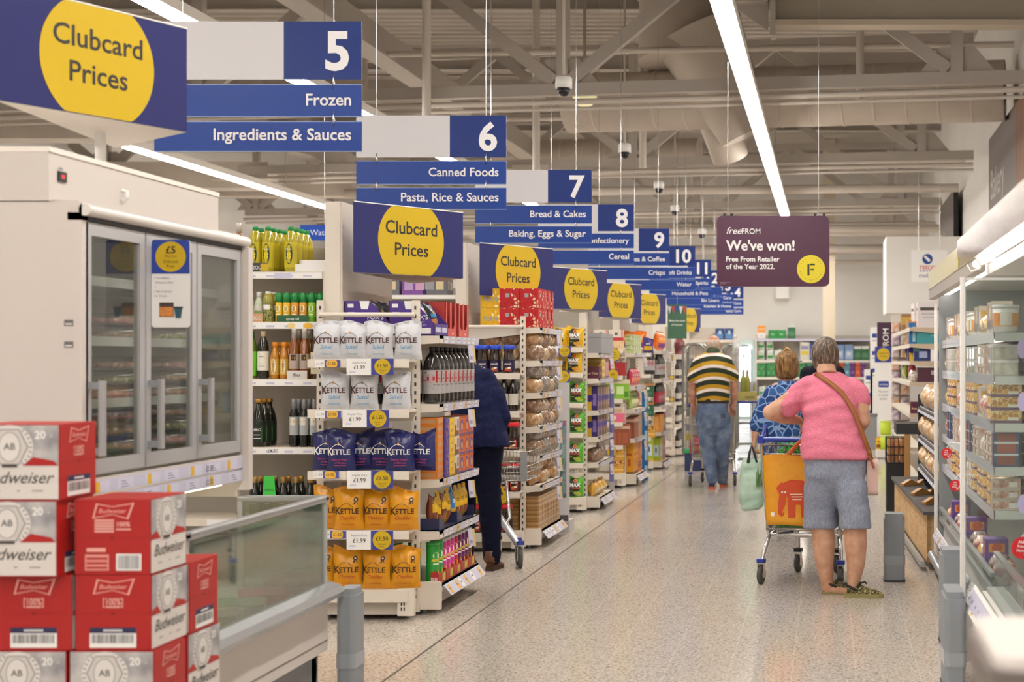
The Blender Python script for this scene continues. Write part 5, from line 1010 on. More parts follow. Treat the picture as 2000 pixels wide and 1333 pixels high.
DESC = {'corn_oil': 'yellow corn oil bottle with dark oval label', 'pump_oil': 'pale oil bottle with clear top', 'olive_picture_oil': 'oil bottle with an olive picture', 'spray_yellow': 'yellow spray oil with green cap', 'spray_orange': 'orange spray oil with green cap', 'spray_green': 'lime spray oil with green cap', 'lime_label_oil': 'oil bottle with lime label', 'dark_white_label_oil': 'dark bottle with white label', 'amber_oil': 'amber oil bottle with orange cap', 'brown_vinegar': 'tall brown vinegar bottle', 'cream_label_oil': 'bottle with cream label', 'green_ornate_oil': 'dark green bottle with ornate label', 'dark_lemon_oil': 'black bottle with silver label', 'dark_gold_cap_oil': 'dark oil bottle with gold cap'}
oils(ZO[0], [('corn_oil', 499, 2), ('corn_oil', 524, 4), ('corn_oil', 568, 4)], 'top')
oils(ZO[1], [('pump_oil', 489), ('pump_oil', 506), ('olive_picture_oil', 524, 2), ('spray_yellow', 545, 2), ('spray_yellow', 560, 2), ('spray_orange', 576, 2), ('spray_orange', 592, 2), ('spray_green', 609, 2), ('spray_green', 626, 2)], 'second')
oils(ZO[2], [('lime_label_oil', 491), ('dark_white_label_oil', 514), ('amber_oil', 537, 2), ('amber_oil', 555, 2), ('brown_vinegar', 575, 2), ('brown_vinegar', 595, 2), ('cream_label_oil', 617)], 'third')
oils(ZO[3], [('green_ornate_oil', 505, 3), ('dark_lemon_oil', 574, 2), ('dark_lemon_oil', 594, 2), ('dark_lemon_oil', 614)], 'fourth')
oils(ZO[4], [('dark_gold_cap_oil', 498, 2), ('dark_gold_cap_oil', 526, 2), ('dark_gold_cap_oil', 553, 2), ('dark_gold_cap_oil', 578, 2), ('dark_gold_cap_oil', 606, 2)], 'lowest')
b = MB(); b.prism([(-0.03, 0.14), (0.03, 0.14), (0.04, 0.0), (-0.04, 0.0)], -0.005, 0.005, 'y', M('#3fc24a', 0.5)); b.text('OPEN', Vector((0, -0.0055, 0)), XA, ZA, 0, 0.05, 0.015, M('#1f6a2a', 0.5), 'c'); tag(b.build('bottle_collar', None, (X_(526, 9.12), 9.12, ZO[4] + 0.115)), 'bright green collar tag on the second dark bottle of the lowest shelf', 'tag')
place('kraft_case', X_(428, 9.2), 9.22, ZO[0] + 0.001, 0, 'brown cardboard box on the top oil shelf by the freezer roof')
place('brown_vinegar', X_(467, 9.2), 9.2, ZO[0] + 0.001, 0, 'slim bottle alone on the top oil shelf beside the cardboard box')
b = MB(); b.rbox(-0.14, 0.14, -0.1, 0.1, 0, 0.05, 0.04, PAPER, 'z', 5, True); b.rbox(-0.10, 0.12, -0.08, 0.08, 0.05, 0.075, 0.04, PAPER, 'z', 5, True); tag(b.build('plastic_bag', None, (X_(622, 9.25), 9.25, ZO[0] + 0.001)), 'flat white bag lying at the end of the top oil shelf', 'bag')
for k, (x0, w, h, s, c) in enumerate(((479, 0.115, 0.055, 'MAZOLA', '#3a3c40'), (483, 0.09, 0.05, 'TESCO', '#c79a72'), (540, 0.19, 0.04, '', '#1f5a35'), (560, 0.12, 0.05, 'filet', '#d8d5d0'))):
    z = (ZO[0], ZO[1], ZO[1], ZO[2])[k]; b = MB(); b.box(0, w, 0, 0.003, 0, h, M(c, 0.45)); b.text(s or 'spray oil', Vector((0, -0.0005, 0)), XA, ZA, w / 2, h * 0.3, h * 0.4, PAPER if k != 3 else INK, 'c', 0, 0.001, 0, w * 0.85)
    if k == 0: b.quad(Vector((0, -0.001, 0)), XA, ZA, w * 0.78, 0.006, 0.05, 0.045, YEL, 0.001)
    tag(b.build('tray_front', None, (X_(x0, 9.11), 9.112, z + 0.001)), ['dark printed tray edge before the corn oil', 'tan tray edge before the pale oil bottles', 'green tray edge before the spray oils', 'pale tray edge before the brown vinegar'][k], 'tray')
# long sides of the following rows (seen only through gaps)
for n in range(1, 6):
    t = empty('aisle_shelf_unit', (-2.98, YN[n] + 0.03, 0), 'long cream row of shelves behind the %s row end, partly hidden' % NM[n], 'shelf unit')
    b = MB(); b.box(-2.2, 0, 0.44, 0.46, 0.0, 2.1, M('#a9a399', 0.6)); b.box(-2.2, 0, 0.46, 0.95, 0, 0.15, SHELF); b.box(-2.2, 0, 0, 0.44, 0, 0.15, SHELF); b.build('back_panel', t)
    zz = Z_((576, 620, 650, 652, 650)[n - 1], YN[n])
    for z in (zz, zz - 0.36):
        b = MB(); b.box(-2.2, 0, 0, 0.44, z - 0.03, z, SHELF); s = b.build('shelf', t); b = MB(); b.quad(Vector((-2.2, -0.001, z - 0.032)), XA, ZA, 0, 0, 2.2, 0.03, PAPER, 0.0); b.quad(Vector((-2.2, -0.001, z - 0.032)), XA, ZA, 1.3, 0.0, 0.35, 0.03, RAIL, 0.001); b.build('label_rail', s)
    if n == 1:
        for i, (k, x) in enumerate((('slate_pack', 762), ('violet_pack', 815), ('slate_pack', 855))): place(k, X_(x, 12.45), 12.45, zz + 0.001, 0, ['grey pack on the high shelf glimpsed under the club price board', 'violet pack on the high shelf glimpsed under the club price board', 'grey and cream pack nearest the white panel on the high shelf'][i])
    if n in (2, 3): place('black_frozen', X_((1096, 1176)[n - 2], YN[n] + 0.2), YN[n] + 0.2, zz - 0.36 + 0.001, 0, 'dark picture box on the shelf glimpsed behind the %s row end' % NM[n])
# ---- headers on the row ends
for n in range(7):
    if n == 5: continue
    header((-2.78 + 0.02 * n, YN[n] - 0.07), (-2.305, YN[n] + 0.62), (-2.78 + 0.02 * n, YN[n] + 1.25), 2.02, 2.435, 'blue club price board with yellow circle, %s in the receding line of boards' % ORD[n if n < 5 else 5])
Y = 23.6; b = MB(); x0, x1, z0, z1 = X_(1304, Y), X_(1341, Y), Z_(662, Y), Z_(595, Y); w, h = x1 - x0, z1 - z0
b.box(0, w, 0, 0.01, 0, h, M('#3f6a52', 0.4)); O = Vector((0, -0.001, 0))
for k in range(5):
    x = w * (0.1 + 0.2 * k); b.poly([(x - 0.03, h - 0.03), (x + 0.03, h - 0.03), (x, h - 0.15)], O, XA, ZA, M(['#d8d8e0', '#b8404a', '#3a4a9a'][k % 3], 0.5), 0.001)
b.text('Make the most', O, XA, ZA, w / 2, h * 0.5, 0.03, PAPER, 'c', 0.01, 0.001, 0, w * 0.85); b.text('of Summer', O, XA, ZA, w / 2, h * 0.38, 0.03, PAPER, 'c', 0.01, 0.001, 0, w * 0.6)
b.tube([(w / 2, 0.005, h), (w / 2, 0.005, HZ + 0.05 - z0)], 0.004, STEEL, 4); tag(b.build('summer_sign', None, (x0, Y, z0)), 'green hanging sign with bunting between the yellow circles', 'sign')

# ---- second row end: coffee rack, popcorn and bread
Z1 = [1.765, 1.50, 1.243, 0.97, 0.737, 0.50, 0.14]; end_unit(1, Z1)
W1 = [1.40, 1.10, 0.794, 0.47, 0.15]; wing_unit(1, W1)
for i, x in enumerate((928, 944, 967, 994)): place('coffee_blue', X_(x, 12.06 + (0.08 if i == 0 else 0)), 12.06 + (0.08 if i == 0 else 0), W1[0] + 0.001, 0, 'dark coffee jar with blue lid, %s from the end shelf cola' % ORD[i], 'coffee jars with blue lids')
for k, (z, xs) in enumerate(((W1[2], (962, 985, 1003)), (W1[3], (965, 988, 1006)), (W1[4], (932, 990)))):
    for i, x in enumerate(xs): place('coffee_red', X_(x, 12.06), 12.06, z + 0.001, 0, 'coffee jar with red lid on the %s coffee shelf, %s from the crisps' % (('middle', 'second lowest', 'lowest')[k], ORD[i]), 'coffee jars with red lids')
for i, x in enumerate((960, 985, 1003)): place('dark_bottle', X_(x, 12.1), 12.1, W1[1] + 0.001, 0, 'dark item on the shadowed second coffee shelf, %s from the crisps' % ORD[i], 'dark items on the coffee rack')
big_ticket(928, 945, 950, 985, 12.015, None, '£6', 'white price card showing six pounds behind the suited legs')
big_ticket(974, 981, 950, 985, 12.015, None, '£4', 'blue and yellow price card on the coffee rack beside the trolley')
for r in range(2):
    for i, (k, x) in enumerate((('popcorn_yellow', -2.71), ('popcorn_red', -2.55), ('popcorn_red', -2.39))): place(k, x, 12.36, Z1[0] + 0.001 + 0.157 * r, R(4 - 5 * i), '%s popcorn tub on the %s layer, %s from the back' % (k.split('_')[1], ('lower', 'upper')[r], ORD[i]), 'popcorn tubs')
    for i in range(3): place('popcorn_red', -2.385, 12.525 + 0.165 * i, Z1[0] + 0.001 + 0.157 * r, R(3 * i), 'red popcorn tub further along the %s layer, %s after the corner one' % (('lower', 'upper')[r], ORD[i]), 'popcorn tubs')
NAMES = {'loaf_tan': 'tan bread pack', 'loaf_brown': 'brown bread pack', 'loaf_grey': 'dark rye bread pack', 'bread_roll': 'bag of brown rolls', 'wrap_stack': 'flatbread stack'}
for k, (z, kinds, h, tiers) in enumerate(((Z1[1], ('loaf_brown', 'loaf_tan'), 0.12, 2), (Z1[2], ('loaf_tan', 'loaf_grey'), 0.118, 2), (Z1[3], ('loaf_tan', 'loaf_brown'), 0.112, 2), (Z1[4], ('loaf_brown', 'loaf_grey'), 0.118, 2), (Z1[5], ('bread_roll', 'loaf_tan'), 0.11, 2), (Z1[6], ('wrap_stack', 'wrap_stack'), 0.092, 3))):
    for r in range(tiers):
        for i in range(7): q = kinds[(i // 2 + r) % 2]; place(q, -2.385, 12.33 + 0.132 * i, z + 0.001 + h * r, R(90 + rnd.uniform(-5, 5)), '%s, %s bread shelf%s, %s from the coffee' % (NAMES[q], ORD[k], ('', ', second layer', ', third layer')[r], ORD[i]), 'packed bread on the second row end')
        for i in range(2): q = kinds[(i + r + 1) % 2]; place(q, -2.55 - 0.15 * i, 12.33, z + 0.001 + h * r, R(90), '%s behind the corner one, %s bread shelf%s, %s inwards' % (NAMES[q], ORD[k], ('', ', second layer', ', third layer')[r], ORD[i]), 'packed bread on the second row end')
# poster board at its far edge
Yq = 13.36; b = MB(); w = 0.095; z0, z1 = Z_(1018, Yq), Z_(748, Yq)
b.box(0, w, 0, 0.01, z0, z1, M('#d3d2d6', 0.4)); O = Vector((0, -0.0005, 0)); ys = z0 + 0.2
for k, (c, f) in enumerate((('#4a6a5a', 0.3), ('#5a8a6a', 0.2), ('#3f7a8a', 0.12), ('#c98a5a', 0.05), ('#4a8aa8', 0.13), ('#6a5a9a', 0.1), ('#a85a7a', 0.1))):
    hh = f * (z1 - ys); b.quad(O, XA, ZA, 0.012, ys, w * 0.6, hh, noisy('poster_print_%d' % k, [c, '#8fa0a8', c], 14, 0.4), 0.0005); ys += hh
b.text('PAPER', O, ZA, -XA, z0 + 0.55, -0.06, 0.03, M('#a9c9b8', 0.5), 'l', 0.01, 0.001); b.box(0.01, w - 0.01, -0.001, 0, z0, z0 + 0.05, M('#55504c', 0.5)); b.box(0, w, 0, 0.25, 0, z0, M('#bdb9b4', 0.5))
b.prism([(-0.36, z0 + 0.02), (0, z0 + 0.02), (0, z1 - 0.1)], 0.0, 0.008, 'y', M('#c9c4be', 0.5))
tag(b.build('poster_board', None, (-2.348, Yq, 0)), 'tall narrow colourful poster board at the far edge of the bread shelves', 'poster')

# ---- third row end: nut snacks rack, chocolate end
Z2 = [1.577, 1.32, 0.998, 0.732, 0.475, 0.12]; end_unit(2, Z2); W2 = [1.627, 1.378, 1.08, 0.784, 0.485, 0.145]; wing_unit(2, W2, 1.9)
for k, (nm, z, xs) in enumerate((('max_black', W2[0], (1063, 1092, 1124)), ('max_black', W2[1], (1082, 1121)), ('max_green', W2[2], (1096, 1127)), ('max_green', W2[3], (1096, 1127)), ('max_green', W2[4], (1090, 1124)), ('max_green', W2[5], (1094, 1124)))):
    for i, x in enumerate(xs): place(nm, X_(x, 15.22), 15.22, z + 0.001, R(rnd.uniform(-5, 5)), '%s nut snack bag on the %s snack shelf, %s from the bread' % (('black and yellow', 'black and green')[k > 1], ORD[k], ORD[i]), 'nut snack bags')
big_ticket(1064, 1115, 676, 697, 15.135, '£1.99', '£1.25', 'white price card with yellow roundel under the top nut snacks'); big_ticket(1087, 1113, 724, 748, 15.135, None, '£1.25', 'yellow roundel price card under the second nut snacks')
D2 = {'grey_box': 'grey box', 'maroon_choc': 'maroon chocolate box', 'pink_choc': 'pink chocolate box', 'gold_choc': 'flat gold chocolate box', 'purple_egg': 'purple and yellow egg box', 'purple_sweets': 'purple sweet bag', 'loaf_brown': 'brown cake pack', 'yellow_loaf': 'yellow wrapped loaf', 'bread_roll': 'bag of rolls', 'granola': 'granola box', 'green_bars': 'green cereal bar box', 'red_sweets': 'red sweet bag', 'green_sweets': 'green snack bag', 'brown_pack': 'brown biscuit pack', 'kraft_pack': 'kraft biscuit pack', 'amber_carton': 'tall amber juice carton', 'orange_carton': 'slim orange juice carton', 'blue_carton': 'blue drink carton', 'green_box': 'green cereal box', 'pink_box': 'pink cereal box', 'red_tray': 'red sweet box', 'orange_snack': 'orange snack box', 'green_pack': 'dark green drink pack', 'cola': 'black cola bottle', 'cola_red': 'red label cola bottle', 'orange_slim': 'slim orange box', 'plum_slim': 'slim plum box', 'lime_carton': 'lime carton', 'rose_carton': 'rose carton', 'orange_crisp': 'orange crisp bag', 'dark_bottle': 'dark bottle', 'red_bottle': 'red drink bottle', 'pink_film': 'pinkish wrapped pack'}
def row_end(n, zs, table, dx=-2.385):
    for k, kinds in enumerate(table):
        if not kinds: continue
        y = YN[n] + 0.10; seen = {}
        for i, (q, wd, cnt, tiers, h) in enumerate(kinds):
            for j in range(cnt):
                for r in range(tiers):
                    c = seen.get(q, 0); seen[q] = c + 1
                    place(q, dx, y + wd / 2, zs[k] + 0.001 + h * r, R(90), '%s, %s shelf of the %s row end%s, %s along' % (D2[q], ORD[k], NM[n], ('', ', upper layer', ', top layer')[r], ORD[j]), 'goods on the %s row end' % NM[n])
                y += wd
row_end(2, Z2, [[('grey_box', 0.14, 6, 1, 0.2)], [('maroon_choc', 0.21, 1, 1, 0.1), ('gold_choc', 0.21, 1, 3, 0.071), ('pink_choc', 0.125, 3, 1, 0.2)], [('purple_egg', 0.115, 7, 1, 0.2)], [('purple_egg', 0.115, 6, 1, 0.2), ('purple_sweets', 0.16, 1, 1, 0.2)], [('loaf_brown', 0.15, 3, 1, 0.13), ('pink_film', 0.17, 2, 1, 0.2)], [('yellow_loaf', 0.25, 3, 1, 0.16)]])
for i in range(3): place('gold_choc', -2.62, YN[2] + 0.17, Z2[1] + 0.001 + 0.071 * i, R(90), 'flat gold box deeper on the maroon box shelf, %s in the pile' % ORD[i], 'goods on the third row end')
b = MB(); b.box(0, 0.05, 0, 0.01, 0.2, 1.25, M('#7a74b0', 0.4)); b.box(0.012, 0.018, -0.0006, 0, 0.3, 1.2, M('#2f2a5a', 0.4)); b.box(0, 0.05, 0, 0.05, 0, 0.2, M('#b5b0b4', 0.5)); tag(b.build('poster_board', None, (-2.352, YN[2] + 1.12, 0)), 'narrow violet poster board at the far edge of the chocolate shelves', 'poster')
# ---- fourth, fifth, sixth row ends
Z3 = [1.59, 1.195, 0.92, 0.567, 0.13]; end_unit(3, Z3); W3 = [1.63, 1.32, 1.045, 0.77, 0.50, 0.167]; wing_unit(3, W3, 1.62)
for k, (z, lst) in enumerate(((W3[0], (('granola', 1174), ('granola', 1204))), (W3[1], (('red_tray', 1206),)), (W3[2], (('green_box', 1197), ('green_box', 1216))), (W3[3], (('pink_box', 1207),)), (W3[4], (('brown_pack', 1203), ('brown_pack', 1213), ('brown_pack', 1222))), (W3[5], (('orange_snack', 1205),)))):
    for i, (q, x) in enumerate(lst):
        for r in range(2 if q == 'orange_snack' else 1): place(q, X_(x, 18.15), 18.15, z + 0.001 + 0.161 * r, R(2), '%s, %s shelf of the fourth side rack, %s along%s' % (D2[q], ORD[k], ORD[i], ('', ', upper')[r]), 'boxes on the fourth side rack')
big_ticket(1190, 1207, 680, 706, 18.065, None, '£2', 'yellow roundel price card below the granola boxes'); big_ticket(1189, 1205, 722, 744, 18.065, None, '£3', 'yellow roundel price card below the red sweet box'); big_ticket(1188, 1202, 874, 893, 18.065, None, '£1', 'yellow roundel price card low on the fourth side rack')
row_end(3, Z3, [[('green_bars', 0.19, 4, 2, 0.111)], [('red_sweets', 0.2, 4, 1, 0.2)], [('green_sweets', 0.2, 3, 1, 0.2), ('red_sweets', 0.2, 1, 1, 0.2)], [('brown_pack', 0.1, 4, 1, 0.2), ('kraft_pack', 0.09, 4, 1, 0.2)], [('amber_carton', 0.15, 3, 1, 0.2), ('orange_carton', 0.08, 4, 1, 0.2)]])
for i in range(5): place('blue_carton', -2.315, YN[3] + 1.10, 0.001 + 0.221 * i, R(90), 'blue drink carton, %s from the floor in the slim blue stack' % ORD[i], 'blue drink cartons')
Z4 = [1.64, 1.25, 0.865, 0.51, 0.09]; end_unit(4, Z4); W4 = [1.60, 1.31, 1.0, 0.74, 0.45, 0.12]; wing_unit(4, W4, 1.75)
for k, (z, q, xs) in enumerate(((W4[0], 'purple_sweets', (1266,)), (W4[1], 'cola', (1265, 1272)), (W4[2], 'green_pack', (1268,)), (W4[3], 'green_pack', (1268,)), (W4[4], 'orange_snack', (1268,)), (W4[5], 'lime_carton', (1268,)))):
    for i, x in enumerate(xs): place(q, X_(x, 21.0), 21.0, z + 0.001, R(2), '%s, %s shelf of the fifth side rack, %s along' % (D2[q], ORD[k], ORD[i]), 'goods on the fifth side rack')
row_end(4, Z4, [[('orange_crisp', 0.21, 4, 1, 0.25)], [('cola', 0.11, 7, 1, 0.3)], [('cola_red', 0.1, 8, 1, 0.3)], [('orange_slim', 0.065, 6, 1, 0.2), ('plum_slim', 0.055, 6, 1, 0.2)], [('lime_carton', 0.13, 3, 1, 0.2), ('rose_carton', 0.12, 3, 1, 0.2)]])
for i in range(4): place('orange_crisp', -2.62 - 0.2 * i, YN[4] + 0.12, Z4[0] + 0.001, R(3), 'orange crisp bag along the top of the fifth row end, %s inwards' % ORD[i], 'goods on the fifth row end')
Z5 = [1.60, 1.22, 0.85, 0.50, 0.10]; end_unit(5, Z5, 2.1); wing_unit(5, [1.2, 0.85, 0.5, 0.12], 1.7)
row_end(5, Z5, [[('red_bottle', 0.11, 8, 1, 0.3)], [('dark_bottle', 0.09, 10, 1, 0.3)], [('dark_bottle', 0.09, 10, 1, 0.3)], [('dark_bottle', 0.09, 10, 1, 0.3)], [('dark_bottle', 0.09, 10, 1, 0.3)]])
carton('blue_small', 'drink', 'drink_pack', 0.15, 0.15, 0.2, '#2c4a80', [('rect', 0.1, 0.1, 0.8, 0.5, '#5a86b8'), ('rect', 0.4, 0.5, 0.3, 0.3, '#c9d6e6')])
for n in (6, 7): end_unit(n, [1.6, 1.2, 0.85, 0.5, 0.1], 2.1)
for i, x in enumerate((1406, 1424)): place('blue_small', X_(x, 27.5), 27.5, Z_(664, 27.5), 0, 'blue pack on the high shelf above the striped man, %s from the club boards' % ORD[i], 'blue packs'); 
b = MB(); b.box(X_(1345, 27.5), X_(1434, 27.5), 27.3, 27.7, Z_(664, 27.5) - 0.05, Z_(664, 27.5) - 0.001, SHELF); b.box(X_(1345, 27.5), X_(1434, 27.5), 27.68, 27.72, 0, Z_(640, 27.5), BACK); tag(b.build('wall_shelf', None), 'high cream shelf with blue packs above the striped man', 'shelf')
for k in range(3):                                                   # club roundels low on the dark row end
    x, y = ((1312, 738), (1312, 781), (1310, 700))[k]; b = MB(); b.disc(Vector((0, 0, 0)), XA, ZA, 0, 0, 0.035, YEL, 0.002, 20); b.box(-0.04, 0.04, 0.0, 0.003, -0.04, 0.04, M('#4a4e9c', 0.4)); tag(b.build('price_roundel', None, at(x, y, 23.84)), 'small yellow price roundel on the dark bottle shelves, %s from the top' % ORD[(1, 2, 0)[k]], 'price tag')
# ================================================================ people
def fuse(b, name, parent, voxel, it=4, fac=0.5, mat=None, matfn=None):
    """Melts overlapping shapes into one continuous skin."""
    o = b.build(name, parent)
    md = o.modifiers.new('r', 'REMESH'); md.mode = 'VOXEL'; md.voxel_size = voxel
    sm = o.modifiers.new('s', 'SMOOTH'); sm.iterations = it; sm.factor = fac
    dg = bpy.context.evaluated_depsgraph_get(); me = bpy.data.meshes.new_from_object(o.evaluated_get(dg))
    o.modifiers.clear(); o.data = me; me.materials.clear()
    for m in (mat if isinstance(mat, list) else [mat]): me.materials.append(m)
    me.polygons.foreach_set('use_smooth', [True] * len(me.polygons))
    if matfn: me.polygons.foreach_set('material_index', [matfn(p.center) for p in me.polygons])
    me.update(); return o
def ball(b, p, r, n=12, sx=1, sy=1, sz=1):
    vs = []; K = 8
    for j in range(K + 1):
        a = -math.pi / 2 + math.pi * j / K
        for i in range(n): g = 2 * math.pi * i / n; vs.append((p[0] + r * sx * math.cos(a) * math.cos(g) + 1e-5 * i, p[1] + r * sy * math.cos(a) * math.sin(g), p[2] + r * sz * math.sin(a)))
    b.add(vs, [(j * n + i, j * n + (i + 1) % n, (j + 1) * n + (i + 1) % n, (j + 1) * n + i) for j in range(K) for i in range(n)], SKIN0, True)
SKIN0 = M('#c99a80', 0.5)
def limb(b, pts, rs, n=14, up=None):
    b.tube(pts, rs, SKIN0, n, up0=up)
    for p, r in ((pts[0], rs[0]), (pts[-1], rs[-1])): ball(b, p, (min(r) if isinstance(r, tuple) else r) * 0.98)
def rings(b, lst, n=22, e=0.8):
    """lst: (centre, half width, half depth) from the bottom up; flat rings joined to a closed body."""
    vs = []
    for (c, rx, ry) in lst:
        for i in range(n):
            g = 2 * math.pi * i / n; cx, sy = math.cos(g), math.sin(g)
            vs.append((c[0] + rx * math.copysign(abs(cx) ** e, cx), c[1] + ry * math.copysign(abs(sy) ** e, sy), c[2]))
    k = len(lst); b.add(vs, [(j * n + i, j * n + (i + 1) % n, (j + 1) * n + (i + 1) % n, (j + 1) * n + i) for j in range(k - 1) for i in range(n)], SKIN0, True)
    b.add(vs, [tuple(range(n - 1, -1, -1)), tuple((k - 1) * n + i for i in range(n))], SKIN0)
def hand(b, w, d, nrm, side=1, curl=0.5, s=1.0):
    """w wrist, d along the hand, nrm out of its back; side: which side the thumb leaves."""
    d = Vector(d).normalized(); nrm = Vector(nrm); nrm = (nrm - d * nrm.dot(d)).normalized(); q = d.cross(nrm) * side; w = Vector(w)
    b.tube([w, w + d * 0.03 * s, w + d * 0.065 * s, w + d * 0.088 * s], [(0.017 * s, 0.026 * s), (0.017 * s, 0.036 * s), (0.015 * s, 0.041 * s), (0.011 * s, 0.038 * s)], SKIN0, 12, up0=nrm)
    for i in range(4):
        p = w + d * (0.082 + (0.004, 0.008, 0.006, 0)[i]) * s + q * (0.030 - 0.0205 * i) * s; pts = [p]; a = 0.0
        for L in ((0.038, 0.024, 0.020), (0.043, 0.027, 0.021), (0.040, 0.025, 0.020), (0.030, 0.019, 0.018))[i]:
            a += curl * (1 + 0.08 * i); p = p + (d * math.cos(a) - nrm * math.sin(a)) * L * s; pts.append(p)
        b.tube(pts, [0.0088 * s, 0.0082 * s, 0.0074 * s, 0.006 * s], SKIN0, 8)
    p = w + d * 0.025 * s + q * 0.030 * s; e = (d * 0.65 + q * 0.7 - nrm * 0.35).normalized(); p2 = p + e * 0.038 * s; p3 = p2 + (d * 0.9 + q * 0.1 - nrm * 0.5).normalized() * 0.030 * s
    b.tube([p - e * 0.01, p, p2, p3], [0.013 * s, 0.0125 * s, 0.0105 * s, 0.007 * s], SKIN0, 8)
def head(b, mat, s=1.0):
    """Head shape in its own frame (origin at the ears' middle, face towards +y), moved by mat."""
    i0 = len(b.v)
    rings(b, [((0, 0.035, -0.115), 0.030 * s, 0.035), ((0, 0.03, -0.095), 0.052 * s, 0.062), ((0, 0.015, -0.05), 0.066 * s, 0.085), ((0, 0.0, 0.0), 0.073 * s, 0.094), ((0, -0.006, 0.045), 0.074 * s, 0.095), ((0, -0.008, 0.085), 0.062 * s, 0.08), ((0, -0.008, 0.11), 0.036 * s, 0.048), ((0, -0.008, 0.118), 0.01, 0.012)], 20, 0.95)
    b.tube([(0, 0.088, 0.015), (0, 0.105, -0.015), (0, 0.112, -0.03)], [0.007, 0.011, 0.013], SKIN0, 8)
    for x in (-1, 1):
        b.tube([(x * 0.074, 0.0, -0.035), (x * 0.083, -0.012, -0.01), (x * 0.084, -0.014, 0.02), (x * 0.076, -0.002, 0.03)], [0.008, 0.010, 0.011, 0.007], SKIN0, 8)
        ball(b, (x * 0.032, 0.083, 0.012), 0.013, 8)
    b.tube([(-0.026, 0.089, -0.06), (0, 0.097, -0.059), (0.026, 0.089, -0.06)], [0.005, 0.009, 0.005], SKIN0, 8)
    b.tube([(0, -0.02, -0.03), (0, -0.03, -0.10), (0, -0.035, -0.19)], [(0.055, 0.055), (0.054 * s, 0.054), (0.062 * s, 0.06)], SKIN0, 14, up0=(1, 0, 0))
    b.move(i0, mat)
def face_bits(root, mat):
    b = MB(); W_, I = M('#e9e6e2', 0.3), M('#3b2a20', 0.3); i0 = 0
    for x in (-1, 1):
        ball2 = [(x * 0.032 + 0.010 * math.cos(g), 0.0965, 0.012 + 0.006 * math.sin(g)) for g in [k * math.pi / 6 for k in range(12)]]
        b.add(ball2, [tuple(range(12))], W_); b.add([(x * 0.032 + 0.005 * math.cos(k * math.pi / 4), 0.0972, 0.012 + 0.005 * math.sin(k * math.pi / 4)) for k in range(8)], [tuple(range(8))], I)
    b.move(0, mat); b.build('eyes', root)
    b = MB(); b.tube([(-0.024, 0.098, -0.059), (0, 0.105, -0.0585), (0.024, 0.098, -0.059)], [0.002, 0.004, 0.002], M('#a85a52', 0.5), 6); b.move(0, mat); b.build('lips', root)
def hairpiece(root, mat, lst, cols, name='hair', strand=70, n=26):
    """Rings in the head's frame; surface broken into locks."""
    b = MB(); rr = random.Random(4); vs = []
    for k, (c, rx, ry) in enumerate(lst):
        for i in range(n):
            g = 2 * math.pi * i / n; w = 1 + 0.03 * math.sin(5 * g + k) + 0.025 * math.sin(11 * g + 2.1 * k)
            vs.append((c[0] + rx * w * math.cos(g), c[1] + ry * w * math.sin(g), c[2] + 0.004 * math.sin(7 * g + k)))
    K = len(lst); b.add(vs, [(j * n + i, j * n + (i + 1) % n, (j + 1) * n + (i + 1) % n, (j + 1) * n + i) for j in range(K - 1) for i in range(n)] + [tuple((K - 1) * n + i for i in range(n)), tuple(range(n - 1, -1, -1))], noisy('hair_' + cols[0].strip('#'), cols, 9, 0.45, 5, bump=0.7, bscale=16, stretch=(strand / 8, strand / 8, 1.6)), True)
    b.move(0, mat); o = b.build(name, root)
    sd = o.modifiers.new('sub', 'SUBSURF'); sd.levels = 1; sd.render_levels = 1
    return o
def pose(p, yaw=0, pitch=0, roll=0): return Matrix.Translation(p) @ Matrix.Rotation(R(yaw), 4, 'Z') @ Matrix.Rotation(R(-pitch), 4, 'X') @ Matrix.Rotation(R(roll), 4, 'Y')
def skin(name, c): return noisy(name, c, 14, 0.5, spec=0.35)
def cloth(name, c, sc=40, bump=0.5, bs=9, rough=0.85): return noisy(name, c, sc, rough, bump=bump, bscale=bs, spec=0.15, bdist=0.02)

# ---- woman in pink
RT = empty('person', (0.02, 9.8, 0), 'person in a pink T-shirt and grey shorts leaning on a trolley, seen from behind', 'person'); RO = Vector(RT.location)
def L_(x, y, Y): return at(x, y, Y) - RO
SK = skin('fair_skin', ['#b98a6e', '#c99b80', '#d3a88d'])
b = MB(); HM = pose(L_(1612, 697, 10.02), 0, -22, 0); head(b, HM)
b.tube([L_(1612, 712, 9.98), L_(1616, 735, 9.93)], [0.06, 0.066], SKIN0, 14)
rings(b, [(L_(1631, 930, 9.80), 0.165, 0.10), (L_(1628, 880, 9.82), 0.165, 0.10), (L_(1622, 820, 9.86), 0.15, 0.11), (L_(1620, 770, 9.92), 0.165, 0.11), (L_(1618, 742, 9.95), 0.12, 0.08)])
e = L_(1504, 806, 9.86); wv = L_(1560, 822, 10.08); limb(b, [L_(1578, 756, 9.92), L_(1545, 780, 9.88), e], [0.062, 0.055, 0.047]); limb(b, [e, L_(1530, 814, 9.96), wv], [0.05, 0.049, 0.029]); hand(b, wv, L_(1590, 850, 10.24) - wv, (0, -0.25, 1), 1, 0.55)
e = L_(1686, 822, 9.86); wv = L_(1668, 838, 10.1); limb(b, [L_(1668, 758, 9.92), L_(1682, 790, 9.88), e], [0.060, 0.054, 0.046]); limb(b, [e, L_(1680, 832, 9.97), wv], [0.047, 0.045, 0.028]); hand(b, wv, L_(1650, 852, 10.26) - wv, (0, -0.25, 1), -1, 0.55)
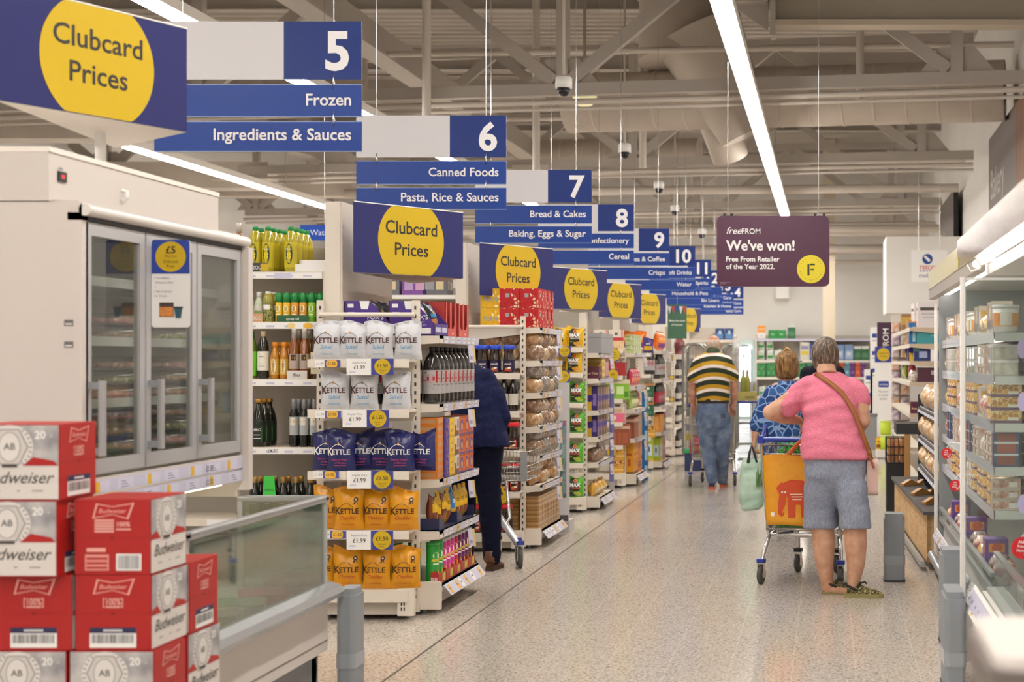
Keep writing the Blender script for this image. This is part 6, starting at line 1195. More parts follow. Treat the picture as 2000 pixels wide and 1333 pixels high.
for (hx, kx, cx, ax, Y, dy) in ((1600, 1607, 1609, 1615, 9.86, 0), (1664, 1670, 1671, 1667, 9.74, 4)):
    limb(b, [L_(hx, 915, Y), L_(hx + 4, 980, Y), L_(kx, 1035, Y - 0.01), L_(cx, 1062, Y - 0.02), L_(cx + 1, 1100, Y - 0.01), L_(ax, 1138, Y), L_(ax, 1150 + dy, Y)], [0.070, 0.078, 0.074, 0.074, 0.06, 0.041, 0.038])
    limb(b, [L_(ax - 4, 1150 + dy, Y), L_(ax + 14, 1152 + dy, Y - 0.005), L_(ax + 44, 1156 + dy, Y - 0.01)], [0.027, 0.027, 0.02])
fuse(b, 'body', RT, 0.0068, 3, 0.5, SK); face_bits(RT, HM)
hairpiece(RT, HM, [((0, -0.045, -0.085), 0.052, 0.045), ((0, -0.035, -0.06), 0.078, 0.075), ((0, -0.022, -0.02), 0.088, 0.092), ((0, -0.018, 0.03), 0.093, 0.105), ((0, -0.012, 0.075), 0.087, 0.104), ((0, -0.01, 0.11), 0.066, 0.08), ((0, -0.01, 0.132), 0.036, 0.045), ((0, -0.01, 0.138), 0.008, 0.01)], ['#2f251e', '#51443a', '#75655a', '#b5a084'])
b = MB()
rings(b, [(L_(1631, 897, 9.78), 0.218, 0.16), (L_(1630, 893, 9.78), 0.218, 0.16), (L_(1625, 860, 9.80), 0.203, 0.155), (L_(1623, 826, 9.84), 0.176, 0.14), (L_(1621, 792, 9.88), 0.182, 0.14), (L_(1621, 765, 9.92), 0.185, 0.13), (L_(1621, 747, 9.94), 0.165, 0.105), (L_(1618, 735, 9.95), 0.115, 0.085), (L_(1616, 727, 9.95), 0.072, 0.068)], 26)
limb(b, [L_(1580, 757, 9.92), L_(1560, 773, 9.9), L_(1540, 793, 9.875)], [0.075, 0.078, 0.074]); limb(b, [L_(1664, 758, 9.92), L_(1677, 770, 9.9), L_(1683, 783, 9.885)], [0.07, 0.068, 0.064])
def folds(o, amp):
    """Long slanting pulls in thin cloth."""
    for v in o.data.vertices:
        p = v.co; a = 0.0
        for k, (sl, f) in enumerate(((0.55, 13), (0.25, 21), (-0.2, 17))):
            w = noise.noise(Vector((p.x * 3 + 7 * k, p.y * 3, p.z * 3))); q = noise.noise(Vector((0.7 * p.x + k, 2 * p.y, (p.z - sl * p.x) * f))); a += max(0, w + 0.25) * q
        v.co = p + v.normal * amp * a
    o.data.update()
def creases(o, amp, seed=0):
    for v in o.data.vertices:
        p = v.co; n = v.normal; q = p + RO * 0.01
        a = noise.noise(Vector((p.x * 5 + 3 * p.z + seed, p.y * 4, p.z * 16 - p.x * 8))) + 0.5 * noise.noise(Vector((p.x * 9 - p.z * 6, p.y * 8 + seed, p.z * 26)))
        v.co = p + n * amp * (a - 0.3 * abs(a))
    o.data.update()
SH = noisy('pink_marl', ['#cf6c85', '#d67a91', '#dd889d'], 120, 0.9, 6, bump=0.25, bscale=30, spec=0.1, stretch=(0.6, 0.6, 1.2), bdist=0.01)
o = fuse(b, 'tshirt', RT, 0.011, 4, 0.5, SH); folds(o, 0.024)
b = MB(); rings(b, [(L_(1634, 958, 9.79), 0.15, 0.09), (L_(1632, 930, 9.78), 0.20, 0.14), (L_(1631, 885, 9.79), 0.205, 0.15)], 24)
rings(b, [(L_(1602, 1032, 9.87), 0.113, 0.122), (L_(1602, 1000, 9.86), 0.105, 0.12), (L_(1604, 950, 9.82), 0.112, 0.135), (L_(1610, 900, 9.8), 0.11, 0.12)], 20)
rings(b, [(L_(1671, 1032, 9.74), 0.104, 0.122), (L_(1668.5, 1000, 9.74), 0.102, 0.12), (L_(1661, 950, 9.76), 0.108, 0.135), (L_(1652, 900, 9.79), 0.11, 0.12)], 20)
o = fuse(b, 'shorts', RT, 0.010, 12, 0.5, noisy('chambray', ['#7d8498', '#8f96a8', '#9fa6b5'], 130, 0.9, 4, bump=0.3, bscale=12, spec=0.1, stretch=(1, 1, 0.35), bdist=0.02)); creases(o, 0.006, 5)
def shoe(root, p, ang, c1, c2, sole, L=0.25, name='shoe', heel=True):
    """p: heel on the floor."""
    t = MB(); a = Matrix.Translation(p) @ Matrix.Rotation(R(ang), 4, 'Z')
    out = [(-0.005, 0.0), (0.0, -0.03), (0.08, -0.033), (0.17, -0.045), (0.22, -0.038), (L, -0.01), (L, 0.012), (0.22, 0.04), (0.15, 0.042), (0.08, 0.034), (0.0, 0.03)]
    t.prism(out, 0.0, 0.028, 'z', sole); t.move(0, a); s = t.build(name, root)
    u = MB(); vs = []; n = 12
    sec = [(0.015, 0.030, 0.075), (0.05, 0.031, 0.085), (0.10, 0.034, 0.085), (0.15, 0.041, 0.062), (0.20, 0.038, 0.048), (0.235, 0.020, 0.036)]
    for (x, w, h) in sec:
        for i in range(n): g = math.pi * i / (n - 1); vs.append((x, w * math.cos(g), 0.026 + (h - 0.026) * math.sin(g) ** 0.8))
    u.add(vs, [(j * n + i, j * n + i + 1, (j + 1) * n + i + 1, (j + 1) * n + i) for j in range(len(sec) - 1) for i in range(n - 1)] + [tuple(range(n)), tuple(range((len(sec) - 1) * n, len(sec) * n))], c1, True)
    u.move(0, a); u.build('upper', s)
    if c2:
        k = MB(); k.tube([(0.085, -0.036, 0.05), (0.03, -0.036, 0.075), (0.0, -0.02, 0.085), (-0.006, 0, 0.087), (0.0, 0.02, 0.085), (0.03, 0.036, 0.075), (0.085, 0.036, 0.05)], [0.008] * 7, c2, 8); k.tube([(0.085, -0.03, 0.072), (0.10, 0, 0.092), (0.085, 0.03, 0.072)], 0.009, c2, 8)
        for q in (-1, 1): k.tube([(0.10, 0, 0.092), (0.125, q * 0.02, 0.10), (0.14, q * 0.015, 0.088)], 0.004, c2, 6)
        k.move(0, a); k.build('strap', s)
    return s
OL = M('#8f8458', 0.7); CORD = cells('woven_cord', ['#8a7d52', '#a39a6a', '#75693f'], '#3a3524', 60, 0.10, 0.8)
shoe(RT, Vector((X_(1606, 9.86), 9.86, 0)) - RO, 8, CORD, M('#22221f', 0.7), OL); shoe(RT, Vector((X_(1650, 9.72), 9.73, 0)) - RO, -6, CORD, M('#22221f', 0.7), OL)
# her bag
t = empty('shoulder_bag', L_(1702, 930, 9.82) + RO, 'tan strapped pale pink shoulder bag hanging at the pink shirt wearer', 'bag'); BO = Vector(t.location); TAN = M('#96592c', 0.5)
def S_(x, y, Y): return at(x, y, Y) - BO
b = MB(); b.rbox(-0.03, 0.04, -0.09, 0.09, -0.12, 0.11, 0.03, M('#d3b3a8', 0.6), 'x', 4); b.build('pouch', t)
pts = [S_(1592, 730, 9.90), S_(1600, 734, 9.862), S_(1622, 749, 9.812), S_(1645, 768, 9.775), S_(1663, 795, 9.745), S_(1676, 825, 9.735), S_(1687, 855, 9.72), S_(1697, 882, 9.72), S_(1703, 905, 9.76)]
vs = []
for i, p in enumerate(pts):
    a, c = pts[max(0, i - 1)], pts[min(len(pts) - 1, i + 1)]; d = (c - a).normalized(); n = Vector((0.1, -1, 0.25)); q = d.cross(n).normalized() * 0.0145
    vs += [p + q, p - q, p - q + n * 0.004, p + q + n * 0.004]
b = MB(); b.add(vs, [(4 * i + k, 4 * i + (k + 1) % 4, 4 * i + 4 + (k + 1) % 4, 4 * i + 4 + k) for i in range(len(pts) - 1) for k in range(4)] + [(0, 1, 2, 3)], TAN, True); b.build('strap', t)
b = MB(); b.tube([S_(1697, 880, 9.705), S_(1703, 890, 9.705), S_(1699, 896, 9.705), S_(1694, 888, 9.705)], 0.003, M('#b08a4a', 0.3, 0.8), 6, closed=True); b.tube([S_(1698, 893, 9.71), S_(1707, 915, 9.71)], 0.008, TAN, 6); b.build('buckle', t)

# ---- woman in blue
RT = empty('person', (-0.4, 13.2, 0), 'person in a blue patterned loose top with bobbed hair carrying a pale green bag', 'person'); RO = Vector(RT.location)
b = MB(); HM = pose(L_(1538, 712, 13.25), -12, -6, 0); head(b, HM)
rings(b, [(L_(1530, 900, 13.2), 0.15, 0.11), (L_(1530, 830, 13.2), 0.14, 0.10), (L_(1532, 765, 13.2), 0.16, 0.09), (L_(1535, 748, 13.2), 0.10, 0.07)])
w = L_(1474, 858, 13.12); limb(b, [L_(1500, 770, 13.2), L_(1483, 815, 13.18), L_(1477, 838, 13.14), w], [0.05, 0.045, 0.04, 0.027]); hand(b, w, (-0.12, -0.05, -1), (-1, -0.2, 0), 1, 0.75)
w = L_(1590, 850, 13.45); limb(b, [L_(1568, 770, 13.2), L_(1586, 815, 13.22), w], [0.05, 0.045, 0.027]); hand(b, w, (0, 0.6, -0.6), (1, 0, 0.3), -1, 0.5)
for hx, ax in ((1515, 1513), (1545, 1546)): limb(b, [L_(hx, 890, 13.2), L_(hx, 970, 13.2), L_(ax, 1035, 13.2)], [0.09, 0.06, 0.04])
fuse(b, 'body', RT, 0.008, 3, 0.5, SK); face_bits(RT, HM)
hairpiece(RT, HM, [((0, -0.04, -0.125), 0.088, 0.065), ((0, -0.035, -0.09), 0.102, 0.09), ((0, -0.03, -0.04), 0.106, 0.10), ((0, -0.02, 0.02), 0.104, 0.108), ((0, -0.012, 0.07), 0.094, 0.105), ((0, -0.01, 0.105), 0.068, 0.08), ((0, -0.01, 0.124), 0.03, 0.035), ((0.0, -0.01, 0.128), 0.008, 0.01)], ['#4a3018', '#6d4a28', '#97703f', '#b98f58'])
b = MB(); g = MB()
b.tube([(-0.018, -0.02, 0.122), (0.0, -0.02, 0.142), (0.03, -0.02, 0.126)], [0.012, 0.014, 0.010], M('#b58a48', 0.4), 8); b.move(0, HM); b.build('hair_clip', RT)
for x in (-1, 1): g.tube([(x * 0.03 + 0.022 * math.cos(k * math.pi / 6), 0.112, 0.012 + 0.02 * math.sin(k * math.pi / 6)) for k in range(12)], 0.0022, BLACK, 6, closed=True); g.tube([(x * 0.055, 0.112, 0.016), (x * 0.112, 0.09, 0.018), (x * 0.09, 0.0, 0.015)], 0.003, BLACK, 6)
g.move(0, HM); g.build('glasses', RT)
b = MB()
rings(b, [(L_(1528, 912, 13.2), 0.185, 0.15), (L_(1527, 870, 13.2), 0.185, 0.15), (L_(1527, 820, 13.2), 0.18, 0.145), (L_(1529, 780, 13.2), 0.178, 0.125), (L_(1533, 760, 13.2), 0.155, 0.10), (L_(1537, 750, 13.2), 0.105, 0.085), (L_(1538, 745, 13.2), 0.075, 0.07)], 26)
limb(b, [L_(1506, 766, 13.2), L_(1492, 795, 13.18), L_(1479, 832, 13.14)], [0.06, 0.075, 0.07]); limb(b, [L_(1562, 766, 13.2), L_(1578, 795, 13.2), L_(1588, 825, 13.26)], [0.06, 0.072, 0.068])
o = fuse(b, 'top', RT, 0.013, 4, 0.5, cells('giraffe_print', ['#233d72', '#2f5088', '#294680', '#385c94'], '#86a3cc', 14, 0.06, 0.8, 0.15)); creases(o, 0.010, 2)
b = MB()
for hx, ax in ((1514, 1513), (1545, 1546)): limb(b, [L_(hx, 900, 13.2), L_(hx, 970, 13.2), L_(ax, 1036, 13.2)], [0.10, 0.08, 0.07])
fuse(b, 'trousers', RT, 0.016, 3, 0.5, cloth('navy_trousers', ['#232a44', '#2c3452']))
for ax in (1513, 1546): shoe(RT, Vector((X_(ax, 13.2), 13.13, 0)) - RO, 90, M('#2b2b33', 0.6), None, M('#d0ccc4', 0.6))
t = empty('shopping_bag', L_(1468, 940, 13.1) + RO, 'pale mint green carrier bag with black handles held beside the blue top', 'bag'); BO = Vector(t.location)
b = MB(); rings(b, [(S_(1468, 998, 13.1), 0.06, 0.05), (S_(1468, 992, 13.1), 0.10, 0.08), (S_(1467, 965, 13.1), 0.108, 0.085), (S_(1467, 930, 13.1), 0.10, 0.075), (S_(1468, 905, 13.1), 0.088, 0.05), (S_(1470, 896, 13.1), 0.082, 0.03)], 20)
o = fuse(b, 'bag_body', t, 0.010, 3, 0.5, noisy('mint_cloth', ['#9fc0ae', '#b4d2c0', '#c5dfd0'], 6, 0.7, bump=0.5, bscale=14)); creases(o, 0.010, 9)
for y in (13.05, 13.14): MB().tube([S_(1461, 905, y), S_(1464, 885, y), S_(1468, 871, 13.1), S_(1473, 885, y), S_(1478, 904, y)], [(0.012, 0.004)] * 5, BLACK, 8, up0=(1, 0, 0)).build('handle', t)
b = MB(); rr = random.Random(2)
for k in range(12): x = 1478 + rr.random() * 9; b.tube([S_(x, 950, 13.02), S_(x + rr.uniform(-5, 6), 915 + 20 * rr.random(), 12.99)], [0.006, 0.003], M('#5f8a4a', 0.7), 5)
b.build('printed_leaves', t)

# ---- striped man
RT = empty('person', (-1.33, 18.0, 0), 'person in a striped polo shirt and blue jeans pushing a trolley away', 'person'); RO = Vector(RT.location)
SKM = skin('ruddy_skin', ['#b27a60', '#c68f77', '#d6a892'])
b = MB(); HM = pose(L_(1394, 675, 18.12), -4, -14, 0); head(b, HM, 1.08)
b.tube([L_(1392, 684, 18.06), L_(1391, 696, 18.0)], [0.062, 0.07], SKIN0, 12)
rings(b, [(L_(1392, 790, 18), 0.17, 0.12), (L_(1392, 750, 18), 0.17, 0.12), (L_(1392, 712, 18.0), 0.165, 0.09), (L_(1392, 698, 18.03), 0.09, 0.06)])
for s, pts in ((-1, [(1363, 705), (1352, 738), (1353, 770), (1354, 797)]), (1, [(1421, 705), (1433, 738), (1434, 770), (1432, 797)])):
    w = L_(*pts[3], 18.14); limb(b, [L_(*pts[0], 18.0), L_(*pts[1], 17.98), L_(*pts[2], 18.03), w], [0.045, 0.046, 0.043, 0.031]); hand(b, w, (0.0, 0.75, -0.45), (s * 0.4, 0.3, 0.9), -s, 0.55)
for hx, kx, ax, Y, Ya in ((1376, 1381, 1391, 18.0, 17.95), (1409, 1411, 1411, 18.0, 18.25)): limb(b, [L_(hx, 790, Y), L_(kx, 870, Y), L_(ax, 935, Ya)], [0.10, 0.065, 0.045])
fuse(b, 'body', RT, 0.009, 3, 0.5, SKM); face_bits(RT, HM)
hairpiece(RT, HM, [((0, -0.055, -0.075), 0.060, 0.045), ((0, -0.042, -0.04), 0.080, 0.066), ((0, -0.034, 0.0), 0.088, 0.078), ((0, -0.03, 0.045), 0.087, 0.083), ((0, -0.03, 0.075), 0.074, 0.072), ((0, -0.03, 0.095), 0.045, 0.045)], ['#b39a88', '#c9b3a2', '#d9cabd'])
def stripes():
    m = bpy.data.materials.new('polo_stripes'); m.use_nodes = True; n, l, bs = nodes(m)
    tc = n.new('ShaderNodeTexCoord'); sp = n.new('ShaderNodeSeparateXYZ'); l.new(tc.outputs['Object'], sp.inputs[0])
    x2 = n.new('ShaderNodeMath'); x2.operation = 'MULTIPLY'; l.new(sp.outputs[0], x2.inputs[0]); l.new(sp.outputs[0], x2.inputs[1])
    ad = n.new('ShaderNodeMath'); ad.operation = 'MULTIPLY_ADD'; ad.inputs[1].default_value = 1.1; l.new(x2.outputs[0], ad.inputs[0]); l.new(sp.outputs[2], ad.inputs[2])
    dv = n.new('ShaderNodeMath'); dv.operation = 'DIVIDE'; dv.inputs[1].default_value = 0.137; l.new(ad.outputs[0], dv.inputs[0])
    sh = n.new('ShaderNodeMath'); sh.operation = 'ADD'; sh.inputs[1].default_value = 20.38; l.new(dv.outputs[0], sh.inputs[0])
    fr = n.new('ShaderNodeMath'); fr.operation = 'FRACT'; l.new(sh.outputs[0], fr.inputs[0])
    r = n.new('ShaderNodeValToRGB'); r.color_ramp.interpolation = 'CONSTANT'; e = r.color_ramp.elements
    e[0].position = 0; e[0].color = lin('#b98f2a'); e[1].position = 0.33; e[1].color = lin('#343c2f'); x = e.new(0.74); x.color = lin('#e8dcd6')
    l.new(fr.outputs[0], r.inputs[0]); l.new(r.outputs[0], bs.inputs['Base Color']); bs.inputs['Roughness'].default_value = 0.85; bs.inputs['Specular IOR Level'].default_value = 0.15
    return m
b = MB()
rings(b, [(L_(1393, 783, 18), 0.195, 0.145), (L_(1393, 776, 18), 0.195, 0.145), (L_(1392, 745, 18), 0.196, 0.145), (L_(1392, 715, 18.0), 0.202, 0.14), (L_(1392, 702, 18.01), 0.19, 0.115), (L_(1392, 694, 18.03), 0.145, 0.10), (L_(1392, 688, 18.04), 0.095, 0.085)], 24)
limb(b, [L_(1366, 706, 18.0), L_(1358, 722, 17.99), L_(1353, 738, 17.98)], [0.075, 0.072, 0.07]); limb(b, [L_(1418, 706, 18.0), L_(1426, 722, 17.99), L_(1433, 736, 17.98)], [0.075, 0.072, 0.07])
o = fuse(b, 'polo_shirt', RT, 0.012, 4, 0.5, stripes()); creases(o, 0.006, 4)
b = MB(); b.tube([L_(1392, 694, 18.02), L_(1393, 684, 18.05)], [0.092, 0.076], cloth('collar_green', ['#3f4a38', '#4c5642']), 18); b.build('collar', RT)
b = MB(); i0 = 0; rings(b, [(L_(1393, 788, 18), 0.19, 0.14), (L_(1393, 779, 18), 0.19, 0.14)], 24); b.mats = [M('#1f1c1a', 0.5)]; b.build('belt', RT)
b = MB(); rings(b, [(L_(1392, 850, 18), 0.15, 0.10), (L_(1392, 832, 18), 0.175, 0.135), (L_(1392, 810, 18), 0.187, 0.15), (L_(1393, 785, 18), 0.186, 0.137)], 22)
for hx, kx, ax, Y, Ya in ((1376, 1382, 1391, 18.0, 17.95), (1408, 1411, 1411, 18.0, 18.25)): limb(b, [L_(hx, 815, Y), L_(kx - (3 if hx < 1390 else -3), 845, Y), L_(kx, 880, Y), L_(ax, 939, Ya)], [0.112, 0.104, 0.083, 0.064])
o = fuse(b, 'jeans', RT, 0.013, 6, 0.5, noisy('denim', ['#4f5f7c', '#64748f', '#8391a8'], 9, 0.9, bump=0.4, bscale=10, spec=0.1, bdist=0.02)); creases(o, 0.007, 6)
b = MB(); b.poly([(-0.06, 0), (0.0, 0), (0.0, 0.055), (-0.06, 0.06)], L_(1418, 818, 17.835), XA, ZA, M('#42506b', 0.9), 0.0); b.build('back_pocket', RT)
OR = M('#c4623a', 0.6)
shoe(RT, Vector((X_(1391, 17.95), 17.90, 0)) - RO, 95, M('#39466a', 0.6), None, OR, 0.27); shoe(RT, Vector((X_(1411, 18.25), 18.20, 0)) - RO, 85, M('#39466a', 0.6), None, OR, 0.27)

# ---- man in a navy suit
RT = empty('person', (-2.5, 11.0, 0), 'person in a navy suit with brown shoes bending into the coffee shelf', 'person'); RO = Vector(RT.location)
b = MB(); HM = pose(L_(893, 690, 11.32), 20, -35, 0); head(b, HM)
rings(b, [(L_(930, 880, 11.0), 0.16, 0.12), (L_(925, 820, 11.03), 0.16, 0.12), (L_(918, 750, 11.12), 0.18, 0.11), (L_(908, 715, 11.2), 0.12, 0.09)])
b.tube([L_(905, 722, 11.2), L_(896, 700, 11.3)], [0.06, 0.06], SKIN0, 12)
w = L_(968, 858, 11.36); limb(b, [L_(945, 740, 11.12), L_(978, 812, 11.06), w], [0.06, 0.05, 0.03]); hand(b, w, (-0.2, 0.8, -0.3), (0.4, 0.2, 0.8), -1, 0.5)
w = L_(872, 770, 11.75); limb(b, [L_(882, 740, 11.15), L_(868, 790, 11.4), w], [0.06, 0.05, 0.03]); hand(b, w, (0.1, 0.9, 0.2), (-0.3, 0, 0.9), 1, 0.5)
for hx, ax, Y in ((948, 960, 11.0), (900, 905, 11.15)): limb(b, [L_(hx, 880, Y), L_(hx + 6, 980, Y), L_(ax, 1092, Y)], [0.10, 0.065, 0.042])
fuse(b, 'body', RT, 0.0085, 3, 0.5, SK); face_bits(RT, HM)
hairpiece(RT, HM, [((0, -0.05, -0.07), 0.06, 0.05), ((0, -0.03, -0.03), 0.08, 0.08), ((0, -0.02, 0.03), 0.085, 0.10), ((0, -0.01, 0.08), 0.078, 0.095), ((0, -0.01, 0.118), 0.04, 0.05), ((0, -0.01, 0.126), 0.01, 0.012)], ['#2b2018', '#3f3026', '#54422f', '#33271d'])
b = MB()
rings(b, [(L_(940, 872, 10.98), 0.205, 0.165), (L_(936, 850, 10.99), 0.20, 0.16), (L_(930, 800, 11.04), 0.185, 0.15), (L_(924, 755, 11.10), 0.20, 0.14), (L_(917, 728, 11.15), 0.17, 0.12), (L_(908, 712, 11.2), 0.09, 0.085)], 26)
limb(b, [L_(948, 742, 11.1), L_(968, 778, 11.06), L_(980, 815, 11.04)], [0.085, 0.075, 0.066]); limb(b, [L_(980, 815, 11.04), L_(976, 838, 11.2), L_(969, 854, 11.33)], [0.066, 0.056, 0.048]); limb(b, [L_(885, 742, 11.13), L_(868, 790, 11.38), L_(871, 773, 11.7)], [0.08, 0.066, 0.05])
o = fuse(b, 'jacket', RT, 0.011, 4, 0.5, cloth('navy_wool', ['#11152f', '#161b3c', '#1c2247'], 30, 0.35, 12)); creases(o, 0.008, 3)
b = MB(); rings(b, [(L_(938, 920, 11.03), 0.15, 0.13), (L_(938, 870, 11.0), 0.165, 0.14), (L_(937, 855, 11.0), 0.16, 0.13)], 20)
for hx, kx, ax, Y in ((950, 957, 961, 11.0), (905, 908, 908, 11.15)): limb(b, [L_(hx, 890, Y), L_(kx, 985, Y), L_(ax, 1075, Y), L_(ax, 1090, Y)], [0.108, 0.082, 0.065, 0.064])
o = fuse(b, 'trousers', RT, 0.012, 3, 0.5, cloth('navy_wool_dark', ['#0c0f22', '#10142c'], 30, 0.3, 12)); creases(o, 0.006, 8)
BRN = M('#5f3a22', 0.35)
for ax, Y in ((960, 11.0), (906, 11.15)):
    s = shoe(RT, Vector((X_(ax, Y), Y - 0.07, 0)) - RO, 84, BRN, None, M('#3a2416', 0.5), 0.28)
    c = MB(); c.lathe([(0.045, 0.06), (0.05, 0.09), (0.045, 0.14), (0.03, 0.15)], BRN, n=14); c.move(0, Matrix.Translation(Vector((X_(ax, Y), Y - 0.02, 0)) - RO)); c.build('ankle', s)

# ---- person in dark top, mostly hidden
RT = empty('person', (-0.1, 16.0, 0), 'person in a dark top glimpsed between the blue and the pink shirts', 'person'); RO = Vector(RT.location)
b = MB(); HM = pose(L_(1606, 690, 16.02), 5, 0, 0); head(b, HM)
rings(b, [(L_(1606, 870, 16), 0.15, 0.11), (L_(1606, 800, 16), 0.15, 0.11), (L_(1606, 735, 16), 0.18, 0.10), (L_(1606, 714, 16), 0.10, 0.07)])
for s in (-1, 1):
    w = L_(1606 + s * 34, 845, 16.25); limb(b, [L_(1606 + s * 32, 728, 16), L_(1606 + s * 38, 790, 15.98), w], [0.055, 0.046, 0.028]); hand(b, w, (0, 0.8, -0.2), (s * 0.3, 0, 0.9), -s, 0.5)
    limb(b, [L_(1606 + s * 17, 850, 16), L_(1606 + s * 17, 910, 16), L_(1606 + s * 17, 970, 16)], [0.10, 0.065, 0.045])
fuse(b, 'body', RT, 0.010, 3, 0.5, SK); face_bits(RT, HM)
hairpiece(RT, HM, [((0, -0.05, -0.07), 0.06, 0.05), ((0, -0.03, -0.03), 0.08, 0.08), ((0, -0.02, 0.03), 0.085, 0.10), ((0, -0.01, 0.08), 0.078, 0.095), ((0, -0.01, 0.118), 0.04, 0.05), ((0, -0.01, 0.126), 0.01, 0.012)], ['#241c18', '#332922', '#453a30', '#2a211c'])
b = MB(); rings(b, [(L_(1606, 865, 16), 0.19, 0.14), (L_(1606, 800, 16), 0.185, 0.14), (L_(1606, 738, 16), 0.2, 0.13), (L_(1606, 722, 16), 0.17, 0.11), (L_(1606, 711, 16), 0.085, 0.08)], 24)
for s in (-1, 1): limb(b, [L_(1606 + s * 30, 728, 16), L_(1606 + s * 37, 790, 15.98), L_(1606 + s * 34, 840, 16.22)], [0.075, 0.062, 0.045])
o = fuse(b, 'dark_top', RT, 0.014, 4, 0.5, cloth('dark_cloth', ['#1b1c26', '#242632'])); creases(o, 0.006, 1)
b = MB()
for s in (-1, 1): limb(b, [L_(1606 + s * 17, 855, 16), L_(1606 + s * 17, 910, 16), L_(1606 + s * 17, 974, 16)], [0.11, 0.085, 0.07])
fuse(b, 'trousers', RT, 0.016, 3, 0.5, cloth('dark_trousers', ['#22242c', '#2c2e38']))
for s in (-1, 1): shoe(RT, Vector((X_(1606 + s * 17, 16), 15.93, 0)) - RO, 90, M('#1d1d20', 0.5), None, M('#2a2a2a', 0.6))

# ================================================================ trolleys
HB = M('#233a9c', 0.35); WIRE = M('#b7b5b0', 0.25, 0.9); TYRE = M('#4a4846', 0.6)
def caster(root, x, y, r=0.062, blue=True, rz=0.0):
    p = Vector((x, y, 0)); f = MB()
    f.box(-0.022, -0.018, -0.02, 0.02, r * 0.7, r * 2 + 0.02, STEEL); f.box(0.018, 0.022, -0.02, 0.02, r * 0.7, r * 2 + 0.02, STEEL); f.box(-0.024, 0.024, -0.026, 0.026, r * 2 + 0.012, r * 2 + 0.022, STEEL)
    f.rbox(-0.028, 0.028, -0.03, 0.03, r * 2 + 0.02, r * 2 + 0.045, 0.012, HB if blue else BLACK); f.move(0, Matrix.Translation(p) @ Matrix.Rotation(rz, 4, 'Z')); c = f.build('caster', root)
    w = MB(); w.lathe([(0.02, -0.014), (r - 0.008, -0.015), (r, -0.010), (r, 0.010), (r - 0.008, 0.015), (0.02, 0.014)], TYRE, n=24); w.lathe([(0.0, -0.016), (0.022, -0.017), (0.022, 0.017), (0, 0.016)], M('#8f8f90', 0.4), n=14)
    w.move(0, Matrix.Translation(p + Vector((0, 0, r))) @ Matrix.Rotation(rz, 4, 'Z') @ Matrix.Rotation(R(90), 4, 'Y')); w.build('wheel', c)
def trolley(loc, rz, lab, w=0.54, L=0.78, zb=0.36, zt=0.93, blue_handle=True):
    t = empty('shopping_trolley', loc, lab, 'trolley', None, rz); h = w / 2; fw = h * 0.72
    b = MB()                                                          # wire basket
    def rim(z, k=1.0, r=0.005): b.tube([(-h * k, 0.06, z), (h * k, 0.06, z), (fw * k, L, z + 0.02 * (z > zb)), (-fw * k, L, z + 0.02 * (z > zb))], r, WIRE, 6, closed=True)
    rim(zt, 1, 0.006); rim(zb, 0.92, 0.006)
    for q in (0.2, 0.42, 0.62, 0.82): rim(zb + (zt - zb) * q, 0.92 + 0.08 * q, 0.0026)
    for i in range(16):
        x = -1 + 2 * i / 15; b.tube([(x * h, 0.06, zt), (x * h * 0.92, 0.06, zb), (x * fw * 0.92, L, zb), (x * fw, L, zt + 0.02)], 0.0022, WIRE, 5)
    for s in (-1, 1):
        for i in range(1, 18):
            q = i / 18; y = 0.06 + (L - 0.06) * q; x = s * (h + (fw - h) * q); b.tube([(x, y, zt), (x * 0.92, y, zb)], 0.0022, WIRE, 5)
    for i in range(1, 12): y = 0.06 + (L - 0.06) * i / 12; x = (h + (fw - h) * i / 12) * 0.92; b.tube([(-x, y, zb), (x, y, zb)], 0.0022, WIRE, 5)
    b.build('basket', t)
    b = MB()
    for s in (-1, 1):
        b.tube([(s * h, -0.0, 0.12), (s * h * 0.97, 0.06, 0.22), (s * h * 0.9, 0.12, 0.31), (s * h * 0.85, 0.30, 0.325), (s * fw * 0.8, L * 0.72, 0.315), (s * fw * 0.72, L * 0.80, 0.25), (s * fw * 0.72, L * 0.80, 0.15)], 0.015, STEEL, 10)
        b.tube([(s * h * 0.9, 0.12, 0.31), (s * h * 0.96, 0.05, 0.6), (s * h, 0.0, 0.97)], 0.011, STEEL, 8)
        b.tube([(s * h * 0.7, 0.14, 0.32), (s * h * 0.7, 0.14, zb)], 0.01, STEEL, 6); b.tube([(s * fw * 0.7, L * 0.7, 0.32), (s * fw * 0.7, L * 0.7, zb)], 0.01, STEEL, 6)
    b.tube([(-h * 0.88, 0.14, 0.315), (h * 0.88, 0.14, 0.315)], 0.014, STEEL, 8); b.tube([(-fw * 0.8, L * 0.7, 0.315), (fw * 0.8, L * 0.7, 0.315)], 0.012, STEEL, 8); b.build('chassis', t)
    b = MB(); b.tube([(-h, -0.01, 0.97), (h, -0.01, 0.97)], 0.017, HB, 12)
    for s in (-1, 1): b.box(s * h - 0.02, s * h + 0.02, -0.03, 0.03, 0.945, 0.995, HB); b.tube([(s * h, 0.0, 0.97), (s * h, 0.14, 1.06), (s * h * 0.98, 0.2, 0.95)], 0.011, HB, 8)
    b.build('handle', t)
    b = MB()
    for i in range(9): x = -h * 0.9 + 1.8 * h * i / 8; b.tube([(x, 0.05, zt - 0.02), (x, 0.02, zt - 0.32)], 0.0025, WIRE, 5)
    for z in (zt - 0.06, zt - 0.12): b.tube([(-h * 0.95, 0.045, z), (h * 0.95, 0.045, z)], 0.004, WIRE, 6)
    b.build('rear_gate', t)
    for s in (-1, 1): caster(t, s * h, 0.0, blue=True, rz=0.1 * s); caster(t, s * fw * 0.72, L * 0.80, blue=False, rz=-0.15)
    return t
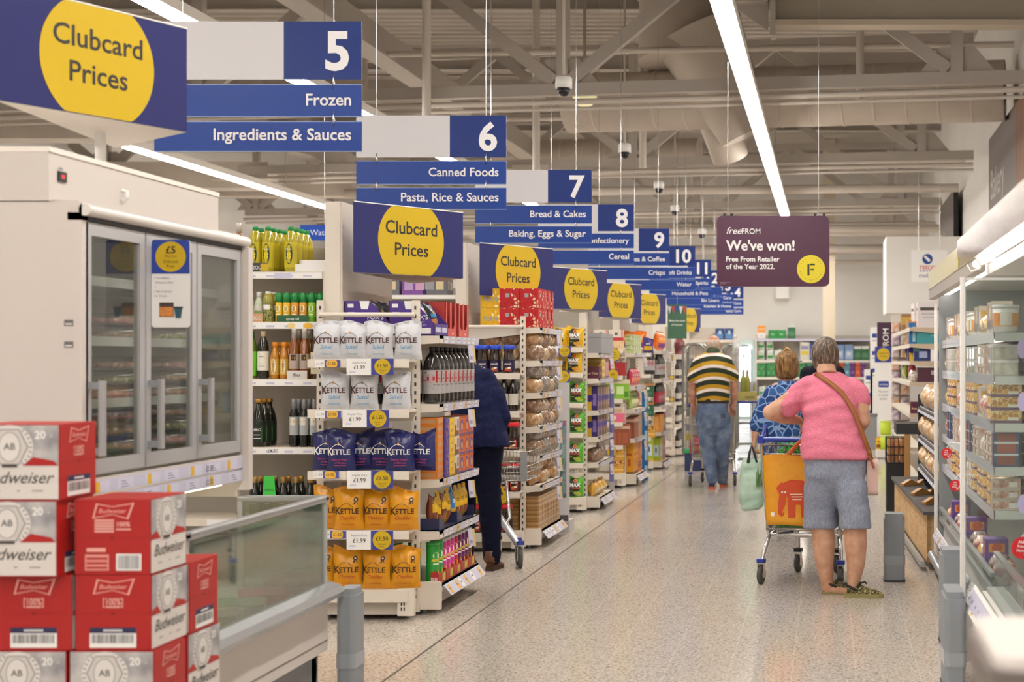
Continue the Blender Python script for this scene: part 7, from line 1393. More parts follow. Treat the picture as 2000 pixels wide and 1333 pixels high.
trolley((-0.185, 10.27, 0), R(-10), 'wire shopping trolley with blue handle before the pink shirt, hung with an orange bag')
# orange bag
Y = 10.13; t = empty('shopping_bag', (X_(1490, Y), Y, Z_(1026, Y)), 'orange reusable bag printed with a red elephant hanging on the trolley', 'bag'); BO = Vector(t.location); k = Y / F
ORG = noisy('orange_weave', ['#d98a14', '#e39c1c', '#eaa92c'], 7, 0.5, bump=0.4, bscale=18); w, h = 108 * k, 136 * k
b = MB(); NX, NZ = 10, 12; vs = []
for s in (-1, 1):
    for j in range(NZ + 1):
        for i in range(NX + 1):
            u, v = i / NX, j / NZ; th = 0.055 * (1 - 0.45 * v) * math.sin(math.pi * min(1, max(0, 0.06 + 0.88 * u))) ** 0.5
            vs.append((u * w * (0.86 + 0.14 * v) + w * 0.07 * (1 - v), s * th + 0.02 * (1 - v) * 0, v * h + 0.006 * math.sin(5 * u)))
q = (NX + 1) * (NZ + 1); fs = []
for j in range(NZ):
    for i in range(NX): a = j * (NX + 1) + i; fs += [(a, a + 1, a + NX + 2, a + NX + 1), (q + a, q + a + NX + 1, q + a + NX + 2, q + a + 1)]
for j in range(NZ): a, c = j * (NX + 1), j * (NX + 1) + NX; fs += [(a, a + NX + 1, q + a + NX + 1, q + a), (c, q + c, q + c + NX + 1, c + NX + 1)]
for i in range(NX): fs.append((i, q + i, q + i + 1, i + 1))
b.add(vs, fs, ORG, True)
def wp(x, z): u, v = x / w, z / h; return (x, -0.055 * (1 - 0.45 * v) * math.sin(math.pi * min(1, max(0, 0.06 + 0.88 * u))) ** 0.5 - 0.003, z)
EL = M('#cf4a1a', 0.5)
def ep(pts):
    vs2 = [wp((p[0] - 1490) * k, (1026 - p[1]) * k) for p in pts]; b.add(vs2, [tuple(range(len(vs2)))], EL)
ep([(1525, 960), (1531, 942), (1545, 937), (1566, 938), (1584, 944), (1588, 965), (1560, 968), (1540, 972)]); ep([(1516, 953), (1527, 941), (1533, 945), (1531, 975), (1524, 968)])
ep([(1523, 962), (1536, 968), (1534, 985), (1528, 1000), (1531, 1006), (1526, 1009), (1520, 1002), (1520, 985)]); ep([(1526, 1009), (1531, 1006), (1533, 1000), (1531, 998), (1529, 1003)])
ep([(1538, 966), (1555, 966), (1554, 1011), (1540, 1011)]); ep([(1553, 965), (1588, 964), (1588, 985), (1568, 986), (1555, 985)]); ep([(1563, 980), (1578, 980), (1576, 1011), (1566, 1011)]); ep([(1578, 980), (1590, 975), (1590, 1010), (1580, 1010)])
for (x, y, wd) in ((1543, 966, 24), (1546, 971, 22), (1548, 976, 18)):
    vs2 = [wp((x - 1490) * k, (1026 - y) * k), wp((x + wd - 1490) * k, (1026 - y) * k), wp((x + wd - 1490) * k, (1028 - y) * k), wp((x - 1490) * k, (1028 - y) * k)]; b.add([(p[0], p[1] - 0.001, p[2]) for p in vs2], [(0, 1, 2, 3)], M('#f0d9c0', 0.5))
for x in (1528, 1534): b.add([(p[0], p[1] - 0.001, p[2]) for p in [wp((x + 2 * math.cos(g) - 1490) * k, (1026 - 961 + 2 * math.sin(g)) * k) for g in [i * math.pi / 4 for i in range(8)]]], [tuple(range(8))], PAPER)
vs2 = [wp((1506 + 7 * a - 1490) * k, (1026 - 1008 - 8 * c + 8) * k) for a, c in ((0, 1), (1, 1), (1, 0), (0, 0))]; b.add(vs2, [(0, 1, 2, 3)], PAPER)
b.build('bag_body', t)
for y in (-0.02, 0.03): MB().tube([(w * 0.45, y, h), (w * 0.62, y, h + 0.07), (w * 0.72, y + 0.05, h + 0.11), (w * 0.80, y, h + 0.06), (w * 0.86, y, h)], [(0.014, 0.003)] * 5, M('#c4602a', 0.5), 8, up0=(1, 0, 0)).build('handle', t)
# goods inside her trolley
b = MB(); rr = random.Random(8)
for i in range(40): a = rr.random() * 6.3; b.tube([(0.08 * rr.uniform(-1, 1), 0.06 * rr.uniform(-1, 1), 0), (0.12 * math.cos(a) * rr.random(), 0.08 * math.sin(a), 0.05 + 0.06 * rr.random())], [0.02, 0.008], M('#3a8a3a', 0.6), 5)
b.box(-0.1, 0.1, -0.08, 0.08, -0.47, 0.0, M('#3f7a42', 0.5)); tag(b.build('salad_bag', None, (X_(1545, 10.5), 10.5, 0.835)), 'leafy green salad bag poking out of the pink shopper\'s trolley', 'salad')
for i, (x, c, lb) in enumerate(((-0.30, '#7a4a2a', 'brown'), (-0.12, '#b5602c', 'rust coloured'), (0.03, '#4a4a3a', 'dark olive'))):
    b = MB(); b.rbox(-0.07, 0.07, -0.09, 0.09, 0, 0.12, 0.03, M(c, 0.4)); tag(b.build('grocery_pack', None, (x, 10.62, 0.366)), '%s grocery pack on the floor of the elephant bag trolley' % lb, 'grocery')
# the striped man's trolley
trolley((X_(1391, 18.3), 18.36, 0), R(3), 'wire shopping trolley pushed by the striped shirt', w=0.53)
place('red_sweets', X_(1357, 18.7), 18.68, 0.37, R(60), 'red bag in the striped shopper\'s trolley'); place('green_sweets', X_(1362, 18.5), 18.9, 0.37, R(20), 'green bag in the striped shopper\'s trolley')
# low basket trolley next to the suited man
t = empty('basket_trolley', (X_(998, 11.2), 11.1, 0), 'shallow wire basket trolley beside the suited person', 'trolley'); b = MB(); zb, zt = Z_(938, 11.3), Z_(882, 11.3)
x0, x1 = -0.22, 0.115
for z, q in ((zt, 1), ((zt + zb) / 2, 0.97), (zb + 0.06, 0.95), (zb, 0.92)): b.tube([(x0 * q, 0.12, z), (x1 * q, 0.12, z), (x1 * q, 0.62, z), (x0 * q, 0.62, z)], 0.004, WIRE, 6, closed=True)
for i in range(14): x = x0 + (x1 - x0) * i / 13; b.tube([(x, 0.12, zt), (x * 0.92, 0.12, zb), (x * 0.92, 0.62, zb), (x, 0.62, zt)], 0.002, WIRE, 5)
for i in range(1, 12): y = 0.12 + 0.5 * i / 12; b.tube([(x0, y, zt), (x0 * 0.92, y, zb), (x1 * 0.92, y, zb), (x1, y, zt)], 0.002, WIRE, 5)
b.box(x1 - 0.05, x1, 0.113, 0.118, zb, zt, M('#9a9c9e', 0.4)); b.build('basket', t)
b = MB(); b.tube([(0.085, -0.02, 0.16), (-0.05, 0.10, 0.30), (-0.20, 0.35, 0.42)], [(0.026, 0.012)] * 3, M('#a9abae', 0.35, 0.6), 10); b.tube([(0.03, 0.22, 0.16), (-0.10, 0.33, 0.30), (-0.20, 0.35, 0.42)], [(0.026, 0.012)] * 3, M('#a9abae', 0.35, 0.6), 10); b.tube([(-0.2, 0.35, 0.42), (-0.18, 0.4, zb)], 0.018, STEEL, 8); b.tube([(-0.05, 0.1, 0.30), (-0.05, 0.3, 0.33), (-0.1, 0.4, zb)], 0.012, STEEL, 8); b.build('chassis', t)
caster(t, 0.088, 0.0, 0.075, True, R(15)); caster(t, 0.03, 0.20, 0.075, True, R(15)); caster(t, -0.2, 0.6, 0.06, False)
MB().tube([(-0.2, 0.6, 0.16), (-0.2, 0.6, 0.42), (-0.2, 0.35, 0.42)], 0.015, STEEL, 8).build('rear_leg', t)
# ================================================================ chilled cabinets on the other side
CAB = M('#e6e3de', 0.35); LIP = M('#c9cad6', 0.15); INN = M('#c9cbc9', 0.5); SHG = M('#d6d9d6', 0.2)
Y0, Y1, XFR = 7.36, 10.8, 0.756
t = empty('chilled_cabinet', (XFR, Y0, 0), 'open chilled cabinet with lit shelves beyond the glass partition', 'fridge'); L = Y1 - Y0
b = MB(); b.box(0.95, 1.02, 0.02, L, 0, 2.03, INN); b.box(0.05, 1.0, 0.02, L, 0.05, 0.40, CAB); b.box(0.02, 1.0, L - 0.04, L, 0.05, 2.0, M('#8d9294', 0.4)); b.box(0.08, 1.0, 0.02, L, 0, 0.06, DARK); b.build('body', t)
b = MB(); b.box(-0.05, 1.02, 0.02, L, 1.99, 2.12, M('#d9d3cc', 0.25)); b.box(-0.056, -0.05, 0.03, L - 0.02, 1.995, 2.115, M('#d9d4b4', 0.2)); b.box(-0.05, 0.0, 0.02, L, 1.93, 1.99, M('#a8a39d', 0.3)); b.build('canopy', t)
b = MB(); b.box(0.05, 0.09, 0.08, L - 0.08, 1.96, 1.985, M('#fffaf0', 0.4, emit=7.0)); b.build('shelf_light', t)
for x, y in ((-0.114, -0.03), (0.0, L - 0.013)):
    MB().rbox(x - 0.013, x + 0.014, y, y + 0.026, 0.04, 1.90, 0.006, M('#f1efec', 0.3)).build('post', t)
ZC = [1.635, 1.426, 1.198, 0.987, 0.776]
for k, z in enumerate(ZC):
    b = MB(); b.box(0.045, 0.95, 0.03, L - 0.04, z - 0.03, z, SHG); b.box(0.045, 0.95, 0.028, 0.032, z - 0.042, z, SHG); s = b.build('shelf', t)
    r = MB(); O = Vector((0.041, L - 0.05, z - 0.048)); r.quad(O, -YA, ZA, 0, 0, L - 0.08, 0.054, LIP, 0.001); r.quad(O, -YA, ZA, 0, 0, L - 0.08, 0.054, LIP, -0.001); price_bits(r, O, -YA, ZA, L - 0.1, 0.045, 70 + k, 0.1); r.build('label_rail', s)
    l = MB(); l.box(0.08, 0.095, 0.1, L - 0.12, z - 0.042, z - 0.031, M('#fffaf0', 0.4, emit=3.0)); l.build('shelf_light', s)
b = MB(); b.box(0.02, 0.05, 0.02, L - 0.03, 0.38, 0.41, ALU); b.box(0.03, 0.036, 0.02, L - 0.03, 0.41, 0.47, PANE3); b.box(0.02, 0.045, 0.02, L - 0.03, 0.46, 0.48, ALU); b.build('front_guard', t)
r = MB(); O = Vector((-0.03, L - 0.05, 0.27)); V = Vector((0.55, 0, 1)).normalized(); r.quad(O, -YA, V, 0, 0, L - 0.08, 0.07, RAIL, 0.0); r.quad(O, -YA, V, 0.0, 0.058, L - 0.08, 0.012, PAPER, 0.001); price_bits(r, O, -YA, V, L - 0.1, 0.06, 90, 0.12); r.build('label_rail', t)
b = MB(); b.tube([(-0.03, 0.3, 0.135), (-0.03, L, 0.135)], 0.03, ALU, 10); b.box(-0.03, 0.06, 0.6, 0.64, 0.12, 0.15, ALU); b.box(-0.03, 0.06, L - 0.4, L - 0.36, 0.12, 0.15, ALU); b.build('bumper_rail', t)
b = MB(); b.box(-0.10, 0.96, -0.02, -0.012, 0.30, 1.89, PANE3); b.box(-0.10, 0.96, -0.022, -0.01, 1.885, 1.897, M('#e9ecea', 0.2)); b.box(-0.10, 0.96, -0.022, -0.01, 0.06, 0.30, CAB); b.build('glass_partition', t)
CH_ = {'pack_tan': 'tan chilled pack', 'pack_pale': 'pale chilled pack', 'pack_red': 'reddish chilled pack', 'pack_gold': 'golden pastry pack', 'pack_dark': 'dark chilled pack', 'yog': 'white lidded tub', 'blue_tray': 'blue edged chilled tray', 'purple_tray': 'purple and orange snack tray'}
lathe_item('yog', 'tub', 'dairy_tub', ([(0.045, 0), (0.058, 0.01), (0.064, 0.125)], M('#e6e6e2', 0.3)), ([(0.067, 0.12), (0.067, 0.135), (0, 0.137)], M('#dfe2e2', 0.3)), (0.0625, 0.03, 0.105, M('#e3a34a', 0.4), lambda t, r, o, s: (r(-0.03, 0.035, 0.03, 0.1, M('#e9e6dc', 0.4)), o(-0.05, 0.07, 0.02, 0.025, M('#d9822c', 0.5)))), n=16)
carton('blue_tray', 'chilled pack', 'chilled_pack', 0.13, 0.14, 0.175, '#3f5578', [('rect', 0.15, 0.05, 0.7, 0.25, '#8a4a3a'), ('rect', 0.15, 0.38, 0.7, 0.25, '#a05a48'), ('rect', 0.15, 0.70, 0.7, 0.22, '#93503f'), ('rect', 0.05, 0.3, 0.9, 0.06, '#d4d8dc'), ('rect', 0.05, 0.63, 0.9, 0.06, '#d4d8dc')])
carton('purple_tray', 'chilled pack', 'chilled_pack', 0.12, 0.12, 0.09, '#6a4a92', [('rect', 0.15, 0.25, 0.7, 0.5, '#d98a3a'), ('disc', 0.5, 0.5, 0.3, '#b5502c')])
carton('card_tall', 'chilled pack', 'chilled_pack', 0.10, 0.1, 0.16, '#d6cbbe', [('band', 0.15, 0.42, '#8a938a'), ('rect', 0.55, 0.1, 0.25, 0.8, '#8a7ab8'), ('rect', 0.1, 0.6, 0.35, 0.25, '#e0b45a'), ('rect', 0.1, 0.2, 0.35, 0.3, '#c9856a')]); CH_['card_tall'] = 'tall printed chilled pack'
carton('pastry_tray', 'chilled pack', 'chilled_pack', 0.15, 0.13, 0.062, '#d9c08a', [('rect', 0.0, 0.25, 1, 0.7, cells('pastry_print', ['#d9a54a', '#e6bf74', '#b9822f'], '#f0dfb6', 38, 0.05)), ('rect', 0.55, 0.05, 0.35, 0.4, '#efe9dc'), ('band', 0.0, 0.2, '#6a4a6a')]); CH_['pastry_tray'] = 'flat tray of golden pastries'
carton('meat_tray', 'chilled pack', 'chilled_pack', 0.14, 0.12, 0.05, '#c9b9ac', [('rect', 0.05, 0.15, 0.9, 0.7, noisy('sliced_meat', ['#8f5a4c', '#c9a08c', '#e6d6ca'], 34, 0.25, coat=0.6)), ('rect', 0.6, 0.2, 0.3, 0.5, '#e9e4e0')]); CH_['meat_tray'] = 'flat tray of sliced meat'
carton('clear_pot', 'chilled pack', 'chilled_pack', 0.12, 0.12, 0.075, '#b9b4ac', [('rect', 0.05, 0.1, 0.9, 0.75, noisy('pot_fill', ['#9aa08e', '#cfc8b8', '#e3e0d8'], 18, 0.2, coat=0.6)), ('band', 0.85, 1, '#e6e6e6')]); CH_['clear_pot'] = 'clear lidded pot'
TIER = {'yog': 1, 'card_tall': 1, 'pastry_tray': 3, 'meat_tray': 3, 'clear_pot': 2, 'blue_tray': 1, 'pack_gold': 1, 'pack_tan': 1, 'pack_pale': 1, 'pack_red': 1, 'pack_dark': 1}; TH = {'pastry_tray': 0.063, 'meat_tray': 0.051, 'clear_pot': 0.076}
for k, (z, front) in enumerate(((ZC[0], ['yog', 'card_tall', 'card_tall', 'pack_gold', 'card_tall', 'pack_pale']), (ZC[1], ['clear_pot', 'clear_pot', 'card_tall', 'meat_tray', 'pack_tan', 'meat_tray']), (ZC[2], ['pastry_tray', 'pastry_tray', 'card_tall', 'pack_red', 'pack_gold', 'pack_red']), (ZC[3], ['blue_tray', 'meat_tray', 'meat_tray', 'pack_pale', 'pack_red', 'card_tall']), (ZC[4], ['meat_tray', 'pastry_tray', 'pack_gold', 'pastry_tray', 'pack_dark', 'pack_tan']))):
    for i in range(19):
        q = front[i if i < 3 else (i * 5 + i // 4) % 6]
        for r in range(TIER[q]): place(q, XFR + 0.107, Y0 + 0.12 + 0.172 * i, z + 0.001 + TH.get(q, 0) * r, R(-90 if i else -4), '%s, %s lit shelf%s, %s behind the partition' % (CH_[q], ORD[k], ('', ', second tier', ', third tier')[r], (ORD + ['seventeenth', 'eighteenth', 'nineteenth'])[i]), 'chilled food in the open cabinet')
    q = front[0]
    for r in range(TIER[q]): place(q, XFR + 0.265, Y0 + 0.12, z + 0.001 + TH.get(q, 0) * r, R(4), '%s deeper along the partition, %s lit shelf%s' % (CH_[q], ORD[k], ('', ', second tier', ', third tier')[r]), 'chilled food in the open cabinet')
for i in range(15):
    q = ('pack_red', 'pack_dark', 'purple_tray', 'pack_red', 'pack_gold')[i % 5]
    place(q, XFR + 0.107, Y0 + 0.15 + 0.21 * i, 0.403, R(-90), '%s in the low well, %s behind the partition' % (CH_[q], ORD[i]), 'chilled food in the cabinet well')
    if q == 'purple_tray': place(q, XFR + 0.107, Y0 + 0.15 + 0.21 * i, 0.495, R(-90), 'upper purple snack tray in the low well, %s behind the partition' % ORD[i], 'chilled food in the cabinet well')
place('pack_red', XFR + 0.265, Y0 + 0.12, 0.403, R(5), 'reddish pack low against the glass partition', 'chilled food in the cabinet well')
def roundel(x, y, Y, r, lab):
    b = MB(); b.disc(Vector((0, 0, 0)), XA, ZA, 0, 0, r, M('#d3232c', 0.4), 0.001, 30); b.disc(Vector((0, 0.002, 0)), XA, ZA, 0, 0, r, M('#d3232c', 0.4), 0.0, 30)
    for k, s in enumerate(('Aldi', 'Price', 'Match')): b.text(s, Vector((0, -0.0015, 0)), XA, ZA, -r * 0.1, r * (0.42 - 0.38 * k), r * 0.25, PAPER, 'c', 0.02, 0.001)
    b.poly([(r * 0.1, -r * 0.55), (r * 0.3, -r * 0.8), (r * 0.8, -r * 0.1), (r * 0.7, -r * 0.05), (r * 0.3, -r * 0.62), (r * 0.18, -r * 0.47)], Vector((0, -0.0015, 0)), XA, ZA, PAPER, 0.0012)
    b.tube([(0, 0.001, r), (0.02, 0.001, r + 0.03), (0.12, 0.001, r + 0.02)], 0.003, M('#d9dcdc', 0.2), 5)
    tag(b.build('price_roundel', None, at(x, y, Y)), lab, 'price tag')
roundel(1849, 886, 8.55, 0.030, 'red price match roundel on the fourth lit shelf, upper of the two'); roundel(1866, 949, 7.95, 0.030, 'red price match roundel on the fifth lit shelf, lower of the two'); roundel(1997, 1071, 6.6, 0.048, 'large red price match roundel before the glass partition')
for i, (x, y) in enumerate(((1997, 682), (1998, 785), (1998, 985))):
    b = MB(); b.disc(Vector((0, 0, 0)), XA, ZA, 0, 0, 0.025, M('#b9b4dc', 0.3), 0.001, 20, 0.045); b.box(-0.003, 0.003, 0.0, 0.005, -0.01, 0.01, PAPER); tag(b.build('shelf_talker', None, at(x, y, 7.2)), 'pale violet shelf talker on the glass partition, %s from the top' % ORD[i], 'price tag')
# nearer cabinet
t = empty('chilled_cabinet', (0.62, 4.4, 0), 'nearer chilled cabinet with long lit canopy at the picture edge', 'fridge'); L = 2.80
b = MB(); b.box(0.10, 1.14, 0, L, 0.0, 0.42, CAB); b.box(1.07, 1.14, 0, L, 0.4, 2.06, INN); b.box(0.12, 1.1, 0, L, 0.42, 0.44, M('#9aa09c', 0.4)); b.build('body', t)
b = MB(); b.box(-0.02, 1.14, 0, L - 0.08, 1.975, 2.055, M('#d6cdc6', 0.2)); b.box(-0.024, -0.02, 0.0, L - 0.08, 1.925, 2.055, M('#8f857e', 0.15)); b.box(0.12, 1.1, 0, L - 0.02, 1.90, 1.95, M('#f2f0ec', 0.3))
b.disc(Vector((-0.0245, 0, 0)), -YA, ZA, -L + 0.14, 1.95, 0.035, M('#dcc94a', 0.3), 0.001, 20, 0.03); b.build('canopy', t)
b = MB(); b.tube([(0.06, 0.1, 1.945), (0.06, L - 0.14, 1.945)], 0.018, M('#fffaf2', 0.4, emit=4.5), 10); b.build('shelf_light', t)
for y in (L - 0.3, L - 0.75): MB().tube([(0.0, y, 1.93), (0.02, y, 1.90), (0.06, y, 1.915), (0.07, y, 1.95)], 0.005, WHITE, 6).build('hook', t)
r = MB(); O = Vector((0.01, L - 0.02, 0.36)); V = Vector((0.6, 0, 1)).normalized(); r.quad(O, -YA, V, 0, 0, L - 0.1, 0.11, PAPER, 0.0); r.quad(O, -YA, V, 0.02, 0.02, L - 0.2, 0.07, RAIL, 0.001); price_bits(r, O, -YA, V, L - 0.2, 0.09, 5, 0.1); r.build('label_rail', t)
b = MB(); b.box(0.16, 0.166, 0.1, L - 0.02, 0.44, 0.60, PANE3); b.box(0.15, 0.176, 0.1, L - 0.02, 0.595, 0.61, M('#8f9292', 0.3, 0.5)); b.build('front_guard', t)
for i in range(4): place(('pack_dark', 'card_tall', 'pack_pale', 'card_tall')[i], 1.03 + 0.03 * i, 6.75 - 0.28 * i, 0.442, R(-80 + 12 * i), '%s lying in the well of the nearer cabinet, %s from the partition' % (CH_[('pack_dark', 'card_tall', 'pack_pale', 'card_tall')[i]], ORD[i]), 'chilled food in the nearer well')
bumper_block(1.747 * 0 + X_(1747, 10.42), 10.40, 0.14, 0.16, 0.46, 'grey bumper post standing on the floor before the bread counter'); bumper_block(0.655, 8.1, 0.12, 0.2, 0.5, 'grey bumper post against the lit cabinet, farther of the pair'); bumper_block(0.575, 6.95, 0.095, 0.28, 0.45, 'grey bumper post at the foot of the glass partition, nearer of the pair')
# blurred white thing right before the lens
t = empty('counter_stand', (0.178, 1.62, 0), 'out of focus white rounded board on a grey stand right before the lens', 'stand')
b = MB(); b.rbox(0.0, 0.42, 0.0, 0.28, 1.172, 1.184, 0.03, M('#e4ddd8', 0.4)); b.build('board', t); b = MB(); b.rbox(-0.008, 0.42, -0.006, 0.28, 1.13, 1.171, 0.03, M('#6f6662', 0.5)); b.box(0.22, 0.40, 0.05, 0.25, 0.0, 1.13, M('#8a8480', 0.5)); b.build('base', t)

# ================================================================ bread area
PLY = noisy('plywood', ['#c49a66', '#d3ad7a', '#dcbb8c'], 7, 0.55, stretch=(1, 0.4, 3)); BTOP = M('#4b4c4e', 0.4)
t = empty('bread_counter', (0.705, 10.95, 0), 'low plywood bread counter with dark top behind the grey bumper post', 'counter', None, R(1.6)); L = 3.3
b = MB(); b.box(0.0, 0.03, 0, L, 0.06, 0.40, PLY); b.box(0.0, 1.0, 0.0, 0.03, 0.06, 0.40, PLY)
for i in range(9):
    for z in (0.17, 0.30): b.disc(Vector((-0.0005, 0, 0)), -YA, ZA, -(0.25 + 0.31 * i), z, 0.010, M('#4a3a28', 0.7), 0.0006, 12)
b.build('panel', t); b = MB(); b.box(-0.03, 1.1, -0.03, L, 0.40, 0.425, BTOP); b.box(0.1, 1.0, 0.1, L - 0.1, 0.0, 0.06, DARK); b.build('worktop', t)
b = MB(); b.box(-0.05, -0.02, -0.02, L, 0.03, 0.07, ALU); b.box(-0.03, 0.1, 0.3, 0.34, 0.04, 0.06, ALU); b.box(-0.03, 0.1, L - 0.4, L - 0.36, 0.04, 0.06, ALU); b.build('bumper_rail', t)
for i, y in enumerate((11.5, 12.3, 13.2)):
    b = MB(); b.prism([(-0.11, 0.0), (0.10, 0.0), (0.11, 0.05), (0.05, 0.02), (-0.03, 0.055), (-0.11, 0.02)], -0.025, 0.025, 'y', M('#a9793f', 0.5)); tag(b.build('wooden_scoop', None, (0.80 - 0.04 * i, y, 0.427), R(35)), 'wooden bread tongs lying on the dark counter top, %s from the lit cabinet' % ORD[i], 'utensil')
t = empty('bread_rack', (0.80, 11.0, 0), 'dark sloping bread rack with price strips above the plywood counter', 'shelf unit'); L = 2.7
b = MB(); b.box(0.85, 0.9, 0, L, 0.426, 1.6, M('#2f2d2c', 0.6)); b.box(0.0, 0.9, L, L + 0.03, 0.426, 1.2, M('#3a3735', 0.6)); b.build('back_panel', t)
for k, z in enumerate((1.09, 0.835, 0.58)):
    b = MB(); b.prism([(0.0, z - 0.02), (0.85, z + 0.06), (0.85, z + 0.08), (0.0, z)], 0, L, 'y', M('#4a4744', 0.5)); s = b.build('shelf', t)
    r = MB(); O = Vector((-0.01, L, z - 0.04)); V = Vector((0.6, 0, 1)).normalized()
    for i in range(7): r.quad(O, -YA, V, 0.05 + 0.32 * i, 0, 0.28, 0.055, M('#c4c4d4', 0.35), 0.001)
    r.quad(O, -YA, V, 0, 0, L, 0.06, M('#55534f', 0.4), 0.0); r.build('label_rail', s)
    for i in range(8): place(('loaf_big', 'loaf_cut', 'loaf_big')[(i + k) % 3], 0.885, 11.17 + 0.3 * i, z + 0.022, R(90), '%s on the %s bread rack level, %s from the lit cabinet' % (('round wrapped loaf', 'upright wrapped loaf', 'round wrapped loaf')[(i + k) % 3], ('top', 'middle', 'lowest')[k], ORD[i]), 'loaves on the dark bread rack')
t = empty('bread_table', (0.725, 14.6, 0), 'small black topped table on a light wooden leg behind the plywood counter', 'table')
b = MB(); b.box(-0.08, 0.5, 0, 0.5, 0.80, 0.90, M('#2f3032', 0.45)); b.build('tabletop', t); MB().box(0.0, 0.055, 0.0, 0.055, 0, 0.80, M('#b5854c', 0.5)).build('leg', t); MB().box(0.4, 0.455, 0.4, 0.455, 0, 0.80, M('#b5854c', 0.5)).build('leg', t)
t = empty('bread_basket', (0.58, 15.3, 0), 'black wire basket of baguettes on a dark stand by the wooden leg', 'basket')
b = MB()
for z in (0.48, 0.56, 0.64, 0.73): b.tube([(0, 0, z), (0.2, 0, z), (0.2, 0.3, z), (0, 0.3, z)], 0.005, BLACK, 5, closed=True)
for i in range(6):
    for y in (0, 0.3): b.tube([(0.04 * i, y, 0.48), (0.04 * i, y, 0.73)], 0.004, BLACK, 5)
for i in range(1, 6):
    for x in (0, 0.2): b.tube([(x, 0.05 * i, 0.48), (x, 0.05 * i, 0.73)], 0.004, BLACK, 5)
b.build('wires', t); b = MB(); b.box(0, 0.2, 0, 0.3, 0.0, 0.48, M('#1f1f22', 0.5)); b.build('stand', t)
for i in range(6):
    x, y = 0.62 + 0.06 * (i % 3), 15.38 + 0.13 * (i // 3); b = MB(); b.tube([(0, 0, 0), (0.004, 0, 0.12), (0.006, 0.005, 0.22), (0.006, 0.005, 0.25)], [0.022, 0.027, 0.025, 0.012], noisy('crust', ['#b0703f', '#cf9560'], 20, 0.6) if i == 0 else bpy.data.materials['crust'], 8); tag(b.build('baguette', None, (x, y, 0.482)), 'baguette standing in the black wire basket, %s' % ('front row' if i < 3 else 'back row'), 'bread', 'baguettes in the wire basket %s' % ('front' if i < 3 else 'back'))
# ================================================================ free-from shelves
t = empty('grocery_shelf_unit', (0.845, 15.9, 0), 'beige shelf unit with a teal tray on it beyond the bread', 'shelf unit'); L = 4.2
b = MB(); b.box(0.55, 0.6, 0, L, 0.1, 2.0, BACK); b.box(0, 0.55, 0.05, L, 0, 0.15, SHELF); b.build('back_panel', t); ys = 15.9
ZF = [Z_(640, ys), Z_(672, ys), Z_(706, ys), Z_(747, ys), 0.95, 0.6, 0.3]
for z in ZF:
    b = MB(); b.prism([(0.0, z), (0.55, z), (0.55, z - 0.09), (0.0, z - 0.035)], 0, 0.02, 'y', M('#cdb9a0', 0.5)); b.box(0, 0.55, 0.02, L, z - 0.02, z, SHELF); b.box(-0.01, 0.0, 0, L, z - 0.04, z, SHELF); b.build('shelf', t)
carton('teal_tray', 'box', 'display_tray', 0.40, 0.2, 0.15, '#3f9aa0', [('text', 'Nutribrex', 0.55, 0.5, 0.16, '#8fd0d0')]); carton('navy_mug_box', 'box', 'grocery_box', 0.17, 0.16, 0.17, '#26336f', [('rect', 0.3, 0.2, 0.5, 0.4, '#aab4d9'), ('rect', 0.0, 0.6, 0.3, 0.4, '#4a8a7a')]); carton('burgundy_box', 'box', 'grocery_box', 0.2, 0.16, 0.15, '#552a3c', [('rect', 0.7, 0.5, 0.2, 0.3, '#c9b4bc')]); carton('white_case', 'box', 'cardboard_box', 0.26, 0.2, 0.26, '#e4dcdc', [('rect', 0.1, 0.68, 0.75, 0.12, '#55504c'), ('rect', 0.15, 0.5, 0.6, 0.08, '#c9c4c4'), ('rect', 0.2, 0.36, 0.5, 0.07, '#c9c4c4')]); carton('kraft_slab', 'box', 'cardboard_box', 0.09, 0.16, 0.17, '#9a7248', [('band', 0.3, 0.8, '#c9a04a')])
def fr(k, x, z, lab, dy=0.12, rz=0): place(k, x + 0.045, 15.9 + dy, z + 0.001, R(rz), lab, 'goods on the beige shelf unit')
fr('teal_tray', 1.07, ZF[1], 'teal printed tray on the second beige shelf'); fr('orange_slim', 0.86, ZF[1], 'slim orange box left of the teal tray on the beige shelf', 0.3, 90); fr('blue_carton', 0.83, ZF[1], 'blue carton at the corner of the second beige shelf', 0.12); 
for i in range(3): fr('kraft_pack', 0.86, ZF[1], 'orange kraft pack further along the second beige shelf, %s' % ORD[i], 0.55 + 0.14 * i, -90)
fr('navy_mug_box', 0.93, ZF[2], 'navy box with green stripes on the third beige shelf'); fr('navy_mug_box', 1.16, ZF[2], 'navy box deeper on the third beige shelf'); fr('purple_egg', 0.86, ZF[2], 'purple box along the third beige shelf', 0.45, -90)
fr('burgundy_box', 0.98, ZF[3], 'burgundy box on the fourth beige shelf'); fr('burgundy_box', 1.2, ZF[3], 'burgundy box with pale print deeper on the fourth beige shelf'); place('pack_pale', 0.89, 16.02, ZF[3] + 0.001, 0, 'pale wrapped pack at the corner of the fourth beige shelf', 'goods on the beige shelf unit')
for i, (q, dd) in enumerate((('maroon_choc', 'maroon'), ('blue_carton', 'blue'), ('gold_choc', 'gold'))): place(q, 0.93 + 0.16 * i, 16.05, 0.951, R(-90), '%s pack on the fifth beige shelf, %s inwards' % (dd, ORD[i]), 'goods on the beige shelf unit')
for i in range(6): place(('snack', 'pink_film', 'red_sweets', 'loaf_tan', 'purple_sweets', 'green_sweets')[i] if i else 'pink_film', 0.95, 16.45 + 0.5 * i, ZF[i % 3 + 1] + 0.001, R(-90), 'assorted bag further along the beige shelf unit, %s' % ORD[i], 'goods on the beige shelf unit')
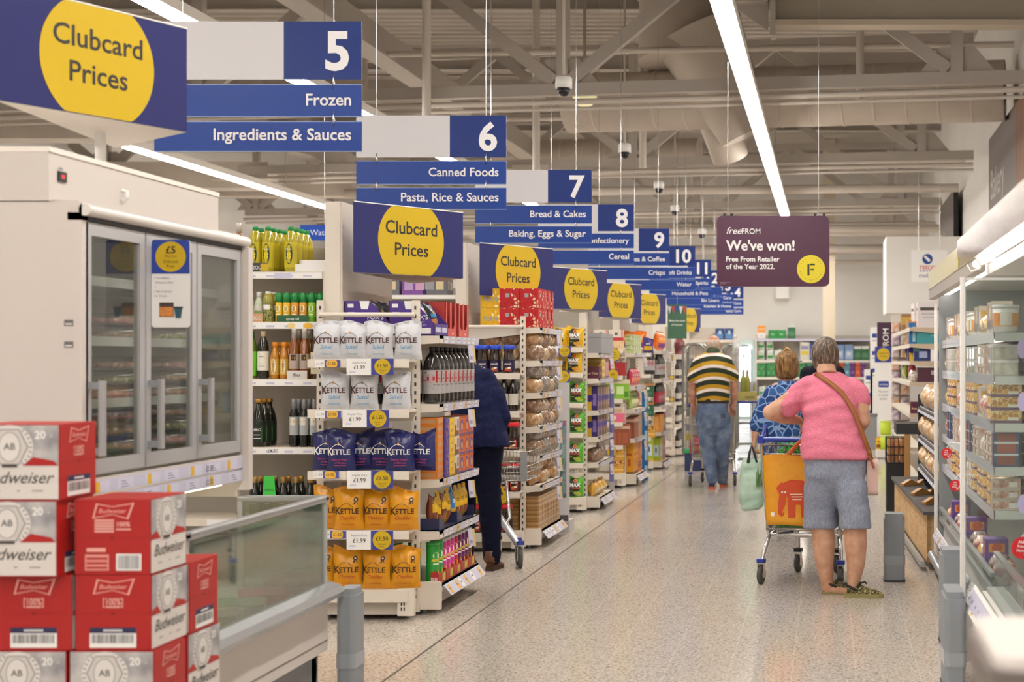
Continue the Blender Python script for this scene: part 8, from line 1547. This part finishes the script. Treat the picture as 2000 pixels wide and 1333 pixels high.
fr('white_case', 1.01, ZF[0], 'white cardboard case with a dark printed bar on top of the beige shelf unit'); fr('white_case', 0.98, ZF[0], 'pinkish white case behind the printed one on top of the beige shelf unit', 0.45, 6)
for i in range(2): place('kraft_slab', 0.89, 17.0 + 0.2 * i, ZF[0] + 0.001, R(-90), 'brown box farther along the top of the beige shelf unit, %s' % ORD[i], 'goods on the beige shelf unit')
# hanging strip of snacks
t = empty('clip_strip', (X_(1757, 20.2), 20.2, 0.5), 'tall display of small hanging packs before the purple totem', 'display'); b = MB(); b.box(-0.1, 0.14, 0.1, 0.14, -0.5, 1.6, M('#cfcac4', 0.5)); b.build('back_panel', t)
HP = [noisy('hung_packs_%d' % i, c, 24, 0.35) for i, c in enumerate((['#d9d4d6', '#a98a80'], ['#e0d8d4', '#8a6a9a'], ['#cfc8c2', '#c9803a']))]
for i in range(9):
    for j in range(2):
        b = MB(); b.rbox(-0.055, 0.055, -0.02, 0.02, -0.07, 0.07, 0.018, HP[(i + 2 * j) % 3], 'z', 2); o = b.build('hanging_pack', None, (X_(1757, 20.2) - 0.05 + 0.12 * j, 20.26, 0.62 + 0.165 * i)); o.rotation_euler = (R(-14), 0, 0)
        tag(o, 'small hanging snack pack, row %s from the floor, %s column of the clip display' % (ORD[i], ('outer', 'inner')[j]), 'snack', 'packs on the clip display')
# totem
Y = 27.0; x0, x1 = X_(1709, Y), X_(1742, Y); t = empty('advertising_totem', (x0, Y, 0), 'tall white totem with a purple head and a club price roundel', 'sign'); w = x1 - x0; k = Y / F
b = MB(); b.box(0, w, 0, 0.12, 0.0, Z_(708, Y), PAPER); O = Vector((0, -0.001, 0)); z = lambda y: Z_(y, Y)
b.rbox(w * 0.2, w * 0.82, -0.001, 0, z(757), z(745), 0.02, M('#26409a', 0.4), 'y'); b.text('OUR PLEDGE', O, XA, ZA, w / 2, z(753), 0.028, PAPER, 'c', 0.01, 0.002, 0, w * 0.5)
for q, s in enumerate(('The power', 'to lower', 'prices')): b.text(s, O, XA, ZA, w * 0.5, z(767 + 7 * q), 0.036, M('#55525c', 0.5), 'c', 0.0, 0.001, 0, w * 0.6)
b.build('board', t); b = MB(); b.box(0.0, w * 0.98, -0.01, 0.12, z(708), z(678), M('#243f98', 0.4)); b.disc(Vector((0, -0.0105, 0)), XA, ZA, w / 2, z(693), 0.115, YEL, 0.001, 30); b.text('Clubcard', Vector((0, -0.0105, 0)), XA, ZA, w / 2, z(692), 0.034, INK, 'c', 0, 0.002); b.text('Prices', Vector((0, -0.0105, 0)), XA, ZA, w / 2, z(698), 0.034, INK, 'c', 0, 0.002); b.build('price_panel', t)
b = MB(); b.box(0.04, w + 0.01, 0.0, 0.12, z(678), z(630), M('#3f1f38', 0.35)); b.text('freeFROM', Vector((0, -0.001, 0)), ZA, -XA, z(678) - 0.28, -w * 0.80, 0.10, PAPER, 'l', 0.01, 0.002); b.build('head_panel', t)
for i, (x, y0, y1, lb) in enumerate(((1688, 722, 868, 'pale notice column beside the totem, nearer the far shelves'), (1700, 640, 860, 'tall pale notice column just behind the totem'))):
    Y = 30.0; b = MB(); ww = 16 * Y / F; b.box(0, ww, 0, 0.1, 0, Z_(y0, Y), PAPER)
    for j in range(3): b.box(ww * 0.2, ww * 0.8, -0.002, 0, Z_(y0 + 20 + 34 * j, Y), Z_(y0 + 12 + 34 * j, Y), M('#2a4496', 0.4)); b.box(ww * 0.2, ww * 0.75, -0.002, 0, Z_(y0 + 27 + 34 * j, Y), Z_(y0 + 25 + 34 * j, Y), M('#a9a8b4', 0.5))
    tag(b.build('notice_column', None, (X_(x, Y), Y, 0)), lb, 'sign')
b = MB(); b.rbox(0, 0.25, 0, 0.3, 0, 0.55, 0.03, M('#8f9092', 0.5)); b.box(-0.01, 0.26, -0.01, 0.31, 0.55, 0.6, M('#77787a', 0.5)); tag(b.build('litter_bin', None, (X_(1684, 26), 26, 0)), 'grey square bin standing below the pale notice columns', 'bin')
t = empty('floor_display', (X_(1712, 23.5), 23.5, 0), 'low white floor rack below the totem', 'shelf unit'); MB().box(0, 0.45, 0, 0.5, 0.02, 0.13, WHITE).build('shelf', t); MB().box(0.40, 0.45, 0, 0.5, 0.0, 0.9, M('#d6d1c6', 0.5)).build('back_panel', t)
for i in range(2):
    b = MB(); b.lathe([(0.08, 0), (0.085, 0.02), (0.085, 0.2)], M('#b5cc2c', 0.4), n=18); b.lathe([(0.088, 0.2), (0.088, 0.225), (0, 0.226)], M('#dfe6a8', 0.4), n=18); tag(b.build('lime_tub', None, (X_(1730, 23.6), 23.65, 0.132 + 0.23 * i)), '%s lime green tub in the stack below the totem' % ('lower', 'upper')[i], 'tub')
place('yellow_pouch', X_(1717, 23.6), 23.65, 0.135, 0, 'yellow pack standing beside the lime green tubs')
# ---- wall boards over the bakery
def wall_board(x, ya, yb, z0, z1, lab, word, wood):
    t = empty('wall_board', (x, yb, z0), lab, 'sign'); L = yb - ya; H = z1 - z0; b = MB(); b.box(0, 0.09, -L, 0, 0, H, M('#141416', 0.5)); O = Vector((-0.001, 0, 0)); b.quad(O, -YA, ZA, 0, 0, L, H, M('#6a605c', 0.6), 0.0)
    if wood: b.quad(O, -YA, ZA, L * 0.62, 0, L * 0.30, H, noisy('board_wood', ['#6a4630', '#8a6044'], 3, 0.6, stretch=(1, 3, 0.3)), 0.001)
    b.text(word, O, -YA, ZA, L * 0.06, H * 0.22, H * 0.36, M('#b3aba6', 0.6), 'l', 0.01, 0.003, 0, L * 0.5); b.build('panel', t)
    for yy in (-L * 0.2, -L * 0.8): MB().box(0.09, 0.11, yy - 0.05, yy + 0.05, H * 0.4, H * 0.6, GREY).build('bracket', t)
wall_board(2.34, 17.2, 22.4, 3.55, 4.72, 'brown wall board lettered bakery high on the side wall', 'Bakery', True)
wall_board(2.28, 28.0, 31.4, 3.3, 4.62, 'dark edged grey wall board beyond the bakery one', 'Deli', False)
Y = 25.0; b = MB(); w, h = 70 * Y / F, 62 * Y / F; b.box(0, w, 0, 0.02, 0, h, PAPER); O = Vector((0, -0.001, 0)); b.disc(O, XA, ZA, w * 0.45, h * 0.72, 0.085, M('#234a92', 0.4), 0.001, 30); b.poly([(w * 0.45 - 0.06, h * 0.72 + 0.035), (w * 0.45 - 0.035, h * 0.72 + 0.06), (w * 0.45 + 0.055, h * 0.72 - 0.02), (w * 0.45 + 0.02, h * 0.72 - 0.05)], O, XA, ZA, PAPER, 0.002)
b.text('TESCO', O, XA, ZA, w * 0.22, h * 0.40, 0.06, M('#c93a40', 0.4), 'l', 0.02, 0.001, 0, w * 0.55)
for q in range(5): b.quad(O, XA, ZA, w * (0.23 + 0.09 * q), h * 0.33, w * 0.06, 0.012, M('#2a4a92', 0.4), 0.001)
b.text('mobile', O, XA, ZA, w * 0.22, h * 0.14, 0.07, M('#3a4a7a', 0.4), 'l', 0.0, 0.001); b.tube([(w * 0.2, 0.01, h), (w * 0.2, 0.01, HZ + 0.05 - Z_(551, Y))], 0.004, STEEL, 4); b.tube([(w * 0.8, 0.01, h), (w * 0.8, 0.01, HZ + 0.05 - Z_(551, Y))], 0.004, STEEL, 4)
tag(b.build('shop_sign', None, at(1780, 551, Y)), 'white hanging mobile shop sign with a blue roundel', 'sign')
# ================================================================ far wall shelves
for part_, (xa, xb, lab) in enumerate(((1478, 1610, 'white wall shelving with green packs at the far end, door side'), (1629, 1700, 'white wall shelving with blue and green packs at the far end, totem side'))):
    Y = 39.3; t = empty('wall_shelf_unit', (X_(xa, Y), Y, 0), lab, 'shelf unit'); w = X_(xb, Y) - X_(xa, Y)
    b = MB(); b.box(0, w, 0.5, 0.56, 0, Z_(655, Y), M('#b9b4ad', 0.6)); b.box(-0.04, 0, 0, 0.5, 0, Z_(655, Y), SHELF); b.build('back_panel', t)
    for y in (662, 704, 737, 775, 812, 845): b = MB(); zz = Z_(y, Y); b.box(0, w, 0, 0.5, zz - 0.06, zz, WHITE); s = b.build('shelf', t); r = MB(); r.box(0, w, -0.006, 0, zz - 0.06, zz, RAIL if y == 662 else WHITE); r.build('label_rail', s)
def far(k, x, y, lab, dy=0.15): place(k, X_(x, 39.3), 39.3 + dy, Z_(y, 39.3) + 0.001, 0, lab, 'goods on the far wall shelves')
for i, x in enumerate((1509, 1526)): far('green_case', x, 662, 'green box on top of the far wall shelving, %s' % ('first from the orange notice', 'second from the orange notice')[i])
far('dkgreen_pack', 1546, 662, 'white and green pack on top of the far wall shelving')
for i, x in enumerate((1486, 1504, 1519)): far('white_nappy', x, 704, 'green and white soft pack on the upper far shelf, %s from the door' % ORD[i])
for i, x in enumerate((1486, 1503)): far('white_nappy', x, 683.5, 'second layer green and white soft pack, %s from the door' % ORD[i], 0.15)
far('beige_bag', 1572, 704, 'cream pack with yellow stripe on the upper far shelf'); far('navy_pack', 1592, 704, 'navy and lilac pack on the upper far shelf')
for i, x in enumerate((1487, 1506, 1525, 1545, 1565, 1585)): far('green_water', x, 737, 'green multipack on the middle far shelf, %s from the door' % ORD[i])
for k, y in enumerate((775, 812)):
    for i, x in enumerate((1488, 1508, 1528)): far(('white_nappy', 'green_water')[k], x, y, 'green pack on the %s far shelf, %s from the door' % (('fourth', 'fifth')[k], ORD[i]))
for i, (q, x, d) in enumerate((('blue_pack', 1640, 'blue'), ('blue_pack', 1658, 'pale blue'), ('dkgreen_pack', 1675, 'dark green'), ('dkgreen_pack', 1690, 'green'))): far(q, x, 704, '%s pack on the totem side far shelf' % d)
for r in range(2):
    for i, (q, d) in enumerate((('orange_tub', 'orange'), ('teal_tub', 'teal'), ('plum_tub', 'plum'), ('orange_tub', 'second orange'), ('plum_tub', 'second plum'))): place(q, X_(1644 + 10.5 * i, 39.3), 39.45, Z_(737, 39.3) + 0.001 + 0.245 * r, 0, '%s small box in the coloured wall, %s layer' % (d, ('lower', 'upper')[r]), 'goods on the far wall shelves')
b = MB(); b.box(0, 0.2, 0, 0.02, 0, 0.32, PAPER); b.box(0, 0.2, -0.002, 0, 0.14, 0.32, M('#eb9a3a', 0.4)); b.text('OFFER', Vector((0, -0.003, 0)), XA, ZA, 0.1, 0.21, 0.04, PAPER, 'c', 0.01, 0.001); b.text('new', Vector((0, -0.001, 0)), XA, ZA, 0.1, 0.05, 0.035, GREY, 'c', 0.0, 0.001); tag(b.build('offer_card', None, (X_(1479, 39.2), 39.35, Z_(661, 39.3))), 'orange and white offer card on top of the far wall shelving', 'sign')
# ================================================================ stock cages by the striped man
def cage(x0, x1, Y, d, zt, lab):
    t = empty('roll_cage', (x0, Y, 0), lab, 'cage'); w = x1 - x0; b = MB(); G = M('#9a9d9a', 0.35, 0.7)
    for y in (0, d):
        b.tube([(0, y, 0.2), (0, y, zt - 0.06), (0.06, y, zt), (w - 0.06, y, zt), (w, y, zt - 0.06), (w, y, 0.2)], 0.018, G, 8)
        for i in range(1, 7): b.tube([(w * i / 7, y, 0.25), (w * i / 7, y, zt)], 0.005, G, 5)
        for z in (0.25, 0.6, 1.0, 1.4): b.tube([(0, y, z), (w, y, z)], 0.008, G, 6)
    for x in (0, w):
        for z in (0.25, 0.8, zt - 0.1): b.tube([(x, 0, z), (x, d, z)], 0.01, G, 6)
    b.build('frame', t); MB().box(0, w, 0, d, 0.19, 0.23, M('#5a5f66', 0.5)).build('base', t)
    for x in (0.06, w - 0.06):
        for y in (0.06, d - 0.06): caster(t, x, y, 0.05, False)
    return t
cage(X_(1334, 21.6), X_(1376, 21.6), 21.6, 0.7, Z_(673, 21.6), 'tall grey stock cage beside the striped shirt, filled with packs'); cage(X_(1412, 22.6), X_(1437, 22.6), 22.6, 0.6, Z_(674, 22.6), 'narrow grey stock cage on the door side of the striped shirt')
for i in range(5): place(('beige_bag', 'slate_pack', 'granola', 'kraft_case', 'grey_box')[i], X_(1355, 21.9) + 0.04 * (i % 2), 21.95, 0.232 + (0, 0.502, 0.64, 0.88, 1.09)[i], 0, '%s in the tall stock cage' % ('cream bag lowest', 'grey pack second', 'granola box third', 'brown case fourth', 'grey box topmost')[i])
b = MB(); rings(b, [(Vector((0, 0, 0)), 0.03, 0.03), (Vector((0.01, 0, 0.06)), 0.09, 0.08), (Vector((0, 0, 0.25)), 0.10, 0.09), (Vector((-0.02, 0, 0.42)), 0.07, 0.06), (Vector((-0.04, 0, 0.5)), 0.03, 0.02)], 16); o = fuse(b, 'plastic_wrap', None, 0.014, 2, 0.5, M('#dcdad8', 0.15, alpha=0.45)); RO = Vector((0, 0, 0)); creases(o, 0.025, 3); o.location = (X_(1441, 22.5), 22.52, Z_(724, 22.5)); tag(o, 'bunched clear plastic wrap hanging on the narrow stock cage', 'wrapping')
t = empty('dump_bin', (X_(1441, 22), 22.0, 0), 'grey wire display bin carrying a wine carton near the door', 'display'); b = MB(); w = 36 * 22 / F; zt = Z_(784, 22)
for z in (0.08, 0.3, 0.6, zt): b.tube([(0, 0, z), (w, 0, z), (w, 0.3, z), (0, 0.3, z)], 0.010, M('#a9a9a6', 0.3, 0.7), 6, closed=True)
for i in range(9):
    for y in (0, 0.3): b.tube([(w * i / 8, y, 0), (w * i / 8, y, zt)], 0.006, M('#a9a9a6', 0.3, 0.7), 5)
b.build('wires', t); MB().box(-0.01, w + 0.01, -0.01, 0.31, zt - 0.03, zt, M('#3a3f86', 0.4)).build('tray', t)
b = MB(); h1, h2 = 18 * 22 / F, 38 * 22 / F; b.box(0, w, 0, 0.25, 0, h1, M('#a9a05a', 0.5)); b.box(0, w, 0.2, 0.25, h1, h2, M('#b9b6d0', 0.4)); b.text('Wine', Vector((0, 0.199, 0)), XA, ZA, w * 0.35, h1 + 0.05, 0.045, M('#7a5a8a', 0.5), 'c', 0, 0.001, 0.2); b.poly([(w * 0.78, h1 + 0.01), (w * 0.9, h1 + 0.01), (w * 0.9, h1 + 0.08), (w * 0.86, h1 + 0.13), (w * 0.82, h1 + 0.13), (w * 0.78, h1 + 0.08)], Vector((0, 0.199, 0)), XA, ZA, M('#9a9a3a', 0.5), 0.001); b.quad(Vector((0, -0.001, 0)), XA, ZA, w * 0.4, h1 * 0.3, w * 0.5, h1 * 0.2, M('#7a7440', 0.5), 0.001)
tag(b.build('wine_carton', None, (X_(1441, 22), 22.02, zt + 0.001)), 'yellow and lilac wine carton on the grey wire display bin', 'box')
for i, x in enumerate((1452, 1460)): b = MB(); b.lathe(botprof(0.04, 0.31, 0.015, 0.55), M('#8a8a3c', 0.15), n=14); b.lathe([(0.016, 0.27), (0.016, 0.315), (0, 0.316)], M('#8a7a3a', 0.4), n=12); tag(b.build('wine_bottle', None, (X_(x, 22.2), 22.15, zt + h1 + 0.001)), 'pale green wine bottle standing on the wine carton, %s from the striped shirt' % ORD[i], 'bottle')
b = MB(); b.box(0, 0.42, 0, 0.4, 0, 0.24, M('#2a3560', 0.5)); b.box(-0.01, 0.26, -0.01, 0.2, 0.24, 0.29, M('#2f9a5a', 0.5)); tag(b.build('plastic_crate', None, (X_(1337, 20.9), 20.9, 0)), 'navy crate with a green lid on the floor by the stock cage', 'crate')
